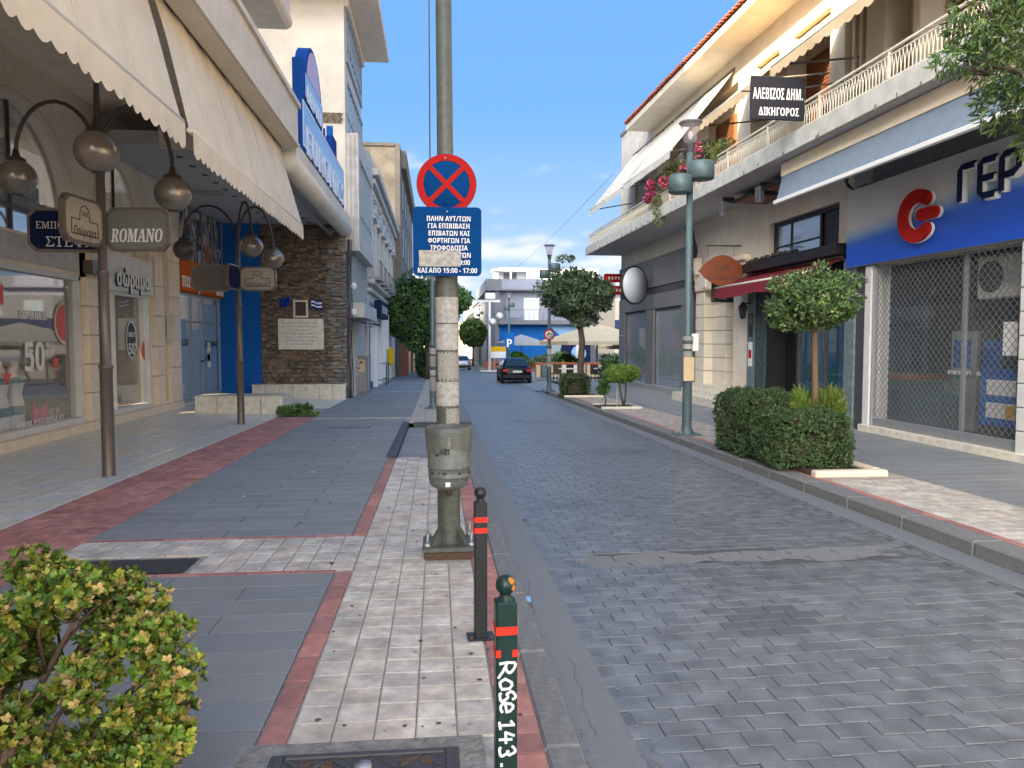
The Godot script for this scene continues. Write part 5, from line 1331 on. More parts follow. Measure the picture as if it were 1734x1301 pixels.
func make_bank() -> void:
	var b := rthing("bank_shop_front", "shop front with white and blue gradient sign over a lattice roller grille", "shop front", Vector3.ZERO)
	# pillars and sill
	box("white_pillar", Vector3(-0.1, -0.12, -13.86), Vector3(0.3, 3.02, -14.06), M.whitepaint, b, 0.01)
	for k in 9: box("pillar_panel", Vector3(-0.12, -0.02 + k * 0.34, -9.5), Vector3(0.3, 0.305 + k * 0.34, -10.2), M.whitepaint, b, 0.012)
	box("sill", Vector3(-0.16, -0.3, -9.0), Vector3(0.3, 0.0, -14.1), M.marble, b, 0.012)
	box("dark_pillar", Vector3(-0.06, -0.2, -14.1), Vector3(0.3, 3.02, -14.4), M.darkgray, b); box("marble_pillar", Vector3(-0.1, -0.2, -14.4), Vector3(0.3, 3.3, -14.75), M.greenmarblelight, b, 0.01)
	box("fascia_panel", Vector3(-0.12, 4.0, -8), Vector3(0.0, 4.62, -14.2), M.graypanel, b)
	box("fascia_panel", Vector3(-0.115, 4.62, -8), Vector3(0.0, 5.19, -14.2), M.graypanel, b)
	# sign: real colour print, white above to blue below
	var sg := rthing("bank_sign", "wide white to blue gradient fascia sign with red round logo and dark blue Greek letters", "sign", Vector3(-0.13, 3.03, -14.62))
	var gr := Gradient.new(); gr.offsets = PackedFloat32Array([0.0, 0.5, 0.62, 0.74, 1.0])
	gr.colors = PackedColorArray([Color(0.86, 0.85, 0.84), Color(0.84, 0.84, 0.85), Color(0.6, 0.7, 0.85), Color(0.16, 0.4, 0.86), Color(0.1, 0.33, 0.8)])
	var gt := GradientTexture2D.new(); gt.gradient = gr; gt.width = 8; gt.height = 256; gt.fill_from = Vector2(0, 0); gt.fill_to = Vector2(0, 1)
	var pm := StandardMaterial3D.new(); pm.albedo_texture = gt; pm.roughness = 0.4; pm.texture_repeat = false
	box("case", Vector3(-0.04, 0, 0), Vector3(0.12, 1.5, 6.5), M.gray, sg, 0.01)
	var s := st()
	var skew := 0.0
	for v in [[Vector3(-0.046, 0.01, 0.01), Vector2(0, 1)], [Vector3(-0.046, 1.49, 0.01), Vector2(0, 0)], [Vector3(-0.046, 1.49, 6.49), Vector2(1, 0.3)], [Vector3(-0.046, 0.01, 0.01), Vector2(0, 1)], [Vector3(-0.046, 1.49, 6.49), Vector2(1, 0.3)], [Vector3(-0.046, 0.01, 6.49), Vector2(1, 1.3)]]:
		s.set_uv(v[1]); s.add_vertex(v[0])
	put("print", s, pm, sg)
	# logo
	for d in [[0.0, M.letter, 1.03], [0.05, M.signred, 1.0]]:
		var l := st(); var F := Transform3D(NX * Basis.from_scale(Vector3(1.12, 1, 1)), Vector3(-0.07 - d[0], 0.66, 2.3))
		for q in ringpoly(0.22 / d[2], 0.44 * d[2], 26, PI * 0.27, PI * 1.73): prism(l, q, 0.05, F)
		for a in [PI * 0.27, PI * 1.73]: prism(l, circle(0.11 * d[2], 12, Vector2(cos(a), sin(a)) * 0.33), 0.05, F)
		var bar := PackedVector2Array(); bar.append_array(circle(0.1 * d[2], 8, Vector2(0.4, 0), -PI / 2, PI / 2)); bar.append_array(circle(0.1 * d[2], 8, Vector2(0.1, 0), PI / 2, PI * 1.5)); prism(l, bar, 0.05, F)
		put("logo", l, d[1], sg)
	# letters built from rounded strokes, raised off the board
	for d in [[0.02, M.letter, 0.03], [0.06, M.navy, 0.0]]:
		var l := st(true); var w: float = 0.055 + d[2] * 0.2
		var glyphs := [[[Vector2(0, 0), Vector2(0, 0.62), Vector2(0.06, 0.68), Vector2(0.34, 0.68)]],
			[[Vector2(0.34, 0), Vector2(0.08, 0), Vector2(0, 0.07), Vector2(0, 0.61), Vector2(0.08, 0.68), Vector2(0.34, 0.68)], [Vector2(0, 0.34), Vector2(0.31, 0.34)]],
			[[Vector2(0, 0), Vector2(0, 0.6), Vector2(0.08, 0.68), Vector2(0.24, 0.68), Vector2(0.36, 0.6), Vector2(0.36, 0.38), Vector2(0.24, 0.29), Vector2(0.02, 0.29)]],
			[[Vector2(0, 0), Vector2(0, 0.6), Vector2(0.16, 0.68), Vector2(0.34, 0.6), Vector2(0.34, 0)], [Vector2(0, 0.25), Vector2(0.34, 0.25)]],
			[[Vector2(0, 0), Vector2(0, 0.68), Vector2(0.2, 0.3), Vector2(0.4, 0.68), Vector2(0.4, 0)]]]
		for k in 3:
			for line in glyphs[k]:
				var pts := []
				for p in line: pts.append(Vector3(-0.05 - d[0], 0.72 + p.y * 0.76 - d[2] * 0.8, 3.3 + k * 0.43 + p.x * 0.88 + d[2]))
				tube(l, pts, w, 8)
		put("letter", l, d[1], sg)
	# roller grille: real rods in a diamond lattice
	var gl := rthing("roller_grille", "grey diamond lattice roller grille closing the bank shop window", "grille", Vector3(-0.02, 0.0, -13.86))
	box("bottom_rail", Vector3(-0.03, 0.0, 0.0), Vector3(0.03, 0.16, 3.66), M.steel, gl, 0.01)
	box("guide", Vector3(-0.05, 0.0, -0.0), Vector3(0.05, 3.02, 0.06), M.steel, gl, 0.008); box("guide", Vector3(-0.05, 0.0, 3.6), Vector3(0.05, 3.02, 3.66), M.steel, gl, 0.008)
	var la := st()
	var p := 0.066
	var nz := int(3.55 / p); var ny := int(2.85 / p)
	for i in nz:
		for j in ny:
			var z := 0.06 + (i + 0.5) * p; var y := 0.16 + (j + 0.5) * p
			var up := (i + j) % 2 == 0
			bx(la, Vector3(0, y, z), Vector3(0.006, 0.0075, p * 1.45), 0.0, Basis(Vector3.RIGHT, -PI / 4 if up else PI / 4))
	var lat := put("lattice", la, M.lattice, gl); lat.set_meta("kind", "stuff")
	# glass and what stands inside
	box("pane", Vector3(0.1, 0.02, -13.8), Vector3(0.112, 3.0, -10.2), M.glassclear, b)
	var mull := st(); bc(mull, Vector3(0.08, 0.0, -11.55), Vector3(0.13, 3.0, -11.62)); put("mullion", mull, M.gray, b)
	var ac := rthing("air_conditioner", "white air conditioner unit with round fan high behind the grille", "air conditioner", Vector3(0.5, 2.28, -11.85))
	box("case", Vector3(0, 0, 0), Vector3(0.35, 0.68, 1.3), M.whitepaint, ac, 0.02); var fn := st(true); lathe(fn, [Vector2(0, 0.0), Vector2(0.23, 0.0), Vector2(0.25, 0.02), Vector2(0.25, -0.02)], 20, Transform3D(Basis(Vector3.BACK, PI / 2), Vector3(-0.01, 0.34, 0.32))); put("fan", fn, M.ink, ac)
	for k in 2:
		var t := rthing("atm", ["pale cash machine with blue panel behind the grille", "dark cash machine with red notice behind the grille"][k], "cash machine", Vector3(1.0, 0.02, -13.1 + k * 0.72), "machines behind the bank grille")
		box("case", Vector3(0, 0, 0), Vector3(0.6, 1.75, 0.62), [M.gray, M.interiordark][k], t, 0.03); box("screen", Vector3(-0.012, 1.1, 0.1), Vector3(0.0, 1.6, 0.52), M.blue, t, 0.004); box("shelf", Vector3(-0.1, 0.98, 0.06), Vector3(0.0, 1.05, 0.56), M.letter, t, 0.01)
		if k: box("notice", Vector3(-0.02, 0.7, 0.05), Vector3(-0.012, 0.95, 0.5), M.signred, t)
		else: box("teal_panel", Vector3(-0.014, 0.4, 0.12), Vector3(0.0, 0.95, 0.4), M.teal, t)
	var bn := rthing("blue_stand", "blue display stand with white panels low behind the grille", "display stand", Vector3(0.4, 0.25, -11.6))
	box("board", Vector3(0, 0, 0), Vector3(0.25, 0.9, 0.8), M.blue, bn, 0.02)
	for k in 2: box("white_panel", Vector3(-0.012, 0.14 + k * 0.36, 0.18), Vector3(0.0, 0.38 + k * 0.36, 0.78), M.letter, bn)
	box("yellow_mark", Vector3(-0.02, 0.16, 0.6), Vector3(-0.013, 0.36, 0.78), M.yellow, bn)
	var pn := rthing("posted_paper", "pale notice stuck inside the bank shop pane", "notice", Vector3(0.09, 1.38, -10.75)); box("sheet", Vector3(0, 0, 0), Vector3(0.006, 0.5, 0.28), M.letter, pn)
	var ct := rthing("counter", "grey counter with wooden top behind the left half of the grille", "counter", Vector3(0.6, 0.02, -14.5))
	box("front", Vector3(0, 0, 0), Vector3(0.7, 0.85, 1.7), M.tealdim, ct, 0.01); box("top", Vector3(-0.04, 0.85, -0.04), Vector3(0.75, 0.95, 0.9), M.wood, ct, 0.01); box("glass_screen", Vector3(0.1, 0.95, 0), Vector3(0.12, 2.3, 1.2), M.glasstint, ct)
	var pt := rthing("partition", "teal grey partition wall inside the bank shop", "partition", Vector3(1.6, 0.02, -15.2)); box("board", Vector3(0, 0, 0), Vector3(0.1, 2.3, 1.9), M.tealdim, pt)
	# folded blue awning, junction box, wires
	var aw := rthing("blue_awning", "grey blue drop awning with beige top band under the balcony over the bank sign", "awning", Vector3(-1.35, 4.42, -15.25))
	var c := st(true)
	for i in 40:
		for j in 3:
			var P := func(u: int, v: int) -> Vector3: return Vector3(0.12 * v / 3.0 + 0.012 * sin(u * 2.3 + v) * (1 if u < 12 else 0.3), 0.5 * v / 3.0, u * 0.3)
			quad(c, P.call(i, j), P.call(i, j + 1), P.call(i + 1, j + 1), P.call(i + 1, j))
	put("canvas", c, M.canvasblue, aw)
	box("top_band", Vector3(0.1, 0.5, 0), Vector3(0.14, 0.76, 12.0), M.canvas, aw); box("front_bar", Vector3(-0.05, -0.06, -0.02), Vector3(0.03, 0.02, 12.0), M.letter, aw, 0.01)
	var jb := rthing("junction_box", "metal junction box with dark wires at the end of the bank sign", "junction box", Vector3(-0.2, 4.56, -14.35))
	box("case", Vector3(0, 0, 0), Vector3(0.18, 0.42, 0.5), M.gray, jb, 0.01)
	var w := st(true); rng.seed = 3
	for k in 6: tube(w, [Vector3(0.1, 0.5, 0), Vector3(-0.05 + k * 0.03, 0.3, -0.12 - 0.03 * k), Vector3(-0.02, 0.05 + 0.03 * k, -0.2 - 0.02 * k), Vector3(0.05, -0.05, -0.05)], 0.012, 5)
	put("wire", w, M.ink, jb)

func make_cafe() -> void:
	var b := rthing("cafe_facade", "cafe front of dark green marble with dark door and window", "shop front", Vector3.ZERO)
	for q in [[-18.45, -19.4, M.greenmarble], [-18.95, -19.38, M.greenmarblelight]]:
		box("marble_panel", Vector3(-0.06 if q[2] == M.greenmarble else -0.075, -0.4, q[0]), Vector3(0.3, 3.3, q[1]), q[2], b, 0.006)
	box("plinth", Vector3(-0.05, -0.4, -14.75), Vector3(0.3, 0.12, -18.45), M.greenmarble, b)
	box("door", Vector3(0.5, 0.1, -17.2), Vector3(0.56, 3.2, -18.4), M.black, b)
	box("reveal", Vector3(0.02, 0.1, -18.38), Vector3(0.5, 3.2, -18.44), M.black, b)
	var f := st(); bc(f, Vector3(0.2, 0.1, -17.15), Vector3(0.3, 3.2, -17.25)); bc(f, Vector3(0.2, 0.1, -14.76), Vector3(0.3, 3.2, -14.86)); bc(f, Vector3(0.2, 0.1, -16.0), Vector3(0.28, 3.2, -16.06))
	put("window_frame", f, M.darkgray, b); box("pane", Vector3(0.24, 0.12, -14.8), Vector3(0.252, 3.2, -17.2), M.glasstint, b)
	box("curtain", Vector3(0.5, 0.1, -16.5), Vector3(0.56, 3.1, -17.1), M.bluegray, b)
	for k in 2:
		var t := rthing("cafe_table", ["nearer cafe table inside the cafe window", "farther cafe table inside the cafe window"][k], "table", Vector3(0.9, 0.1, -15.4 - k * 1.0), "tables inside the cafe")
		box("top", Vector3(-0.3, 0.72, -0.35), Vector3(0.3, 0.76, 0.35), M.gray, t, 0.01); var l := st(true); tube(l, [Vector3(0, 0, 0), Vector3(0, 0.72, 0)], 0.03, 8); put("leg", l, M.steel, t)
	# upper window with black frame
	var w := st()
	bc(w, Vector3(0.12, 3.55, -15.2), Vector3(0.22, 3.62, -18.35)); bc(w, Vector3(0.12, 4.36, -15.2), Vector3(0.22, 4.45, -18.35)); bc(w, Vector3(0.12, 3.62, -18.25), Vector3(0.22, 4.36, -18.35)); bc(w, Vector3(0.12, 3.62, -15.2), Vector3(0.22, 4.36, -15.3)); bc(w, Vector3(0.12, 3.62, -16.1), Vector3(0.22, 4.36, -16.18)); bc(w, Vector3(0.14, 3.62, -17.5), Vector3(0.2, 4.36, -17.54))
	bc(w, Vector3(0.13, 3.85, -16.15), Vector3(0.19, 3.88, -18.3))
	var uw := put("upper_window", w, M.black, b); box("pane", Vector3(0.165, 3.6, -16.18), Vector3(0.175, 4.38, -18.3), M.mirror, uw); box("dark_pane", Vector3(0.165, 3.6, -15.2), Vector3(0.175, 4.38, -16.1), M.black, uw)
	box("ledge", Vector3(-0.32, 3.32, -14.75), Vector3(0.02, 3.55, -19.2), M.black, b, 0.01)
	var fl := st(true)
	for k in 22: ball(fl, Vector3(-0.25, 3.57 + rf(0, 0.05), -16.5 - k * 0.12), Vector3(0.07, 0.05, 0.07), 6, 4)
	put("ledge_plants", fl, M.interiordark, b)
	var a := awning("burgundy cafe awning with pale bar over the marble front", -0.75, -0.05, 2.98, 3.3, -14.9, -19.95, 0.3, M.canvasred, "", "cafe_awning", 5.0)
	a.transform = RB * Transform3D(Basis(), Vector3(-0.75, 2.98, -14.9))
	# lantern, notices, black board sign, oval hanging sign
	var ln := rthing("wall_lantern", "black wall lantern beside the cafe entrance", "lantern", Vector3(-0.28, 2.15, -19.2))
	var l := st(); lathe(l, [Vector2(0.0, 0), Vector2(0.07, 0.02), Vector2(0.12, 0.3), Vector2(0.13, 0.32), Vector2(0.05, 0.42), Vector2(0.0, 0.46)], 6); put("cage", l, M.ink, ln)
	box("arm", Vector3(0, 0.4, -0.015), Vector3(0.24, 0.43, 0.015), M.ink, ln)
	var nt := rthing("notice_sheet", "white notice with red square on the green marble pier", "notice", Vector3(-0.085, 0.95, -19.28)); box("sheet", Vector3(0, 0, 0), Vector3(0.008, 0.62, 0.24), M.letter, nt); box("red_square", Vector3(-0.004, 0.2, 0.03), Vector3(0.0, 0.42, 0.21), M.signred, nt)
	var nt2 := rthing("poster", "dark poster with faces above the white notice on the marble pier", "poster", Vector3(-0.085, 1.7, -19.28)); box("sheet", Vector3(0, 0, 0), Vector3(0.008, 0.6, 0.26), M.ink, nt2); box("picture", Vector3(-0.004, 0.32, 0.04), Vector3(0.0, 0.55, 0.22), M.brownlight, nt2)
	var bs := rthing("black_sign", "small black hanging sign with pale letters beside the burgundy awning", "sign", Vector3(-0.55, 2.62, -19.9)); box("board", Vector3(-0.3, 0, -0.03), Vector3(0.3, 0.52, 0.03), M.ink, bs, 0.006); text(bs, "GR", 0.13, Vector3(-0.02, 0.14, 0.034), Basis(), M.letter, "Droid Serif", 700, 0.004)
	var os := rthing("oval_cafe_sign", "rust brown oval wooden cafe sign hanging under the balcony", "sign", Vector3(-0.72, 3.42, -19.5))
	var o := st(); var pl := PackedVector2Array()
	for k in 40:
		var an := TAU * k / 40; var rr := 1.0 + 0.05 * cos(an * 4)
		pl.append(Vector2(cos(an) * 0.56 * rr, sin(an) * 0.38 * rr))
	prism(o, pl, 0.05, Transform3D(Basis(), Vector3(0, 0, -0.025))); put("board", o, M.rosewood, os)
	text(os, "Café", 0.14, Vector3(0.0, 0.07, 0.028), Basis(), M.rust, "Droid Serif", 700, 0.004, 0.42)
	text(os, "il Centrale", 0.15, Vector3(0.0, -0.17, 0.028), Basis(), M.rust, "Droid Serif", 700, 0.004, 0.85)
	var rd := st(true); tube(rd, [Vector3(-0.45, 0.64, 0), Vector3(0.5, 0.64, 0)], 0.02, 6); for x in [-0.4, 0.3]: tube(rd, [Vector3(x, 0.36, 0), Vector3(x, 0.64, 0)], 0.008, 4)
	put("hanging_rod", rd, M.ink, os)

func make_entrance() -> void:
	var b := rthing("house_entrance", "cream stone house entrance with metal lattice door and three steps", "entrance", Vector3.ZERO)
	blocks(b, -0.02, 0.9, -22.55, -23.28, 0.3, 3.1, 0.4, M.creamlight)
	blocks(b, 0.25, 0.9, -21.6, -22.54, 0.3, 3.1, 0.4, M.creamlight)
	box("right_jamb", Vector3(-0.02, 0.3, -19.42), Vector3(0.9, 3.1, -20.4), M.creamlight, b)
	box("lintel", Vector3(-0.1, 3.1, -19.42), Vector3(0.9, 3.7, -23.3), M.travertine, b, 0.02); box("cornice", Vector3(-0.2, 3.7, -19.42), Vector3(0.3, 3.85, -23.3), M.travertine, b, 0.03)
	var d := box("door", Vector3(0.8, 0.3, -20.4), Vector3(0.86, 3.1, -21.6), M.creamlight, b)
	var g := st()
	for i in 6:
		for j in 16:
			bx(g, Vector3(0.78, 0.65 + j * 0.15, -20.55 - i * 0.18), Vector3(0.012, 0.012, 0.22), 0.0, Basis(Vector3.RIGHT, 0.69)); bx(g, Vector3(0.78, 0.65 + j * 0.15, -20.55 - i * 0.18), Vector3(0.014, 0.012, 0.22), 0.0, Basis(Vector3.RIGHT, -0.69))
	put("lattice", g, M.neodark, d)
	for k in 3: box("step", Vector3(-0.75 + k * 0.3, -0.5, -19.5), Vector3(0.9, 0.03 + k * 0.14, -23.3), M.marble, b, 0.015)
	box("house_number", Vector3(-0.115, 3.25, -20.85), Vector3(-0.1, 3.5, -21.1), M.bluegray, b); box("intercom", Vector3(-0.16, 3.18, -22.2), Vector3(-0.1, 3.45, -22.5), M.whitepaint, b)
	text(b, "8", 0.16, Vector3(-0.12, 3.3, -20.97), NX, M.ink, "Droid Sans", 700, 0.004)
	var p := rthing("downpipe", "grey downpipe with cables between the house entrance and the grey shop", "pipe", Vector3(-0.12, -0.3, -23.35))
	var s := st(true); tube(s, [Vector3(0, 0, 0), Vector3(0, 4.6, 0), Vector3(-0.15, 4.9, 0.1), Vector3(-0.3, 5.4, 0.2)], 0.06, 8); put("pipe", s, M.graypanel, p)
	s = st(true); for k in 3: tube(s, [Vector3(-0.03, 3.2 + 0.2 * k, 0.3), Vector3(-0.1, 3.8, 0.15 + k * 0.1), Vector3(-0.05, 4.6, 0.3 + k * 0.12), Vector3(-0.2, 5.3, 0.5)], 0.02, 5)
	put("cable", s, M.ink, p); box("cable_box", Vector3(-0.1, 3.9, 0.35), Vector3(0.1, 4.4, 0.6), M.creamlight, p, 0.02)

func make_grey_shop() -> void:
	var b := rthing("grey_shop_front", "shop front clad in grey panels with two tall panes beyond the house entrance", "shop front", Vector3.ZERO)
	var zs := [-23.5, -24.45, -25.9, -27.4, -28.35, -29.8, -31.3, -32.2]
	for i in 7:
		for y in [[2.76, 3.3], [3.3, 3.55], [3.55, 4.61]]:
			if y[0] == 3.3: continue
			box("grey_panel", Vector3(-0.08, y[0], zs[i] - 0.006), Vector3(0.1, y[1] - 0.012, zs[i + 1] + 0.006), M.graypanel, b, 0.006)
	for i in 7: box("dark_band", Vector3(-0.03, 3.3, zs[i]), Vector3(0.1, 3.545, zs[i + 1]), M.darkgray, b)
	for q in [[-23.5, -24.45], [-27.4, -28.35], [-31.3, -32.2]]:
		for k in 3: box("pier_panel", Vector3(-0.08, 0.0 + k * 0.92, q[0] - 0.004), Vector3(0.2, 0.91 + k * 0.92, q[1] + 0.004), M.graypanel, b, 0.006)
	box("plinth", Vector3(-0.14, -0.6, -23.5), Vector3(0.2, 0.0, -32.2), M.gray, b)
	for q in [[-24.45, -27.4, "nearer"], [-28.35, -31.3, "farther"]]:
		var f := st(); bc(f, Vector3(-0.02, 0, q[0]), Vector3(0.06, 2.75, q[0] - 0.07)); bc(f, Vector3(-0.02, 0, q[1] + 0.07), Vector3(0.06, 2.75, q[1])); bc(f, Vector3(-0.02, 2.68, q[0] - 0.07), Vector3(0.06, 2.75, q[1] + 0.07))
		var w := put("shop_window", f, M.darkgray, b); box("pane", Vector3(0.02, 0.0, q[0] - 0.07), Vector3(0.03, 2.68, q[1] + 0.07), M.glassdark, w)
		box("blind", Vector3(1.0, 0.0, q[0] - 0.6), Vector3(1.05, 1.5, q[1] + 0.5), M.bluegray, b)
	var d := rthing("round_sign", "round pale sign in a dark ring on the grey shop front", "sign", Vector3(-0.75, 3.62, -27.6)); d.rotation.y += 0.55
	var s := st(true); lathe(s, [Vector2(0, -0.04), Vector2(0.66, -0.04), Vector2(0.7, -0.02), Vector2(0.7, 0.05), Vector2(0.66, 0.06)], 32, Transform3D(Basis(Vector3.RIGHT, PI / 2), Vector3.ZERO)); put("ring", s, M.ink, d)
	s = st(true); lathe(s, [Vector2(0.64, 0.0), Vector2(0.64, 0.075), Vector2(0.0, 0.08)], 32, Transform3D(Basis(Vector3.RIGHT, PI / 2), Vector3.ZERO)); put("disc", s, M.eurowhite, d)
	s = st(true); tube(s, [Vector3(0.5, 0, -0.05), Vector3(1.0, 0, -0.4)], 0.04, 6); put("bracket", s, M.ink, d)
	for k in 2:
		var r := rthing("red_sign", ["upper red hanging sign at the corner of the grey shop", "lower red hanging sign at the corner of the grey shop"][k], "sign", Vector3(-0.35, 4.02 - k * 0.5, -31.6), "red signs at the far corner"); box("board", Vector3(-0.55 + k * 0.15, 0, -0.05), Vector3(0.25, 0.36, 0.05), M.signred, r, 0.05)
		for j in 4: box("pale_stroke", Vector3(-0.38 + j * 0.14 + k * 0.06, 0.12, 0.05), Vector3(-0.3 + j * 0.14 + k * 0.06, 0.24, 0.056), M.letterwarm, r)
	# lawyer's sign on the balcony
	var ls := rthing("lawyer_sign", "black lawyer's name sign with white Greek letters on the balcony railing", "sign", Vector3(-1.96, 5.68, -14.0))
	box("board", Vector3(-0.52, 0, -0.03), Vector3(0.52, 0.78, 0.03), M.signblack, ls, 0.008)
	text(ls, "ΑΛΕΒΙΖΟΣ ΔΗΜ.", 0.2, Vector3(0, 0.46, 0.034), Basis(), M.letter, "Droid Sans", 700, 0.005, 0.97)
	text(ls, "ΔΙΚΗΓΟΡΟΣ", 0.145, Vector3(0.02, 0.14, 0.034), Basis(), M.letter, "Droid Sans", 700, 0.005, 0.78)
	var rr := st(true); tube(rr, [Vector3(0.5, 0.6, 0), Vector3(1.3, 0.75, 0)], 0.015, 5); tube(rr, [Vector3(-0.52, 0.5, 0), Vector3(-0.7, 0.5, 0)], 0.015, 5); put("bracket", rr, M.darkgray, ls)

# ---------------------------------------------------------------- the far end of the street and the square
func make_far() -> void:
	var b := thing("blue_shop_building", "two storey building with blue shop and balcony closing the view across the square", "building", Vector3(6.0, -1.2, -80))
	box("wall", Vector3(0.3, 0, -20), Vector3(26, 8.0, -0.6), M.farwallshaded, b)
	box("left_pier", Vector3(0, 0, -20), Vector3(0.45, 9.0, 0), M.fargray, b); box("inner_pier", Vector3(0.9, 4.7, -0.59), Vector3(1.15, 8.0, -0.3), M.fargray, b)
	box("parapet", Vector3(-0.9, 8.0, -20), Vector3(26, 9.2, 0.25), M.fargray, b)
	for k in 5: box("parapet_panel", Vector3(0.7 + k * 4.0, 8.12, 0.25), Vector3(4.3 + k * 4.0, 9.15, 0.28), M.farwallshaded, b)
	box("balcony_slab", Vector3(0.3, 4.5, -0.6), Vector3(26, 4.95, 0.9), M.fargray, b)
	box("balcony_door", Vector3(3.1, 4.95, -0.59), Vector3(4.7, 7.3, -0.55), M.eurowhite, b)
	var r := st()
	for k in 50: bx(r, Vector3(1.0 + k * 0.5, 5.5, 0.85), Vector3(0.05, 1.0, 0.03))
	bx(r, Vector3(13, 6.0, 0.85), Vector3(24.5, 0.07, 0.05)); put("railing", r, M.graypanel, b)
	box("balcony_cloth", Vector3(1.2, 5.2, 0.88), Vector3(2.6, 5.9, 0.92), M.farwallshaded, b)
	box("shop_fascia", Vector3(0.45, 2.9, -0.59), Vector3(26, 4.49, -0.1), M.blue, b)
	var wv := st(); var pl := PackedVector2Array()
	for k in 13: pl.append(Vector2(5.2 + k * 0.2, 4.45 - 1.35 * smoothstep(0, 12, k)))
	pl.append_array([Vector2(20, 3.1), Vector2(20, 4.45)]); prism(wv, pl, 0.06, Transform3D(Basis(), Vector3(0, 0, -0.1))); put("pale_wave", wv, M.europanel, b)
	text(b, "WIND", 0.75, Vector3(9.6, 3.45, 0.0), Basis(), M.blue, "Droid Sans", 700, 0.05, 2.6)
	box("blue_wall", Vector3(0.45, 0, -0.59), Vector3(5.6, 2.89, -0.3), M.blue, b)
	box("shop_glass", Vector3(5.6, 0, -0.59), Vector3(25, 2.89, -0.32), M.bluegray, b)
	for k in 6: box("white_post", Vector3(12 + k * 2.1, 0, -0.35), Vector3(12.5 + k * 2.1, 2.9, -0.2), M.farwallshaded, b)
	var ps := st(); prism(ps, PackedVector2Array([Vector2(6.5, 0.3), Vector2(11.6, 0.3), Vector2(11.9, 2.2), Vector2(9, 2.85), Vector2(7.2, 2.7)]), 0.05, Transform3D(Basis(), Vector3(0, 0, -0.31))); put("dark_poster", ps, M.navy, b)
	ps = st(); prism(ps, circle(0.8, 16, Vector2(8.9, 1.5)), 0.04, Transform3D(Basis(), Vector3(0, 0, -0.25))); prism(ps, circle(0.45, 12, Vector2(10.8, 1.2)), 0.04, Transform3D(Basis(), Vector3(0, 0, -0.25))); put("pale_shape", ps, M.europanel, b)
	var pn := thing("penthouse", "sunlit white penthouse block above the building with the blue shop", "building", Vector3(6.6, 7.9, -88))
	box("block", Vector3(0.5, 0, -8), Vector3(12, 2.0, 0), M.letter, pn); box("terrace_roof", Vector3(-0.4, 1.5, -1), Vector3(3.8, 1.75, 1.6), M.letter, pn); box("door", Vector3(1.0, 0, 0), Vector3(2.5, 1.4, 0.05), M.graypanel, pn)
	for k in 3: box("post", Vector3(-0.3 + k * 1.9, 0, 1.3), Vector3(-0.1 + k * 1.9, 1.5, 1.5), M.letter, pn)
	var g := plain_building("grey_house", "dark grey house with stacked balconies left of the blue shop", Vector3(5.9, -1.6, -128), PI, 26, 8.6, 12, M.graypanel, 2, 6, "", 3.4, true)
	g.position = Vector3(5.9, -1.6, -128)
	var gb := thing("gable_house", "sunlit cream house with sloping gable above the dark grey house", "building", Vector3(5.4, -1.6, -140))
	box("wall", Vector3(0, 0, -14), Vector3(14, 9.5, 0), M.creamlight, gb)
	var s := st(); prism(s, PackedVector2Array([Vector2(-0.4, 9.5), Vector2(14.4, 9.5), Vector2(7, 13.0)]), 14.5, Transform3D(Basis(), Vector3(0, 0, -14.2))); put("gable", s, M.creamlight, gb)
	for k in 3: box("window", Vector3(1.5 + k * 4, 6, 0), Vector3(2.8 + k * 4, 8.2, 0.05), M.bluegray, gb)
	var ph := thing("far_low_house", "pale low house closing the far end of the road", "building", Vector3(-3, -1.7, -175))
	box("wall", Vector3(-6, 0, -10), Vector3(12, 7.5, 0), M.tan, ph)
	for k in 5: box("window", Vector3(-4 + k * 3, 4, 0), Vector3(-2.8 + k * 3, 6, 0.05), M.bluegray, ph)
	var dk := thing("dark_shop_building", "dark shop building with white lettering behind the square's parasols", "building", Vector3(17.0, -1.1, -62))
	box("wall", Vector3(-2.5, 0, -10), Vector3(16, 6.2, 0), M.graypanel, dk); box("dark_fascia", Vector3(-2.5, 3.0, 0), Vector3(16, 4.4, 0.1), M.navy, dk); text(dk, "NA", 0.6, Vector3(-1.6, 3.3, 0.12), Basis(), M.letter, "Droid Sans", 700, 0.03, 1.3)
	for k in 3: box("window", Vector3(-1.8 + k * 3, 4.6, 0), Vector3(-0.4 + k * 3, 5.8, 0.05), M.bluegray, dk)
	# parasols
	parasol("large cream square parasol with thick pole on the square", Vector3(10.3, -0.78, -49), 3.0, 2.35, 3.5, M.parasolcream)
	parasol("cream parasol half hidden by the grey shop, lower and farther back", Vector3(14.4, -0.85, -53), 2.6, 2.1, 2.9, M.parasolcream)
	parasol("grey parasol in front of the blue shop far across the square", Vector3(7.9, -1.1, -72), 2.1, 2.5, 3.3, M.gray)
	var cp := thing("closed_parasol", "folded white parasol between the tree trunk and the large parasol pole", "parasol", Vector3(10.0, -0.85, -54))
	s = st(true); tube(s, [Vector3(0, 0, 0), Vector3(0, 1.3, 0)], 0.04, 6); put("pole", s, M.gray, cp); s = st(true); lathe(s, [Vector2(0, 1.1), Vector2(0.24, 1.15), Vector2(0.16, 1.8), Vector2(0.13, 2.6), Vector2(0, 2.9)], 10); put("folds", s, M.letter, cp)
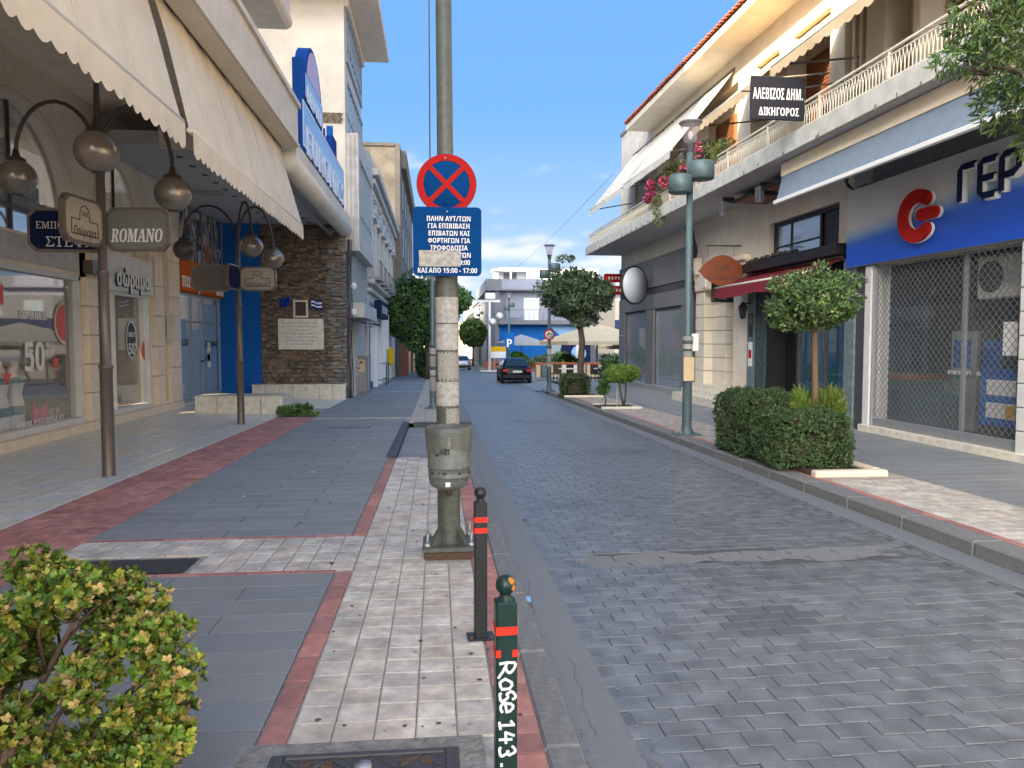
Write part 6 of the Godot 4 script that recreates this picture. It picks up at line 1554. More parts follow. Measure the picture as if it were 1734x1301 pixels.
	# terrace fence of the cafe on the square
	for k in 7:
		var f := thing("terrace_fence", "terrace fence bay with terracotta rail, %s" % ["beside the dark car's right side", "behind the round traffic sign", "left of the tree trunk", "behind the tree trunk", "under the large parasol", "behind the round topiary tree", "at the grey shop's corner"][k], "fence", Vector3(5.9 + k * 1.55, gy(-46.0), -46.0), 0.0, "fence bays round the square's terrace")
		box("rail", Vector3(0, 0.86, -0.06), Vector3(1.5, 0.98, 0.06), M.terracotta, f); box("panel", Vector3(0.05, 0.1, -0.03), Vector3(1.45, 0.84, 0.03), M.canvasgold if k % 2 == 0 else M.canvas, f); box("post", Vector3(-0.03, 0, -0.05), Vector3(0.05, 1.0, 0.05), M.wood, f)
	for k in 5:
		var f := thing("planter_trough", "low terracotta trough, %s" % ["far left beside the road bend", "behind the loudspeaker pole", "left of the parking sign", "right of the parking sign", "behind the dark car's roof"][k], "planter", Vector3(4.6 + k * 1.5, gy(-74.0), -74.0), 0.0, "terracotta troughs across the road bend")
		box("trough", Vector3(0, 0.0, -0.3), Vector3(1.45, 0.75, 0.3), M.terracotta, f, 0.03)
	for k in 4:
		var t := thing("cafe_chair", ["dark wicker chair between the signpost and the tree trunk", "red wicker chair right of the signpost", "dark wicker chair right of the tree trunk", "red brown wicker chair left of the topiary tree"][k], "chair", Vector3([7.3, 6.4, 8.6, 9.3][k], gy(-41), -41.0 - 0.4 * (k % 2)), [0.5, -0.6, 2.4, 1.0][k], "chairs on the square")
		var m: Material = [M.ink, M.rust, M.ink, M.rust][k]
		box("seat", Vector3(-0.25, 0.4, -0.25), Vector3(0.25, 0.47, 0.25), m, t, 0.02); box("backrest", Vector3(-0.25, 0.47, -0.28), Vector3(0.25, 0.95, -0.22), m, t, 0.02)
		for i in 4: box("leg", Vector3(-0.24 if i % 2 else 0.2, 0, -0.24 if i < 2 else 0.2), Vector3(-0.2 if i % 2 else 0.24, 0.4, -0.2 if i < 2 else 0.24), m, t)
	for k in 2:
		var t := thing("cafe_table", ["pale cafe table left of the tree trunk on the square", "pale cafe table right of the tree trunk on the square"][k], "table", Vector3(6.9 + k * 2.0, gy(-40.5), -40.3), 0.3 * k, "tables on the square")
		box("top", Vector3(-0.45, 0.7, -0.45), Vector3(0.45, 0.75, 0.45), M.creamlight, t, 0.01); var l := st(true); tube(l, [Vector3(0, 0.02, 0), Vector3(0, 0.7, 0)], 0.04, 8); put("leg", l, M.ink, t); box("foot", Vector3(-0.25, 0, -0.25), Vector3(0.25, 0.03, 0.25), M.ink, t, 0.01)
	# loudspeaker pole and road signs near the bend
	var lp := thing("loudspeaker_pole", "white pole with round loudspeakers at the road bend", "pole", Vector3(4.5, gy(-66) - 0.02, -66))
	s = st(true); tube(s, [Vector3(0, 0, 0), Vector3(0, 6.2, 0)], [0.13, 0.09], 8); put("pole", s, M.letter, lp); box("crossbar", Vector3(-2.2, 5.9, -0.05), Vector3(0.9, 6.1, 0.05), M.letter, lp); box("head", Vector3(-0.4, 6.1, -0.3), Vector3(0.5, 6.7, 0.2), M.letter, lp, 0.1)
	for q in [[0.25, 4.2], [0.85, 4.7]]:
		s = st(true); lathe(s, [Vector2(0, -0.12), Vector2(0.2, -0.12), Vector2(0.34, 0.06), Vector2(0.0, 0.1)], 14, Transform3D(Basis(Vector3.RIGHT, PI / 2), Vector3(q[0], q[1], 0.1))); put("loudspeaker", s, M.letter, lp)
	box("island", Vector3(-0.8, -0.05, -0.9), Vector3(1.2, 0.06, 0.9), M.marble, lp, 0.03)
	var ys := thing("direction_sign", "yellow and white road panel on two posts behind the loudspeaker pole", "sign", Vector3(5.25, gy(-67), -67.2))
	for x in [-0.25, 0.25]: box("post", Vector3(x - 0.04, 0, -0.04), Vector3(x + 0.04, 1.8, 0.0), M.gray, ys)
	box("white_panel", Vector3(-0.75, 1.1, 0.0), Vector3(0.75, 1.65, 0.03), M.letter, ys); box("yellow_panel", Vector3(-0.75, 1.65, 0.0), Vector3(0.75, 2.1, 0.03), M.yellow, ys)
	for k in 2:
		var z: float = [-60.0, -92.0][k]; var x: float = [5.62, 5.1][k]
		lamp_post(["grey street lamp with parking sign beside the square", "farthest street lamp, left of the loudspeaker pole"][k], Vector3(x, gy(z) - 0.02, z), 6.3 + k)
		var p := thing("parking_sign", ["blue parking sign on the lamp post beside the square", "blue parking sign on the farthest lamp post"][k], "sign", Vector3(x, gy(z) + 2.1 + k * 0.2, z + 0.12), 0.0, "parking signs on lamp posts")
		box("board", Vector3(-0.4, 0, 0), Vector3(0.4, 1.0, 0.03), M.blue, p, 0.01); text(p, "P", 0.62, Vector3(0, 0.2, 0.035), Basis(), M.letter, "Droid Sans", 700, 0.01)
	var ob := thing("bollard_row_fence", "row of low railings at the road bend beyond the dark car", "railing", Vector3(5.0, gy(-64), -64))
	s = st(true)
	for k in 6: tube(s, [Vector3(k * 0.35, 0, -k * 0.3), Vector3(k * 0.35, 0.8, -k * 0.3)], 0.025, 5)
	tube(s, [Vector3(0, 0.8, 0), Vector3(1.75, 0.8, -1.5)], 0.025, 5); put("rails", s, M.steel, ob)

func parasol(label: String, at: Vector3, half: float, edge: float, apex: float, m: Material) -> void:
	var g := thing("parasol", label, "parasol", at, 0.15, "parasols on the square")
	var s := st(true)
	var n := 4; var c := [Vector3(-half, edge, -half), Vector3(half, edge, -half), Vector3(half, edge, half), Vector3(-half, edge, half)]
	s.set_smooth_group(-1)
	for k in n:
		var a: Vector3 = c[k]; var b: Vector3 = c[(k + 1) % n]; var mid := (a + b) * 0.5 - Vector3(0, 0.06, 0)
		tri(s, Vector3(0, apex, 0), a, mid); tri(s, Vector3(0, apex, 0), mid, b)
		quad(s, a, a - Vector3(0, 0.22, 0), b - Vector3(0, 0.22, 0), b)
	put("canopy", s, m, g)
	s = st(true); tube(s, [Vector3(0, 0, 0), Vector3(0, apex - 0.05, 0)], 0.07, 8); put("pole", s, M.bluegray, g)
	for k in n:
		s = st(true); tube(s, [Vector3(0, apex - 0.06, 0), c[k] + Vector3(0, -0.04, 0)], 0.025, 5); tube(s, [Vector3(0, edge - 0.1, 0), (c[k] as Vector3) * 0.5 + Vector3(0, (apex - 0.1) * 0.5, 0)], 0.025, 5); put("rib", s, M.wood, g)
	box("base", Vector3(-0.45, 0, -0.45), Vector3(0.45, 0.1, 0.45), M.gray, g, 0.02)

# ---------------------------------------------------------------- lamps, signs, bollards
func lamp_post(label: String, at: Vector3, h := 6.0, drums := true) -> Node3D:
	var g := thing("street_lamp", label, "street lamp", at, 0.0, "grey street lamps with funnel lantern")
	box("base_plate", Vector3(-0.24, 0, -0.2), Vector3(0.24, 0.03, 0.2), M.lampblue, g, 0.005)
	var s := st(true); lathe(s, [Vector2(0.14, 0.03), Vector2(0.1, 0.12), Vector2(0.092, 0.2), Vector2(0.088, 1.75), Vector2(0.1, 1.76), Vector2(0.1, 1.84), Vector2(0.066, 1.92), Vector2(0.062, h - 0.62), Vector2(0.0, h - 0.62)], 14); put("pole", s, M.lampblue, g)
	for q in [[-0.16, -0.14], [0.16, -0.14], [-0.16, 0.14], [0.16, 0.14]]:
		s = st(true); tube(s, [Vector3(q[0], 0.02, q[1]), Vector3(q[0], 0.1, q[1])], 0.016, 6); put("bolt", s, M.steel, g)
	if drums:
		for q in [[0.19, h - 0.98, 0.25], [-0.2, h - 1.24, 0.22]]:
			s = st(true); lathe(s, [Vector2(0, 0.0), Vector2(q[2] - 0.02, 0.0), Vector2(q[2], 0.015), Vector2(q[2], 0.31), Vector2(q[2] - 0.03, 0.335), Vector2(0, 0.34)], 22, Transform3D(Basis(), Vector3(q[0], q[1] - 0.17, 0.06)))
			put("drum_light", s, M.lampblue, g)
	# funnel lantern: clear cone under a flat cap
	s = st(true); lathe(s, [Vector2(0.09, h - 0.46), Vector2(0.115, h - 0.42), Vector2(0.13, h - 0.3), Vector2(0.2, h - 0.1)], 18); var fu := put("lantern", s, M.lampglass, g)
	s = st(true); lathe(s, [Vector2(0.0, h - 0.09), Vector2(0.2, h - 0.11), Vector2(0.225, h - 0.09), Vector2(0.2, h - 0.06), Vector2(0, h - 0.045)], 18); put("cap", s, M.graypanel, fu)
	s = st(true); lathe(s, [Vector2(0.064, h - 0.64), Vector2(0.09, h - 0.5), Vector2(0.1, h - 0.46), Vector2(0.0, h - 0.44)], 14); put("collar", s, M.darkgray, fu)
	s = st(true); ball(s, Vector3(0, h - 0.32, 0), Vector3(0.05, 0.09, 0.05), 10, 6); put("bulb", s, M.letter, fu)
	return g

func octagon(w: float, h: float, c: float) -> PackedVector2Array:
	return PackedVector2Array([Vector2(-w + c, -h), Vector2(w - c, -h), Vector2(w, -h + c), Vector2(w, h - c), Vector2(w - c, h), Vector2(-w + c, h), Vector2(-w, h - c), Vector2(-w, -h + c)])

func board(called: String, label: String, at: Vector3, bas: Basis, w: float, h: float, face: Material, group := "octagonal shop boards on the globe lamps") -> Node3D:
	var g := thing(called, label, "sign", at, 0.0, group); g.basis = bas
	var s := st(); prism(s, octagon(w, h, h * 0.32), 0.07, Transform3D(Basis(), Vector3(0, 0, -0.035))); put("case", s, M.brownlight, g)
	s = st(); prism(s, octagon(w - 0.035, h - 0.035, h * 0.3), 0.078, Transform3D(Basis(), Vector3(0, 0, -0.039))); put("face", s, face, g)
	for x in [-0.7, 0.7]:
		for y in [-0.85, 0.85]:
			s = st(true); ball(s, Vector3(w * x, h * y, 0.038), Vector3(0.01, 0.01, 0.006), 6, 4); put("rivet", s, M.ink, g)
	return g

func globe_lamp(label: String, at: Vector3, globes: Array, dark := -1) -> void:
	var g := thing("globe_lamp", label, "street lamp", at, 0.0, "brown lamps with three hanging globes")
	var s := st(true)
	lathe(s, [Vector2(0.086, 0.0), Vector2(0.08, 0.02), Vector2(0.078, 1.4), Vector2(0.088, 1.41), Vector2(0.088, 1.44), Vector2(0.067, 1.46), Vector2(0.065, 2.62), Vector2(0.075, 2.63), Vector2(0.075, 2.66), Vector2(0.055, 2.68), Vector2(0.052, 4.15), Vector2(0.0, 4.16)], 14)
	put("pole", s, M.brownlight, g)
	for k in globes.size():
		var e: Vector3 = globes[k] - at
		var pts := []; var rad := []
		var flat := Vector3(e.x, 0, e.z); var reach := flat.length(); var dir := flat / reach
		var y0 := 3.95; var yt := e.y + 0.3; var pk := 4.83
		for i in 15:
			var f := i / 14.0
			var r := reach * (0.5 - 0.5 * cos(PI * f))
			var y := lerpf(y0, yt, f) + (pk - lerpf(y0, yt, 0.5)) * sin(PI * f)
			pts.append(dir * r + Vector3(0, y, 0)); rad.append(0.026)
		s = st(true); tube(s, pts, rad, 8); var arm := put("arm", s, M.brown, g)
		var gm: Material = M.globedark if k == dark else M.globe
		s = st(true); ball(s, e, Vector3(0.237, 0.23, 0.237), 26, 16); put("globe", s, gm, g)
		s = st(true); lathe(s, [Vector2(0.12, 0.195), Vector2(0.11, 0.24), Vector2(0.05, 0.27), Vector2(0.03, 0.36), Vector2(0.0, 0.37)], 16, Transform3D(Basis(), e)); put("cap", s, M.brown, arm)
		s = st(true); lathe(s, [Vector2(0.0, -0.232), Vector2(0.07, -0.231), Vector2(0.075, -0.215)], 14, Transform3D(Basis(), e)); put("lower_ring", s, M.brown, arm)

func cafe_mark(g: Node3D, w: float) -> void:      # little arched emblem and a script line
	var s := st(); var F := Transform3D(Basis(), Vector3(0, 0, 0.04))
	stroke(s, [Vector2(-0.8, 0.0), Vector2(-0.3, 0.0), Vector2(-0.3, 0.2), Vector2(-0.2, 0.42), Vector2(0, 0.5), Vector2(0.2, 0.42), Vector2(0.3, 0.2), Vector2(0.3, 0.0), Vector2(0.8, 0.0), Vector2(0.8, -0.5), Vector2(-0.8, -0.5), Vector2(-0.8, 0.0)].map(func(v): return v * w), 0.012, 0.003, F)
	for k in 3: stroke(s, [Vector2(-0.12 + k * 0.12, 0.15) * w, Vector2(-0.1 + k * 0.12, 0.27) * w], 0.014, 0.003, F)
	put("emblem", s, M.ink, g)
	text(g, "Εσώραμα", 0.3 * w, Vector3(0, -0.38 * w, 0.042), Basis(), M.ink, "Droid Serif", 400, 0.003, 1.35 * w, 0.35)

func make_street_things() -> void:
	# main pole
	var p := thing("utility_pole", "tall olive grey pole on a bolted base plate carrying the traffic signs", "pole", Vector3(0.09, gy(-6.05), -6.1))
	p.basis = Basis(Vector3.BACK, 0.006)
	box("base_plate", Vector3(-0.21, 0.05, -0.2), Vector3(0.21, 0.085, 0.2), M.pole, p, 0.005)
	box("footing", Vector3(-0.2, -0.02, -0.19), Vector3(0.2, 0.05, 0.19), M.rust, p, 0.006)
	var s := st(true); lathe(s, [Vector2(0.09, 0.085), Vector2(0.0885, 2.1), Vector2(0.088, 2.28)], 18); put("lower_tube", s, M.pole, p)
	s = st(true); lathe(s, [Vector2(0.088, 2.28), Vector2(0.083, 2.3), Vector2(0.08, 2.32), Vector2(0.076, 2.55), Vector2(0.064, 2.6), Vector2(0.055, 8.5), Vector2(0, 8.5)], 18); put("upper_tube", s, M.pole, p)
	s = st(true); lathe(s, [Vector2(0.092, 2.2), Vector2(0.094, 2.21), Vector2(0.094, 2.25), Vector2(0.09, 2.26)], 18); put("collar", s, M.poledark, p)
	for a in 4:
		s = st(); prism(s, PackedVector2Array([Vector2(0.088, 0.085), Vector2(0.19, 0.085), Vector2(0.1, 0.22), Vector2(0.088, 0.22)]), 0.012, Transform3D(Basis(Vector3.UP, a * PI / 2 + PI / 4), Vector3.ZERO)); put("gusset", s, M.pole, p)
		var c := Vector3(0.17 * (1 if a % 2 else -1), 0, 0.16 * (1 if a < 2 else -1))
		s = st(true); tube(s, [c + Vector3(0, 0.08, 0), c + Vector3(0, 0.2, 0)], 0.012, 6); lathe(s, [Vector2(0.0, 0.085), Vector2(0.026, 0.085), Vector2(0.026, 0.115), Vector2(0, 0.115)], 6, Transform3D(Basis(), c)); put("anchor_bolt", s, M.steel, p)
	# pasted papers round the pole
	rng.seed = 12
	for q in [[1.83, 2.03, "paper", 1.0], [1.62, 1.82, "paper", 1.0], [1.38, 1.6, "paperold", 0.8], [1.18, 1.37, "paper", 1.0], [0.98, 1.16, "paperold", 0.55], [0.82, 0.97, "paperold", 0.4], [0.66, 0.8, "poledark", 0.7]]:
		s = st(true)
		for k in 16:
			var a0: float = -1.6 + 3.2 * q[3] * k / 16.0 + PI / 2; var a1: float = -1.6 + 3.2 * q[3] * (k + 1) / 16.0 + PI / 2
			var j0: float = 0.012 * sin(k * 2.7 + q[0] * 30) * (2.0 if q[2] != "paper" else 0.3); var j1: float = 0.012 * sin((k + 1) * 2.7 + q[0] * 30) * (2.0 if q[2] != "paper" else 0.3)
			quad(s, Vector3(cos(a0) * 0.0915, q[0] + j0, sin(a0) * 0.0915), Vector3(cos(a0) * 0.0915, q[1] + j0 * 0.4, sin(a0) * 0.0915), Vector3(cos(a1) * 0.0915, q[1] + j1 * 0.4, sin(a1) * 0.0915), Vector3(cos(a1) * 0.0915, q[0] + j1, sin(a1) * 0.0915))
		put("pasted_paper", s, M[q[2]], p)
	var wire := thing("hanging_wire", "thin dark wire hanging down beside the tall pole", "wire", Vector3(-0.05, 2.9, -6.6)); s = st(true); tube(s, [Vector3(0, 0, 0), Vector3(0.0, 3.0, 0), Vector3(0.02, 6.0, 0.2)], 0.006, 5); put("strand", s, M.graypanel, wire)
	var ow := thing("overhead_wire", "thin overhead wire running from the long balcony building across to the square", "wire", Vector3(7.4, 8.6, -32.2))
	s = st(true); var wp := []
	for k in 13: wp.append(Vector3(-0.1 * k, -0.06 * k - 0.5 * sin(PI * k / 12.0), -4.0 * k))
	tube(s, wp, 0.012, 4); put("strand", s, M.graypanel, ow)
	# no stopping sign
	var ns := thing("no_stopping_sign", "round blue no stopping sign with red ring and red cross", "sign", Vector3(0.08, 2.79, -5.95))
	s = st(true); lathe(s, [Vector2(0, -0.012), Vector2(0.225, -0.012), Vector2(0.228, 0.0), Vector2(0.225, 0.004), Vector2(0, 0.004)], 40, Transform3D(Basis(Vector3.RIGHT, PI / 2), Vector3.ZERO)); put("disc", s, M.signblue, ns)
	s = st()
	for q in ringpoly(0.176, 0.225, 48): prism(s, q, 0.004, Transform3D(Basis(), Vector3(0, 0, 0.004)))
	put("red_ring", s, M.signred, ns)
	s = st()
	for a in [PI / 4, -PI / 4]: bx(s, Vector3(0, 0, 0.006 + 0.0005 * a), Vector3(0.37, 0.036, 0.005), 0.0, Basis(Vector3.BACK, a))
	put("red_cross", s, M.signred, ns)
	s = st(true); ball(s, Vector3(-0.01, 0.195, 0.01), Vector3(0.008, 0.008, 0.004), 6, 4); put("bolt", s, M.steel, ns)
	var lh := thing("loading_hours_sign", "square blue sign with Greek text on loading hours, partly pasted over", "sign", Vector3(0.083, 2.355, -5.93))
	var rp := PackedVector2Array()
	for c in [[0.225, 0.225, 0.0], [-0.225, 0.225, PI / 2], [-0.225, -0.225, PI], [0.225, -0.225, PI * 1.5]]: rp.append_array(circle(0.035, 6, Vector2(c[0], c[1]), c[2], c[2] + PI / 2))
	s = st(); prism(s, rp, 0.014, Transform3D(Basis(), Vector3(0, 0, -0.01))); put("board", s, M.signblue, lh)
	var lines := [["ΠΛΗΝ ΑΥΤ/ΤΩΝ", 0.183, 0.33], ["ΓΙΑ ΕΠΙΒΙΒΑΣΗ", 0.128, 0.315], ["ΕΠΙΒΑΤΩΝ ΚΑΙ", 0.073, 0.31], ["ΦΟΡΤΗΓΩΝ ΓΙΑ", 0.018, 0.32], ["ΤΡΟΦΟΔΟΣΙΑ", -0.037, 0.285], ["ΚΑΤΑΣΤΗΜΑΤΩΝ", -0.092, 0.355], ["ΑΠΟ 06:00 - 09:00", -0.147, 0.345], ["ΚΑΙ ΑΠΟ 15:00 - 17:00", -0.208, 0.45]]
	for l in lines: text(lh, l[0], 0.037, Vector3(0.012 if l[2] < 0.34 else 0.0, l[1] - 0.012, 0.006), Basis(), M.letter, "Droid Sans", 700, 0.002, l[2])
	box("pasted_cover", Vector3(-0.215, -0.19, 0.008), Vector3(0.1, -0.068, 0.0105), M.paper, lh)
	for y in [0.225, -0.235]:
		s = st(true); ball(s, Vector3(0.0, y, 0.006), Vector3(0.007, 0.007, 0.004), 6, 4); put("bolt", s, M.steel, lh)
	# litter bin
	var bn := thing("litter_bin", "grey green litter bin with plastic bag hung on the tall pole", "litter bin", Vector3(0.085, 0.48, -5.79))
	s = st(true); lathe(s, [Vector2(0.0, 0.0), Vector2(0.09, 0.005), Vector2(0.135, 0.03), Vector2(0.15, 0.07), Vector2(0.153, 0.1), Vector2(0.158, 0.102), Vector2(0.158, 0.112), Vector2(0.154, 0.114), Vector2(0.157, 0.17), Vector2(0.162, 0.172), Vector2(0.162, 0.182), Vector2(0.158, 0.184), Vector2(0.166, 0.46)], 28); put("body", s, M.binbody, bn)
	s = st(true)
	var folds := func(a: float, f: float) -> float: return 0.172 + 0.006 * sin(a * 7.0) + 0.005 * sin(a * 13.0 + f * 4.0) - 0.004 * f
	for k in 40:
		var a := TAU * k / 40; var c := TAU * (k + 1) / 40
		for j in 4:
			var P := func(an: float, f: float) -> Vector3: return Vector3(cos(an) * folds.call(an, f), 0.475 - f * (0.17 + 0.02 * sin(an * 3.0 + 1.0)), sin(an) * folds.call(an, f))
			quad(s, P.call(a, j / 4.0), P.call(c, j / 4.0), P.call(c, (j + 1) / 4.0), P.call(a, (j + 1) / 4.0))
		var I := func(an: float) -> Vector3: return Vector3(cos(an) * 0.15, 0.48 + 0.006 * sin(an * 9), sin(an) * 0.15)
		var O := func(an: float) -> Vector3: return Vector3(cos(an) * folds.call(an, 0.0), 0.475, sin(an) * folds.call(an, 0.0))
		quad(s, I.call(a), I.call(c), O.call(c), O.call(a)); quad(s, I.call(a), I.call(a) - Vector3(0, 0.3, 0), I.call(c) - Vector3(0, 0.3, 0), I.call(c))
	put("bag", s, M.binbag, bn)
	for k in 8:
		var a := PI / 2 - 1.1 + k * 0.32; var d := Vector3(cos(a), 0, sin(a))
		s = st(true); ball(s, Vector3(0, 0.142, 0) + d * 0.151, Vector3(0.026, 0.012, 0.007) if k % 2 == 0 else Vector3(0.01, 0.008, 0.006), 8, 4)
		var o := put("slot", s, M.ink, bn)
	s = st(); bx(s, Vector3(-0.01, 0.06, 0.148), Vector3(0.036, 0.034, 0.006), 0.0, Basis(Vector3.RIGHT, 0.1)); put("white_sticker", s, M.letter, bn)
	s = st(); var scr := Transform3D(Basis(), Vector3(-0.1, 0.29, 0.131)) * Transform3D(Basis(Vector3.UP, -0.62), Vector3.ZERO)
	for l in [[Vector2(0, 0.05), Vector2(0.005, -0.01), Vector2(0.02, -0.02), Vector2(0.025, 0.04)], [Vector2(0.04, 0.0), Vector2(0.05, 0.045), Vector2(0.065, 0.0)], [Vector2(0.08, 0.04), Vector2(0.075, 0.01), Vector2(0.095, 0.0), Vector2(0.1, 0.04), Vector2(0.085, 0.042)], [Vector2(0.13, 0.04), Vector2(0.112, 0.035), Vector2(0.125, 0.02), Vector2(0.115, 0.0)]]: stroke(s, l, 0.007, 0.003, scr)
	put("scribble", s, M.ink, bn)
	s = st(true); ball(s, Vector3(0.0, -0.03, -0.05), Vector3(0.03, 0.04, 0.04), 8, 5); put("bracket", s, M.brown, bn)
	# bollards
	for k in 2:
		var b := thing("bollard", ["dark green bollard with white graffiti and scraped ball top", "black bollard with two red bands on a square foot"][k], "bollard", Vector3([0.222, 0.235][k], gy([-2.5, -4.23][k]), [-2.5, -4.23][k]), [0.05, 0.06][k], "square bollards with ball tops along the left kerb")
		var m: Material = [M.greenpaint, M.blackpaint][k]; var h: float = [0.78, 0.77][k]
		box("shaft", Vector3(-0.035, 0.0, -0.035), Vector3(0.035, h, 0.035), m, b, 0.006)
		s = st(true); lathe(s, [Vector2(0.03, h), Vector2(0.02, h + 0.012), Vector2(0.018, h + 0.02), Vector2(0.0, h + 0.022)], 12); ball(s, Vector3(0, h + 0.05, 0), Vector3(0.034, 0.034, 0.034), 20, 12); put("ball", s, m, b)
		box("foot", Vector3(-0.075, 0.0, -0.06), Vector3(0.075, 0.012, 0.06), m, b, 0.003)
		for q in [-0.055, 0.055]:
			s = st(true); lathe(s, [Vector2(0.01, 0.012), Vector2(0.01, 0.024), Vector2(0, 0.024)], 6, Transform3D(Basis(), Vector3(q, 0, 0.04))); put("bolt", s, M.rust, b)
		if k == 1:
			for y in [[0.66, 0.69], [0.6, 0.63]]: box("red_band", Vector3(-0.0362, y[0], -0.0362), Vector3(0.0362, y[1], 0.0362), M.redtape, b)
		else:
			box("red_band", Vector3(-0.0362, 0.672, -0.0362), Vector3(0.0362, 0.7, 0.0362), M.redtape, b)
			for x in [[-0.0364, -0.02], [0.018, 0.0364]]: box("torn_band", Vector3(x[0], 0.598, -0.0362), Vector3(x[1], 0.622, 0.0362), M.redtape, b)
			s = st(true); ball(s, Vector3(0.012, h + 0.062, 0.014), Vector3(0.018, 0.017, 0.0155), 9, 6); ball(s, Vector3(0.02, h + 0.045, 0.02), Vector3(0.011, 0.012, 0.0095), 7, 5); put("scraped_paint", s, M.orangescrape, b)
			# graffiti written down the front face
			var F := Transform3D(Basis(Vector3(0, -1, 0), Vector3(1, 0, 0), Vector3(0, 0, 1)), Vector3(0, 0.585, 0.0353))
			s = st()
			var O := func(cx: float, cy: float, rx: float, ry: float, a0: float, a1: float) -> Array:
				var out := []
				for i in 11: out.append(Vector2(cx + rx * cos(lerpf(a0, a1, i / 10.0)), cy + ry * sin(lerpf(a0, a1, i / 10.0))))
				return out
			for l in [[Vector2(0.008, -0.022), Vector2(0.004, 0.0), Vector2(0.006, 0.022)], O.call(0.012, 0.01, 0.026, 0.014, 1.7, -1.6), [Vector2(0.012, -0.003), Vector2(0.034, -0.012), Vector2(0.056, -0.025)],
				O.call(0.078, -0.004, 0.017, 0.018, 0.0, TAU), O.call(0.118, 0.011, 0.014, 0.013, 0.5, 4.4), O.call(0.118, -0.011, 0.015, 0.012, 1.8, -2.6),
				[Vector2(0.142, -0.004), Vector2(0.17, 0.0)], O.call(0.156, -0.002, 0.016, 0.019, 0.1, 5.6),
				[Vector2(0.204, 0.012), Vector2(0.216, 0.022), Vector2(0.216, -0.022)], [Vector2(0.206, -0.022), Vector2(0.228, -0.021)],
				[Vector2(0.252, 0.022), Vector2(0.242, -0.004), Vector2(0.278, -0.003)], [Vector2(0.266, 0.012), Vector2(0.265, -0.024)],
				O.call(0.303, 0.011, 0.014, 0.012, 2.6, -1.5), O.call(0.303, -0.011, 0.016, 0.013, 1.5, -2.6), [Vector2(0.345, -0.018), Vector2(0.352, -0.016)]]: stroke(s, l.map(func(q): return Vector2(q.x + 0.002 * sin(q.y * 300.0), q.y * 1.12 + 0.002 * sin(q.x * 170.0))), 0.0088, 0.0006, F)
			put("graffiti", s, M.letter, b)
	# globe lamps and their boards
	var L1 := Vector3(-4.28, hl(-4.28, -10.45), -10.45)
	globe_lamp("nearer brown lamp with three hanging globes before the lingerie shop", L1, [Vector3(-3.71, 3.68, -9.0), Vector3(-5.42, 3.72, -10.7), Vector3(-3.5, 3.56, -10.8)])
	var r := board("shop_board", "grey octagonal board lettered in white italics on the nearer globe lamp", Vector3(-3.82, 3.03, -10.43), Basis(Vector3.UP, -0.12), 0.41, 0.28, M.signgray)
	text(r, "ROMANO", 0.17, Vector3(0.0, -0.08, 0.042), Basis(), M.letter, "Droid Serif", 700, 0.004, 0.66, 0.22)
	r = board("shop_board", "tan octagonal board with arched emblem turned edgeways on the nearer globe lamp", Vector3(-4.3, 3.06, -9.93), Basis(Vector3.UP, 1.47), 0.42, 0.28, M.signtan); cafe_mark(r, 0.36)
	r = board("shop_board", "navy octagonal board with cream Greek capitals on the nearer globe lamp", Vector3(-4.78, 3.03, -10.6), Basis(Vector3.UP, 0.05), 0.46, 0.28, M.navy)
	text(r, "ΕΜΠΟΡΙΚΟ", 0.09, Vector3(-0.05, 0.06, 0.042), Basis(), M.letterwarm, "Droid Serif", 400, 0.004, 0.6); text(r, "ΣΤΕΦΑ", 0.13, Vector3(0.06, -0.15, 0.042), Basis(), M.letterwarm, "Droid Serif", 400, 0.004)
	var L2 := Vector3(-4.36, hl(-4.36, -17.6), -17.6)
	globe_lamp("farther brown lamp with three hanging globes before the marble planter", L2, [Vector3(-3.9, 3.6, -16.9), Vector3(-5.56, 3.62, -17.8), Vector3(-3.67, 3.45, -17.9)], 1)
	board("shop_board", "plain brown back of an octagonal board on the farther globe lamp", Vector3(-4.9, 2.97, -17.5), Basis(Vector3.UP, 0.1), 0.42, 0.29, M.globedark)
	r = board("shop_board", "tan octagonal board with arched emblem facing the street on the farther globe lamp", Vector3(-3.93, 2.97, -17.58), Basis(Vector3.UP, -0.1), 0.4, 0.27, M.signtan); cafe_mark(r, 0.34)
	r = board("shop_board", "dark octagonal board seen edgeways on the farther globe lamp", Vector3(-4.36, 2.97, -17.15), Basis(Vector3.UP, 1.5), 0.38, 0.27, M.navy)
	# grey street lamps
	var a := lamp_post("grey street lamp with two drum lights nearest on the right pavement", Vector3(4.78, gy(-14.35), -14.35))
	box("yellow_poster", Vector3(-0.105, 1.05, 0.06), Vector3(0.1, 1.5, 0.1), M.canvasgold, a); box("white_notice", Vector3(0.07, 1.62, 0.02), Vector3(0.2, 1.95, 0.03), M.letter, a)
	for q in [[1.5, 1.62, "paperold"], [1.66, 1.8, "paper"], [1.82, 1.9, "paperold"]]:
		s = st(true); lathe(s, [Vector2(0.0945 if q[0] < 1.7 else 0.104, q[0]), Vector2(0.0945 if q[0] < 1.7 else 0.104, q[1])], 14); put("pasted_paper", s, M[q[2]], a)
	a = lamp_post("grey street lamp with round traffic sign beside the box hedge", Vector3(4.55, gy(-31.07), -31.07))
	for q in [[1.5, 1.75, "paper"], [1.2, 1.45, "paperold"], [1.0, 1.15, "paper"]]:
		s = st(true); lathe(s, [Vector2(0.094, q[0]), Vector2(0.094, q[1])], 12); put("pasted_paper", s, M[q[2]], a)
	var bl := box("litter_case", Vector3(-0.34, 0.55, -0.15), Vector3(-0.08, 1.1, 0.15), M.lampblue, a, 0.03)
	var tr := thing("no_turn_sign", "round white traffic sign with red ring and dark arrow", "sign", Vector3(4.53, 1.85, -30.93))
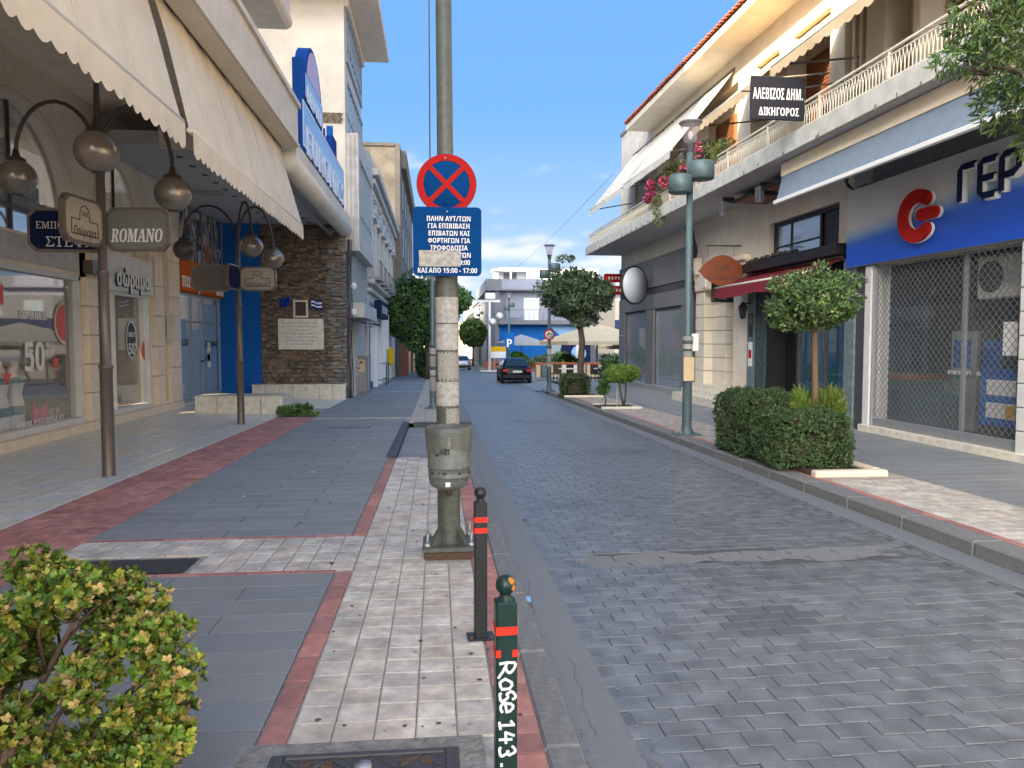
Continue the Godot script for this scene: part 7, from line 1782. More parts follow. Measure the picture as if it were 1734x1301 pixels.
	s = st(true); lathe(s, [Vector2(0, -0.01), Vector2(0.22, -0.01), Vector2(0.22, 0.005), Vector2(0, 0.005)], 28, Transform3D(Basis(Vector3.RIGHT, PI / 2), Vector3.ZERO)); put("disc", s, M.letter, tr)
	s = st()
	for q in ringpoly(0.165, 0.225, 30): prism(s, q, 0.006, Transform3D(Basis(), Vector3(0, 0, 0.005)))
	put("red_ring", s, M.signred, tr)
	s = st(); stroke(s, [Vector2(0.06, -0.1), Vector2(0.06, 0.02), Vector2(0.0, 0.06), Vector2(-0.06, 0.03)], 0.04, 0.005, Transform3D(Basis(), Vector3(0, 0, 0.006))); prism(s, PackedVector2Array([Vector2(-0.12, 0.0), Vector2(-0.03, 0.09), Vector2(-0.03, -0.05)]), 0.006, Transform3D(Basis(), Vector3(0, 0, 0.006))); put("arrow", s, M.ink, tr)
	a = lamp_post("grey street lamp hidden behind the tall pole on the left pavement", Vector3(-0.12, gy(-21.97), -21.97))
	for q in [[1.55, 1.72, "paper"], [1.2, 1.5, "paperold"], [0.95, 1.1, "paper"], [0.5, 0.9, "paperold"]]:
		s = st(true); lathe(s, [Vector2(0.094, q[0]), Vector2(0.094, q[1])], 12); put("pasted_paper", s, M[q[2]], a)
	# cabinet, railing, mailbox, small things on the left
	var cb := thing("utility_cabinet", "beige metal utility cabinet with orange poster beside the rubble stone wall", "cabinet", Vector3(-3.02, gy(-30.4), -30.6))
	box("body", Vector3(-0.3, 0.08, -0.35), Vector3(0.3, 1.4, 0.35), M.cabinet, cb, 0.012); box("plinth", Vector3(-0.32, 0, -0.37), Vector3(0.32, 0.08, 0.37), M.concrete, cb); box("lid", Vector3(-0.34, 1.4, -0.39), Vector3(0.34, 1.48, 0.39), M.cabinet, cb, 0.02)
	box("orange_poster", Vector3(-0.25, 0.85, 0.35), Vector3(0.22, 1.32, 0.356), M.canvasgold, cb); box("door_seam", Vector3(0.3, 0.15, -0.01), Vector3(0.304, 1.35, 0.01), M.ink, cb)
	s = st()
	for q in [[-0.12, 1.17], [0.1, 1.19], [-0.02, 0.96]]:
		prism(s, circle(0.075, 10, Vector2(q[0], q[1]), 0, PI), 0.004, Transform3D(Basis(), Vector3(0, 0, 0.355))); stroke(s, [Vector2(q[0] - 0.06, q[1]), Vector2(q[0] - 0.06, q[1] - 0.06)], 0.03, 0.004, Transform3D(Basis(), Vector3(0, 0, 0.355)))
	put("poster_print", s, M.ink, cb)
	s = st(); for k in 5: stroke(s, [Vector2(-0.2 + k * 0.08, 0.75), Vector2(-0.15 + k * 0.08, 0.62), Vector2(-0.1 + k * 0.08, 0.72)], 0.015, 0.003, Transform3D(Basis(), Vector3(0, 0, 0.352)))
	put("scribble", s, M.gray, cb)
	var rl := thing("barrier_railing", "black tubular barrier railing on the left pavement", "railing", Vector3(-2.72, gy(-38), -38.0)); s = st(true)
	for z in [0.0, -1.6]: tube(s, [Vector3(-0.45, 0, z), Vector3(-0.45, 1.05, z), Vector3(0.25, 1.05, z), Vector3(0.25, 0, z)], 0.03, 6); tube(s, [Vector3(-0.45, 0.25, z), Vector3(0.25, 0.25, z)], 0.025, 6)
	put("tubes", s, M.ink, rl)
	var ml := thing("yellow_box", "yellow wall box on the neoclassical building", "mailbox", Vector3(-2.68, 0.25, -44.0)); box("case", Vector3(-0.1, 0, -0.3), Vector3(0.25, 0.95, 0.3), M.yellow, ml, 0.08); box("slot", Vector3(0.25, 0.68, -0.2), Vector3(0.26, 0.74, 0.2), M.ink, ml)
	# litter
	var lt := thing("blue_litter", "crumpled bright blue wrapper in the gutter", "litter", Vector3(0.56, gy(-4.35) - 0.11, -5.1)); s = st()
	for k in 6: bx(s, Vector3(rf(-0.04, 0.04), 0.015 + rf(0, 0.02), rf(-0.03, 0.03)), Vector3(0.07, 0.012, 0.04), 0.0, Basis(rdir(), rf(0, 1.2)))
	put("wrapper", s, M.europanel, lt)
	rng.seed = 321
	for k in 14:
		var x := rf(-2.8, 0.3); var z := rf(-17, -4)
		s = st(); bx(s, Vector3(0, 0.004, 0), Vector3(rf(0.015, 0.04), 0.004, rf(0.01, 0.03)), 0.0, Basis(Vector3.UP, rf(0, 3)))
		var lf := put("dry_leaf", s, M.rust if k % 3 else M.letter); lf.position = Vector3(x, hl(x, z) + 0.002, z); tag(lf, "%s on the left pavement" % ("small brown dry leaf fallen" if k % 3 else "small white paper scrap fallen"), "litter", "fallen leaves and scraps on the pavement")

# ---------------------------------------------------------------- plants
func leaf_mesh(l := 1.0, w := 0.4, bend := 0.25) -> Mesh:
	var s := st(true)
	var rows := [[0.0, 0.06, 0.0], [0.3, 0.9, 0.06], [0.65, 0.85, 0.16], [1.0, 0.0, 0.36]]
	for i in 3:
		var a: Array = rows[i]; var b: Array = rows[i + 1]
		var al := Vector3(-a[1] * w * 0.5, a[0] * l, a[2] * bend * l + a[1] * w * 0.12); var ar := Vector3(a[1] * w * 0.5, a[0] * l, a[2] * bend * l + a[1] * w * 0.12)
		var bl := Vector3(-b[1] * w * 0.5, b[0] * l, b[2] * bend * l + b[1] * w * 0.12); var br := Vector3(b[1] * w * 0.5, b[0] * l, b[2] * bend * l + b[1] * w * 0.12)
		var am := Vector3(0, a[0] * l, a[2] * bend * l); var bm := Vector3(0, b[0] * l, b[2] * bend * l)
		quad(s, al, bl, bm, am); quad(s, am, bm, br, ar)
	return mesh_of(s)

func sprig_mesh(n: int, l: float, w: float, spread: float, seed_: int) -> Mesh:    # several leaves on one twig tip
	var lf := leaf_mesh(l, w); var s := SurfaceTool.new()
	var r := RandomNumberGenerator.new(); r.seed = seed_
	for k in n:
		var b := Basis(Vector3.UP, TAU * k / n * 1.3 + r.randf()) * Basis(Vector3.RIGHT, spread * r.randf_range(0.5, 1.15))
		s.append_from(lf, 0, Transform3D(b.scaled(Vector3.ONE * r.randf_range(0.75, 1.15)), Vector3(0, r.randf_range(-0.4, 0.25) * l, 0)))
	return s.commit()

func up_to(d: Vector3, spin := 0.0) -> Basis:     # basis whose y points along d
	d = d.normalized()
	var x := d.cross(Vector3(0.31, 0.2, 0.93)).normalized()
	return Basis(x, d, x.cross(d)) * Basis(Vector3.UP, spin)

# leaves through blobs [[centre, radii, share]]; more of them near the outside
func leaves_in(blobs: Array, n: int, size: Vector2, cols: Array, lift := 0.3, shell := 0.55) -> Array:
	var xs := []; var cc := []
	var total := 0.0
	for b in blobs: total += b[2]
	for b in blobs:
		var tint := rf(0.7, 1.3)
		for k in int(n * b[2] / total):
			var d := rdir(); var r := pow(rng.randf(), 1.0 / 3.0)
			if rng.randf() < shell: r = rf(0.8, 1.06)
			var c: Vector3 = b[0]; var rad: Vector3 = b[1]
			var p := c + d * rad * r
			var g := d * 0.8 + rdir() * 0.9 + Vector3.UP * lift
			xs.append(Transform3D(up_to(g, rf(0, TAU)).scaled(Vector3.ONE * rf(size.x, size.y)), p))
			var q: Color = cols[rng.randi() % cols.size()]; var f := rf(0.7, 1.3) * tint * 1.3
			cc.append(Color(q.r * f, q.g * f, q.b * f))
	return [xs, cc]

func blobs_of(c: Vector3, rad: Vector3, n: int, size: float) -> Array:
	var out := []
	for k in n:
		var d := rdir(); var f := rf(0.45, 0.85)
		out.append([c + d * rad * f, rad * size * rf(0.7, 1.25), rf(0.7, 1.2)])
	return out

func trunk(g: Node3D, pts: Array, rad: Array, m: Material, called := "trunk") -> MeshInstance3D:
	var s := st(true); tube(s, pts, rad, 9)
	return put(called, s, m, g)

func make_greenery() -> void:
	rng.seed = 4711
	var olive := [Color(0.05, 0.085, 0.035), Color(0.07, 0.11, 0.05), Color(0.09, 0.13, 0.07), Color(0.04, 0.065, 0.03)]
	var green := [Color(0.045, 0.1, 0.02), Color(0.06, 0.13, 0.025), Color(0.035, 0.075, 0.02), Color(0.08, 0.15, 0.03)]
	var box_green := [Color(0.045, 0.085, 0.028), Color(0.06, 0.11, 0.035), Color(0.03, 0.06, 0.02), Color(0.085, 0.14, 0.045)]
	# --- shrub in the foreground
	var g := thing("foreground_shrub", "yellow green small leaved shrub nearest the camera, half out of frame", "shrub", Vector3(-1.72, -0.05, -2.75))
	g.scale = Vector3(1.06, 1.0, 1.06)
	var sprig := sprig_mesh(8, 1.0, 0.6, 1.1, 3)
	var lobes := [[Vector3(-1.27, 0.7, -2.85), Vector3(0.26, 0.1, 0.2), 1.0], [Vector3(-1.1, 0.62, -2.75), Vector3(0.16, 0.1, 0.15), 0.6], [Vector3(-0.98, 0.53, -2.72), Vector3(0.12, 0.15, 0.14), 0.9], [Vector3(-1.02, 0.42, -2.6), Vector3(0.1, 0.08, 0.12), 0.4], [Vector3(-1.12, 0.26, -2.62), Vector3(0.18, 0.1, 0.16), 1.0], [Vector3(-1.22, 0.12, -2.6), Vector3(0.26, 0.12, 0.2), 1.2], [Vector3(-1.52, 0.68, -2.9), Vector3(0.2, 0.16, 0.2), 1.0], [Vector3(-1.5, 0.5, -2.75), Vector3(0.14, 0.14, 0.16), 0.7], [Vector3(-1.3, 0.52, -2.95), Vector3(0.16, 0.1, 0.12), 0.5], [Vector3(-0.95, 0.34, -2.6), Vector3(0.1, 0.1, 0.12), 0.4], [Vector3(-1.0, 0.16, -2.6), Vector3(0.14, 0.1, 0.14), 0.5], [Vector3(-1.48, 0.2, -2.7), Vector3(0.2, 0.14, 0.2), 1.0], [Vector3(-1.8, 0.6, -2.7), Vector3(0.22, 0.2, 0.25), 0.8], [Vector3(-1.38, 0.4, -2.55), Vector3(0.14, 0.09, 0.12), 0.5], [Vector3(-1.45, 0.55, -2.5), Vector3(0.12, 0.1, 0.1), 0.45], [Vector3(-1.18, 0.48, -2.6), Vector3(0.1, 0.08, 0.1), 0.4], [Vector3(-1.95, 0.35, -2.6), Vector3(0.25, 0.2, 0.25), 0.8], [Vector3(-1.75, 0.15, -2.9), Vector3(0.25, 0.15, 0.25), 0.6], [Vector3(-1.35, 0.6, -3.1), Vector3(0.2, 0.12, 0.16), 0.6], [Vector3(-1.3, 0.45, -2.45), Vector3(0.1, 0.1, 0.1), 0.25]]
	var off := -g.position
	var sub := []
	for l in lobes:
		for k in 5: sub.append([(l[0] as Vector3) + off + rdir() * (l[1] as Vector3) * rf(0.5, 0.9), (l[1] as Vector3) * rf(0.4, 0.62), (l[2] as float) * rf(0.7, 1.2)])
	var yl := [Color(0.2, 0.21, 0.02), Color(0.15, 0.2, 0.018), Color(0.09, 0.16, 0.014), Color(0.25, 0.22, 0.03), Color(0.1, 0.17, 0.016), Color(0.06, 0.11, 0.016), Color(0.34, 0.24, 0.08), Color(0.11, 0.17, 0.02)]
	var r := leaves_in(sub, 8000, Vector2(0.013, 0.028), yl, 0.7, 0.35)
	multi("leaves", sprig, M.leafyellow, r[0], r[1], g)
	var root := Vector3(0.12, 0.02, 0.05)
	for l in lobes:
		var e: Vector3 = l[0] + off
		var m1 := root.lerp(e, 0.45) + Vector3(rf(-0.05, 0.05), -0.06 + rf(0, 0.08), rf(-0.05, 0.05))
		trunk(g, [root, root.lerp(m1, 0.6) + Vector3(0, 0.02, 0), m1, m1.lerp(e, 0.6) + Vector3(rf(-0.03, 0.03), rf(-0.02, 0.02), 0), e], [0.024, 0.02, 0.014, 0.008, 0.004], M.barkwarm, "branch")
		for k in 3:
			var t := e + rdir() * (l[1] as Vector3) * 0.8; var m2 := m1.lerp(e, rf(0.3, 0.8))
			trunk(g, [m2, m2.lerp(t, 0.5) + rdir() * 0.02, t], [0.007, 0.005, 0.002], M.barkwarm, "twig")
	# --- street tree whose branches hang in at the top right
	g = thing("overhanging_tree", "street tree at the right edge with narrow leaves hanging into the top corner", "tree", Vector3(5.45, gy(-6.1), -6.1))
	trunk(g, [Vector3(0, 0, 0), Vector3(0.03, 1.4, 0), Vector3(-0.02, 2.6, 0.05), Vector3(0.0, 3.6, 0)], [0.11, 0.085, 0.07, 0.05], M.bark)
	var bl := [[Vector3(0.1, 4.6, 0.0), Vector3(0.8, 0.8, 0.9), 1.2], [Vector3(-0.35, 4.25, -0.3), Vector3(0.42, 0.45, 0.5), 1.0], [Vector3(-0.7, 4.55, -0.3), Vector3(0.3, 0.3, 0.3), 0.5], [Vector3(-0.1, 3.85, -0.45), Vector3(0.5, 0.28, 0.4), 0.7], [Vector3(-0.82, 4.2, -0.5), Vector3(0.2, 0.12, 0.2), 0.16], [Vector3(0.15, 3.5, -0.5), Vector3(0.3, 0.15, 0.25), 0.25]]
	r = leaves_in(bl, 2300, Vector2(0.07, 0.11), [Color(0.07, 0.13, 0.035), Color(0.05, 0.1, 0.03), Color(0.1, 0.17, 0.05), Color(0.13, 0.19, 0.05)], -0.5, 0.5)
	multi("crown", sprig_mesh(3, 1.0, 0.2, 0.9, 9), M.leafgreen, r[0], r[1], g)
	for b in bl:
		trunk(g, [Vector3(0, 3.3, 0), Vector3(0, 3.6, 0).lerp(b[0], 0.5) + Vector3(0, 0.12, 0), b[0]], [0.04, 0.02, 0.008], M.bark, "limb")
		for k in 4: trunk(g, [Vector3(0, 3.6, 0).lerp(b[0], 0.7), (b[0] as Vector3) + rdir() * (b[1] as Vector3) * 0.9], [0.012, 0.003], M.bark, "twig")
	# --- planter with box hedges, conifer and clipped tree
	var z := -10.85
	var pb := thing("hedge_planter", "kerbed planting bed on the right pavement holding box hedges", "planter", Vector3(5.3, gy(z), z))
	box("edging", Vector3(-0.5, -0.05, 1.4), Vector3(0.48, 0.1, 1.55), M.travertine, pb, 0.02); box("edging", Vector3(0.34, -0.05, -1.55), Vector3(0.48, 0.1, 1.39), M.travertine, pb, 0.02); box("edging", Vector3(-0.5, -0.05, -1.57), Vector3(0.33, 0.1, -1.45), M.travertine, pb, 0.02)
	box("soil", Vector3(-0.5, -0.05, -1.44), Vector3(0.335, 0.06, 1.39), M.soil, pb)
	hedge("taller clipped box hedge at the far end of the planter in front of the bank", Vector3(5.06, gy(-11.6), -11.6), Vector3(0.5, 0.48, 0.72), 0.49, 6500, box_green)
	hedge("low rounded box hedge at the near end of the hedge planter", Vector3(5.04, gy(-10.2), -10.22), Vector3(0.5, 0.36, 0.5), 0.4, 5200, box_green)
	g = thing("conifer_bush", "feathery yellow green conifer bush behind the low rounded hedge", "bush", Vector3(5.52, gy(-10.6), -10.75))
	var cone := []
	for k in 16: cone.append([Vector3(rf(-0.3, 0.3), rf(0.55, 0.85), rf(-0.25, 0.25)), Vector3(0.12, 0.22, 0.12), 1.0])
	r = leaves_in(cone, 2600, Vector2(0.07, 0.13), [Color(0.11, 0.16, 0.02), Color(0.08, 0.13, 0.02), Color(0.14, 0.19, 0.03)], 1.6, 0.4)
	multi("needles", sprig_mesh(5, 1.0, 0.07, 0.5, 5), M.leafgreen, r[0], r[1], g)
	for k in 9: trunk(g, [Vector3(rf(-0.04, 0.04), 0, rf(-0.04, 0.04)), Vector3(rf(-0.15, 0.15), 0.35, rf(-0.12, 0.12)), (cone[k][0] as Vector3)], [0.02, 0.013, 0.005], M.bark, "stem")
	g = thing("clipped_street_tree", "small street tree with dense flattened round crown before the cafe and bank", "tree", Vector3(5.46, gy(-10.7), -10.7))
	trunk(g, [Vector3(0, 0, 0), Vector3(0.02, 0.9, 0.01), Vector3(-0.01, 1.8, 0), Vector3(0.0, 2.1, 0)], [0.055, 0.045, 0.042, 0.03], M.barkwarm)
	bl = blobs_of(Vector3(-0.08, 2.33, 0), Vector3(0.74, 0.4, 0.7), 34, 0.36); bl.append([Vector3(-0.08, 2.3, 0), Vector3(0.62, 0.33, 0.6), 6.0]); bl.append([Vector3(0.35, 2.62, 0.1), Vector3(0.3, 0.13, 0.25), 1.0]); bl.append([Vector3(0.05, 2.78, 0), Vector3(0.14, 0.12, 0.14), 0.5])
	r = leaves_in(bl, 4200, Vector2(0.05, 0.085), [Color(0.07, 0.13, 0.035), Color(0.05, 0.1, 0.03), Color(0.09, 0.16, 0.045), Color(0.04, 0.08, 0.025), Color(0.12, 0.15, 0.05)], 0.1, 0.75)
	multi("crown", sprig_mesh(4, 1.0, 0.38, 0.95, 21), M.leafgreen, r[0], r[1], g)
	for k in 8: trunk(g, [Vector3(0, 1.85, 0), Vector3(0, 2.1, 0) + rdir() * 0.15, (bl[k][0] as Vector3)], [0.022, 0.014, 0.005], M.barkwarm, "limb")
	# --- little trees and bed further along
	z = -21.85
	pb = thing("tree_bed", "pale kerbed earth bed with two small clipped trees", "planter", Vector3(5.15, gy(z), z))
	for e in [[Vector3(-0.55, -0.05, 0.55), Vector3(0.62, 0.07, 0.67)], [Vector3(-0.55, -0.05, -0.67), Vector3(0.62, 0.07, -0.55)], [Vector3(0.5, -0.05, -0.54), Vector3(0.62, 0.07, 0.54)]]: box("edging", e[0], e[1], M.marble, pb, 0.015)
	box("soil", Vector3(-0.55, -0.05, -0.54), Vector3(0.5, 0.03, 0.54), M.soil, pb)
	g = thing("round_clipped_tree", "small clipped tree with flat mushroom crown and twin stems", "tree", Vector3(5.35, gy(z), -21.8))
	for k in 2: trunk(g, [Vector3(0.03, 0, 0), Vector3(-0.05 + 0.13 * k, 0.35, 0), Vector3(-0.12 + 0.2 * k, 0.75, 0)], [0.035, 0.028, 0.02], M.bark)
	r = leaves_in([[Vector3(-0.05, 0.98, 0), Vector3(0.5, 0.25, 0.48), 3.0], [Vector3(-0.25, 0.95, 0.1), Vector3(0.25, 0.2, 0.25), 1.0], [Vector3(0.2, 1.02, 0.1), Vector3(0.25, 0.2, 0.25), 1.0]], 2600, Vector2(0.04, 0.07), [Color(0.12, 0.2, 0.02), Color(0.08, 0.16, 0.02), Color(0.15, 0.22, 0.03)], 0.4, 0.8)
	multi("crown", sprig_mesh(4, 1.0, 0.45, 1.0, 8), M.leafgreen, r[0], r[1], g)
	g = thing("small_sapling", "thin dark leaved sapling left of the mushroom shaped tree", "tree", Vector3(4.82, gy(z), -21.87))
	trunk(g, [Vector3(0, 0, 0), Vector3(0.05, 0.2, 0), Vector3(0.0, 0.42, 0), Vector3(0.03, 0.6, 0)], [0.022, 0.02, 0.016, 0.01], M.bark)
	r = leaves_in(blobs_of(Vector3(0, 0.62, 0), Vector3(0.26, 0.24, 0.25), 9, 0.45), 700, Vector2(0.04, 0.07), green, 0.3, 0.5)
	multi("crown", sprig_mesh(4, 1.0, 0.45, 1.0, 8), M.leafgreen, r[0], r[1], g)
	trunk(g, [Vector3(0.36, 0, 0.05), Vector3(0.36, 0.85, 0.05)], [0.012, 0.012], M.white, "stake")
	# --- large tree in a clipped hedge
	z = -28.0
	pb = thing("hedge_bed", "low pale kerb round the square box hedge under the large tree", "planter", Vector3(5.0, gy(z), -27.6)); box("edging", Vector3(-0.5, -0.05, 0.55), Vector3(0.9, 0.08, 0.68), M.travertine, pb, 0.015); box("soil", Vector3(-0.5, -0.05, -0.9), Vector3(0.85, 0.04, 0.54), M.soil, pb)
	hedge("square box hedge under the large tree", Vector3(4.98, gy(z), -27.6), Vector3(0.48, 0.4, 0.45), 0.4, 2200, box_green)
	g = thing("large_street_tree", "large dark grey green street tree beyond the lamp post on the right", "tree", Vector3(5.5, gy(z), -28.4))
	trunk(g, [Vector3(-0.1, 0, 0), Vector3(-0.16, 1.0, 0), Vector3(-0.1, 2.0, 0), Vector3(-0.2, 2.7, 0)], [0.15, 0.13, 0.12, 0.1], M.bark)
	bl = blobs_of(Vector3(-0.3, 3.75, 0), Vector3(1.55, 1.2, 1.4), 60, 0.24); bl.append([Vector3(-0.3, 3.6, 0), Vector3(0.9, 0.65, 0.9), 3.0]); bl.append([Vector3(-0.75, 5.05, 0), Vector3(0.35, 0.12, 0.3), 0.5]); bl.append([Vector3(-1.6, 3.9, 0), Vector3(0.35, 0.3, 0.3), 0.6])
	r = leaves_in(bl, 6000, Vector2(0.08, 0.15), olive, 0.1, 0.5)
	multi("crown", sprig_mesh(4, 1.0, 0.5, 1.0, 31), M.leafdark, r[0], r[1], g)
	for k in 12: trunk(g, [Vector3(-0.15, 2.3 + rf(0, 0.4), 0), Vector3(-0.2, 3.0, 0) + rdir() * 0.3, bl[k][0]], [0.06, 0.04, 0.012], M.bark, "limb")
	# --- left street tree and planting strip
	g = thing("left_street_tree", "dense round street tree on the left kerb beyond the poles", "tree", Vector3(-0.55, gy(-46), -46.0))
	trunk(g, [Vector3(0, 0, 0), Vector3(0.06, 1.2, 0), Vector3(-0.1, 2.6, 0)], [0.2, 0.16, 0.12], M.bark)
	bl = blobs_of(Vector3(-0.75, 3.7, 0), Vector3(1.7, 2.0, 1.6), 60, 0.27); bl.append([Vector3(-0.75, 3.5, 0), Vector3(1.1, 1.3, 1.0), 4.0]); bl.append([Vector3(-0.5, 5.9, 0), Vector3(1.1, 0.6, 1.0), 1.6]); bl.append([Vector3(1.2, 5.3, 0), Vector3(0.7, 0.6, 0.6), 1.0]); bl.append([Vector3(-1.6, 5.6, 0), Vector3(0.5, 0.3, 0.5), 0.5])
	r = leaves_in(bl, 6500, Vector2(0.14, 0.22), [Color(0.045, 0.1, 0.02), Color(0.06, 0.13, 0.025), Color(0.03, 0.06, 0.018)], 0.1, 0.65)
	multi("crown", sprig_mesh(4, 1.0, 0.5, 1.0, 33), M.leafdark, r[0], r[1], g)
	for k in 8: trunk(g, [Vector3(0, 2.2, 0), Vector3(-0.2, 3.0, 0) + rdir() * 0.3, bl[k][0]], [0.08, 0.05, 0.02], M.bark, "limb")
	for k in 3:
		g = thing("kerb_shrub", ["dark shrub at the foot of the left street tree", "dark shrub beyond the left street tree", "farthest dark shrub along the left kerb"][k], "shrub", Vector3(-0.7, gy(-50 - 6 * k), -50.0 - 6 * k), 0.0, "dark shrubs along the left kerb")
		r = leaves_in([[Vector3(0, 0.9, 0), Vector3(0.6, 0.9, 1.4), 1.0]], 900, Vector2(0.15, 0.25), green, 0.2, 0.7); multi("leaves", sprig_mesh(4, 1.0, 0.5, 1.0, 33), M.leafdark, r[0], r[1], g)
		trunk(g, [Vector3(0, 0, 0), Vector3(0, 0.9, 0)], [0.06, 0.03], M.bark, "stem")
	for q in [[2.9, -58.0, 5.2, 2.2, "leafy street tree behind the tall pole, farther down the left kerb"]]:
		g = thing("far_street_tree", q[4], "tree", Vector3(-0.4, gy(q[1]), q[1])); trunk(g, [Vector3.ZERO, Vector3(0.3, 3, 0)], [0.18, 0.12], M.bark)
		bl = blobs_of(Vector3(1.2, 5.4, 0), Vector3(2.0, 1.5, 1.8), 20, 0.4); r = leaves_in(bl, 2600, Vector2(0.18, 0.28), green, 0.1, 0.5); multi("crown", sprig_mesh(4, 1.0, 0.5, 1.0, 33), M.leafdark, r[0], r[1], g)
		for k in 6: trunk(g, [Vector3(0.3, 2.9, 0), bl[k][0]], [0.08, 0.02], M.bark, "limb")
	g = thing("round_far_tree", "round dark tree at the end of the road above the silver car", "tree", Vector3(4.2, gy(-90), -90)); trunk(g, [Vector3.ZERO, Vector3(0, 2.4, 0)], [0.15, 0.1], M.bark)
	r = leaves_in([[Vector3(0, 3.9, 0), Vector3(1.45, 1.5, 1.4), 1.0]], 2200, Vector2(0.22, 0.34), green, 0.1, 0.8); multi("crown", sprig_mesh(4, 1.0, 0.5, 1.0, 33), M.leafdark, r[0], r[1], g)
	# --- bushes of the square's terrace
	for k in 7:
		g = thing("terrace_bush", ["bright green bush before the blue shop", "dark bush left of the round traffic sign", "dark bush right of the round traffic sign", "dark bush left of the parasol pole", "spreading dark bush by the grey shop, right of the parasol pole", "dark bush at the grey shop's far corner", "pale green flowering bush behind the dark car"][k], "bush", Vector3([7.6, 9.0, 9.6, 8.5, 9.3, 8.6, 7.2][k], gy(-52), [-72.0, -66, -60, -50, -39.5, -36.0, -47.0][k]), 0.0, "bushes round the square")
		g.position.y = gy(g.position.z)
		var h: float = [1.5, 1.3, 1.4, 1.3, 1.25, 1.2, 0.8][k]
		r = leaves_in(blobs_of(Vector3(0, h * 0.6, 0), Vector3(0.95, h * 0.45, 0.7), 10, 0.5), 1300, Vector2(0.1, 0.18), [[Color(0.07, 0.17, 0.02)], olive, green, green, green, olive, [Color(0.22, 0.25, 0.06)]][k], 0.3, 0.6); multi("leaves", sprig_mesh(4, 1.0, 0.5, 1.0, 33), M.leafdark, r[0], r[1], g)
		for i in 4: trunk(g, [Vector3.ZERO, Vector3(rf(-0.5, 0.5), h * 0.6, rf(-0.3, 0.3))], [0.03, 0.01], M.bark, "stem")
	# --- flowers over the balcony railing
	g = rthing("balcony_flowers", "bougainvillea with pink flowers spilling over the long balcony's railing", "plant", Vector3(-1.4, 5.6, -20.6))
	box("trough", Vector3(0.05, 0.0, -2.4), Vector3(0.35, 0.3, 2.8), M.terracotta, g, 0.02)
	bl = []
	for k in 16: bl.append([Vector3(rf(-0.12, 0.2), 0.55 + rf(-0.15, 0.3), 2.6 - k * 0.33), Vector3(0.22, 0.24, 0.26), 1.0])
	for k in 3: bl.append([Vector3(-0.12, 0.1 - k * 0.28, -1.9 + 0.1 * k), Vector3(0.14, 0.2, 0.25), 0.5])
	r = leaves_in(bl, 2600, Vector2(0.06, 0.1), [Color(0.09, 0.14, 0.03), Color(0.12, 0.13, 0.04), Color(0.06, 0.1, 0.03), Color(0.17, 0.14, 0.06)], 0.1, 0.4); multi("leaves", sprig_mesh(4, 1.0, 0.4, 1.0, 12), M.leafgreen, r[0], r[1], g)
	bl = []
	for q in [[-2.3, 0.65], [-2.6, 0.35], [-2.2, 0.3], [-1.1, 0.5], [0.6, 0.45], [1.6, 0.75], [1.1, 0.5]]: bl.append([Vector3(-0.2, q[1], q[0]), Vector3(0.12, 0.16, 0.2), 1.6 if q[0] < -2 else 0.7])
	r = leaves_in(bl, 420, Vector2(0.05, 0.08), [Color(0.3, 0.03, 0.1), Color(0.34, 0.06, 0.14), Color(0.28, 0.05, 0.07)], 0.2, 0.6); multi("flowers", sprig_mesh(5, 1.0, 0.8, 1.0, 13), M.leafgreen, r[0], r[1], g)
	# --- weed at the end of the red stripe
	g = thing("pavement_weed", "green weed growing at the far end of the red paving stripe", "weed", Vector3(-3.72, gy(-19.7), -19.75))
	r = leaves_in([[Vector3(0, 0.12, 0), Vector3(0.3, 0.12, 0.25), 1.0], [Vector3(0.35, 0.2, 0), Vector3(0.25, 0.08, 0.15), 0.5], [Vector3(0.5, 0.05, 0.1), Vector3(0.3, 0.04, 0.1), 0.25]], 420, Vector2(0.08, 0.15), [Color(0.06, 0.12, 0.03), Color(0.09, 0.16, 0.04)], 0.8, 0.3); multi("leaves", sprig_mesh(4, 1.0, 0.3, 1.0, 12), M.leafgreen, r[0], r[1], g)
	for k in 7: trunk(g, [Vector3.ZERO, Vector3(rf(-0.2, 0.4), 0.2, rf(-0.1, 0.1)), Vector3(rf(-0.3, 0.6), rf(0.05, 0.25), rf(-0.2, 0.2))], [0.008, 0.006, 0.003], M.leafplant, "stem")

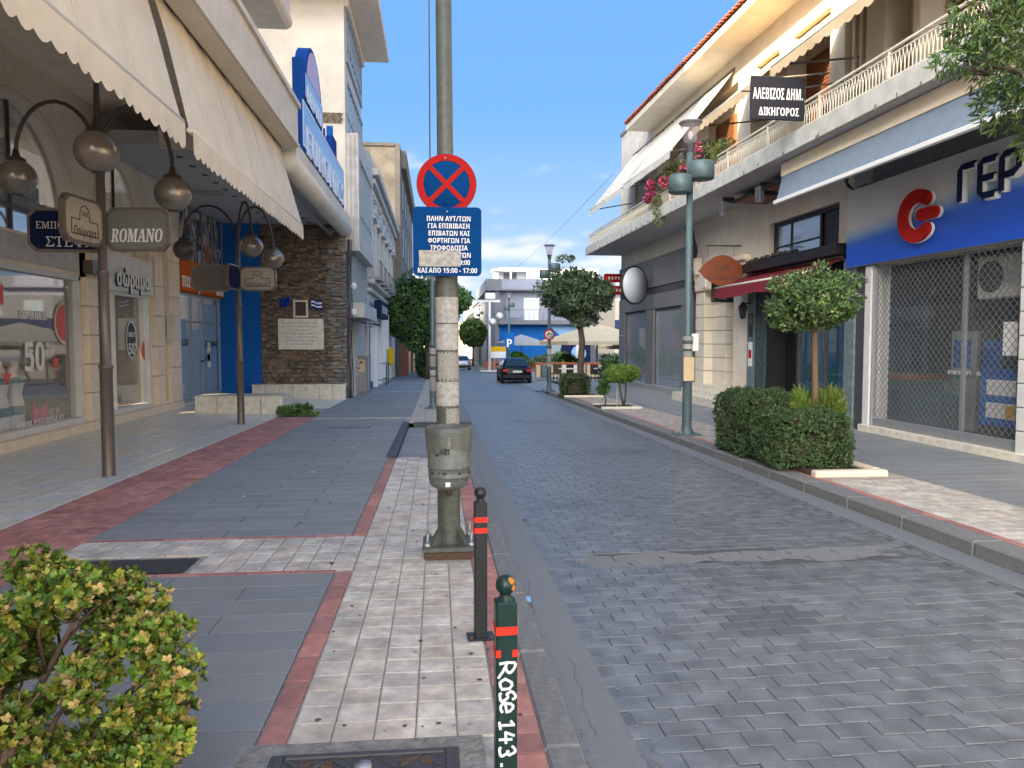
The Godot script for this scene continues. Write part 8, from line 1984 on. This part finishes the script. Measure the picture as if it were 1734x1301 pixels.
func hedge(label: String, at: Vector3, half: Vector3, mid: float, n: int, cols: Array) -> void:
	var g := thing("box_hedge", label, "hedge", at, 0.0, "clipped box hedges on the right")
	var s := st(true); bx(s, Vector3(0, mid, 0), half * 1.86, 0.12); put("inner_twigs", s, M.soil, g)
	var xs := []; var cc := []
	for k in n:
		var p := Vector3(rf(-1, 1), rf(-1, 1), rf(-1, 1)); var ax := rng.randi() % 5
		var d := Vector3.ZERO
		if ax < 2: d.x = -1 if ax == 0 else 1
		elif ax < 4: d.z = -1 if ax == 2 else 1
		else: d.y = 1
		var q := p
		if d.x: q.x = d.x
		if d.y: q.y = d.y
		if d.z: q.z = d.z
		# round the corners off
		var c := q.clamp(Vector3.ONE * -0.72, Vector3.ONE * 0.72); var e := q - c
		if e.length() > 0.28: e = e.normalized() * 0.28
		q = (c + e) * half
		q += Vector3(sin(q.y * 9 + q.z * 5), sin(q.x * 8 + q.z * 7), sin(q.x * 6 + q.y * 7)) * 0.022 + Vector3(sin(q.y * 21 + q.z * 17), sin(q.x * 23 + q.z * 19), sin(q.x * 18 + q.y * 22)) * 0.014 + d * (0.05 * pow(rng.randf(), 6.0))
		xs.append(Transform3D(up_to(d * 0.9 + rdir() * 0.9 + Vector3.UP * 0.4, rf(0, TAU)).scaled(Vector3.ONE * rf(0.022, 0.042)), q + Vector3(0, mid, 0)))
		var col: Color = cols[rng.randi() % cols.size()]; var f := rf(0.7, 1.5); cc.append(Color(col.r * f, col.g * f, col.b * f))
	multi("leaves", sprig_mesh(6, 1.0, 0.5, 1.0, 17), M.leafgreen, xs, cc, g)

# ---------------------------------------------------------------- cars
func car(label: String, at: Vector3, paint: Material) -> void:
	var g := thing("parked_car", label, "car", at, 0.0, "")
	var ring := func(y: float, hw: float, z0: float, z1: float, pw: float) -> Array:
		var out := []
		for k in 36:
			var a := TAU * k / 36; var c := cos(a); var s2 := sin(a)
			out.append(Vector3(signf(c) * pow(absf(c), pw) * hw, y, (z0 + z1) * 0.5 + signf(s2) * pow(absf(s2), pw) * (z1 - z0) * 0.5))
		return out
	var skin := func(rings: Array) -> SurfaceTool:
		var s := st(true)
		for i in rings.size() - 1:
			for k in 36:
				quad(s, rings[i][k], rings[i][(k + 1) % 36], rings[i + 1][(k + 1) % 36], rings[i + 1][k])
		for k in range(1, 35): tri(s, rings[-1][0], rings[-1][k], rings[-1][k + 1])
		return s
	put("body", skin.call([ring.call(0.2, 0.76, -2.0, 1.98, 0.3), ring.call(0.34, 0.84, -2.12, 2.1, 0.28), ring.call(0.56, 0.86, -2.15, 2.14, 0.26), ring.call(0.76, 0.855, -2.12, 2.12, 0.28), ring.call(0.9, 0.82, -2.0, 2.05, 0.3), ring.call(0.95, 0.76, -1.8, 1.98, 0.32)]), paint, g)
	put("cabin", skin.call([ring.call(0.93, 0.77, -1.15, 1.78, 0.3), ring.call(1.2, 0.66, -0.7, 1.42, 0.32), ring.call(1.36, 0.58, -0.4, 1.12, 0.36), ring.call(1.42, 0.46, -0.2, 0.9, 0.4)]), paint, g)
	var s := st(); quad(s, Vector3(-0.6, 0.99, 1.755), Vector3(0.6, 0.99, 1.755), Vector3(0.48, 1.33, 1.235), Vector3(-0.48, 1.33, 1.235)); put("rear_window", s, M.carglass, g)
	for sd in [-1.0, 1.0]:
		s = st(); quad(s, Vector3(sd * 0.775, 0.98, -0.85), Vector3(sd * 0.775, 0.98, 1.35), Vector3(sd * 0.62, 1.31, 0.95), Vector3(sd * 0.62, 1.31, -0.3)); put("side_window", s, M.carglass, g)
		box("tail_light", Vector3(sd * 0.48, 0.66, 2.05), Vector3(sd * 0.81, 0.82, 2.125), M.taillight, g, 0.03)
		box("mirror", Vector3(sd * 0.8, 0.95, -0.7), Vector3(sd * 0.98, 1.07, -0.55), paint, g, 0.04)
		for zz in [-1.3, 1.3]:
			s = st(true); lathe(s, [Vector2(0.2, -0.1), Vector2(0.3, -0.1), Vector2(0.32, -0.06), Vector2(0.32, 0.06), Vector2(0.3, 0.1), Vector2(0.2, 0.1)], 22, Transform3D(Basis(Vector3.BACK, PI / 2), Vector3(sd * 0.76, 0.32, zz))); var w := put("wheel", s, M.rubber, g)
			s = st(true); lathe(s, [Vector2(0, 0.07), Vector2(0.2, 0.09), Vector2(0.21, -0.07), Vector2(0, -0.07)], 14, Transform3D(Basis(Vector3.BACK, -PI / 2 * sd), Vector3(sd * 0.76, 0.32, zz))); put("rim", s, M.steel, w)
	box("bumper", Vector3(-0.78, 0.3, 2.06), Vector3(0.78, 0.5, 2.17), M.rubber, g, 0.04); box("licence_plate", Vector3(-0.26, 0.63, 2.12), Vector3(0.26, 0.75, 2.14), M.letterwarm, g, 0.004)
	s = st(true); tube(s, [Vector3(0.4, 0.24, 2.0), Vector3(0.4, 0.24, 2.16)], 0.035, 8); put("exhaust", s, M.steel, g)

func make_cars() -> void:
	car("black saloon car seen from behind beside the square", Vector3(4.4, gy(-44.1) - 0.125, -44.15), M.carblack)
	car("silver car seen from behind far down the road beside the tall pole", Vector3(2.45, gy(-77) - 0.125, -77.0), M.carsilver)
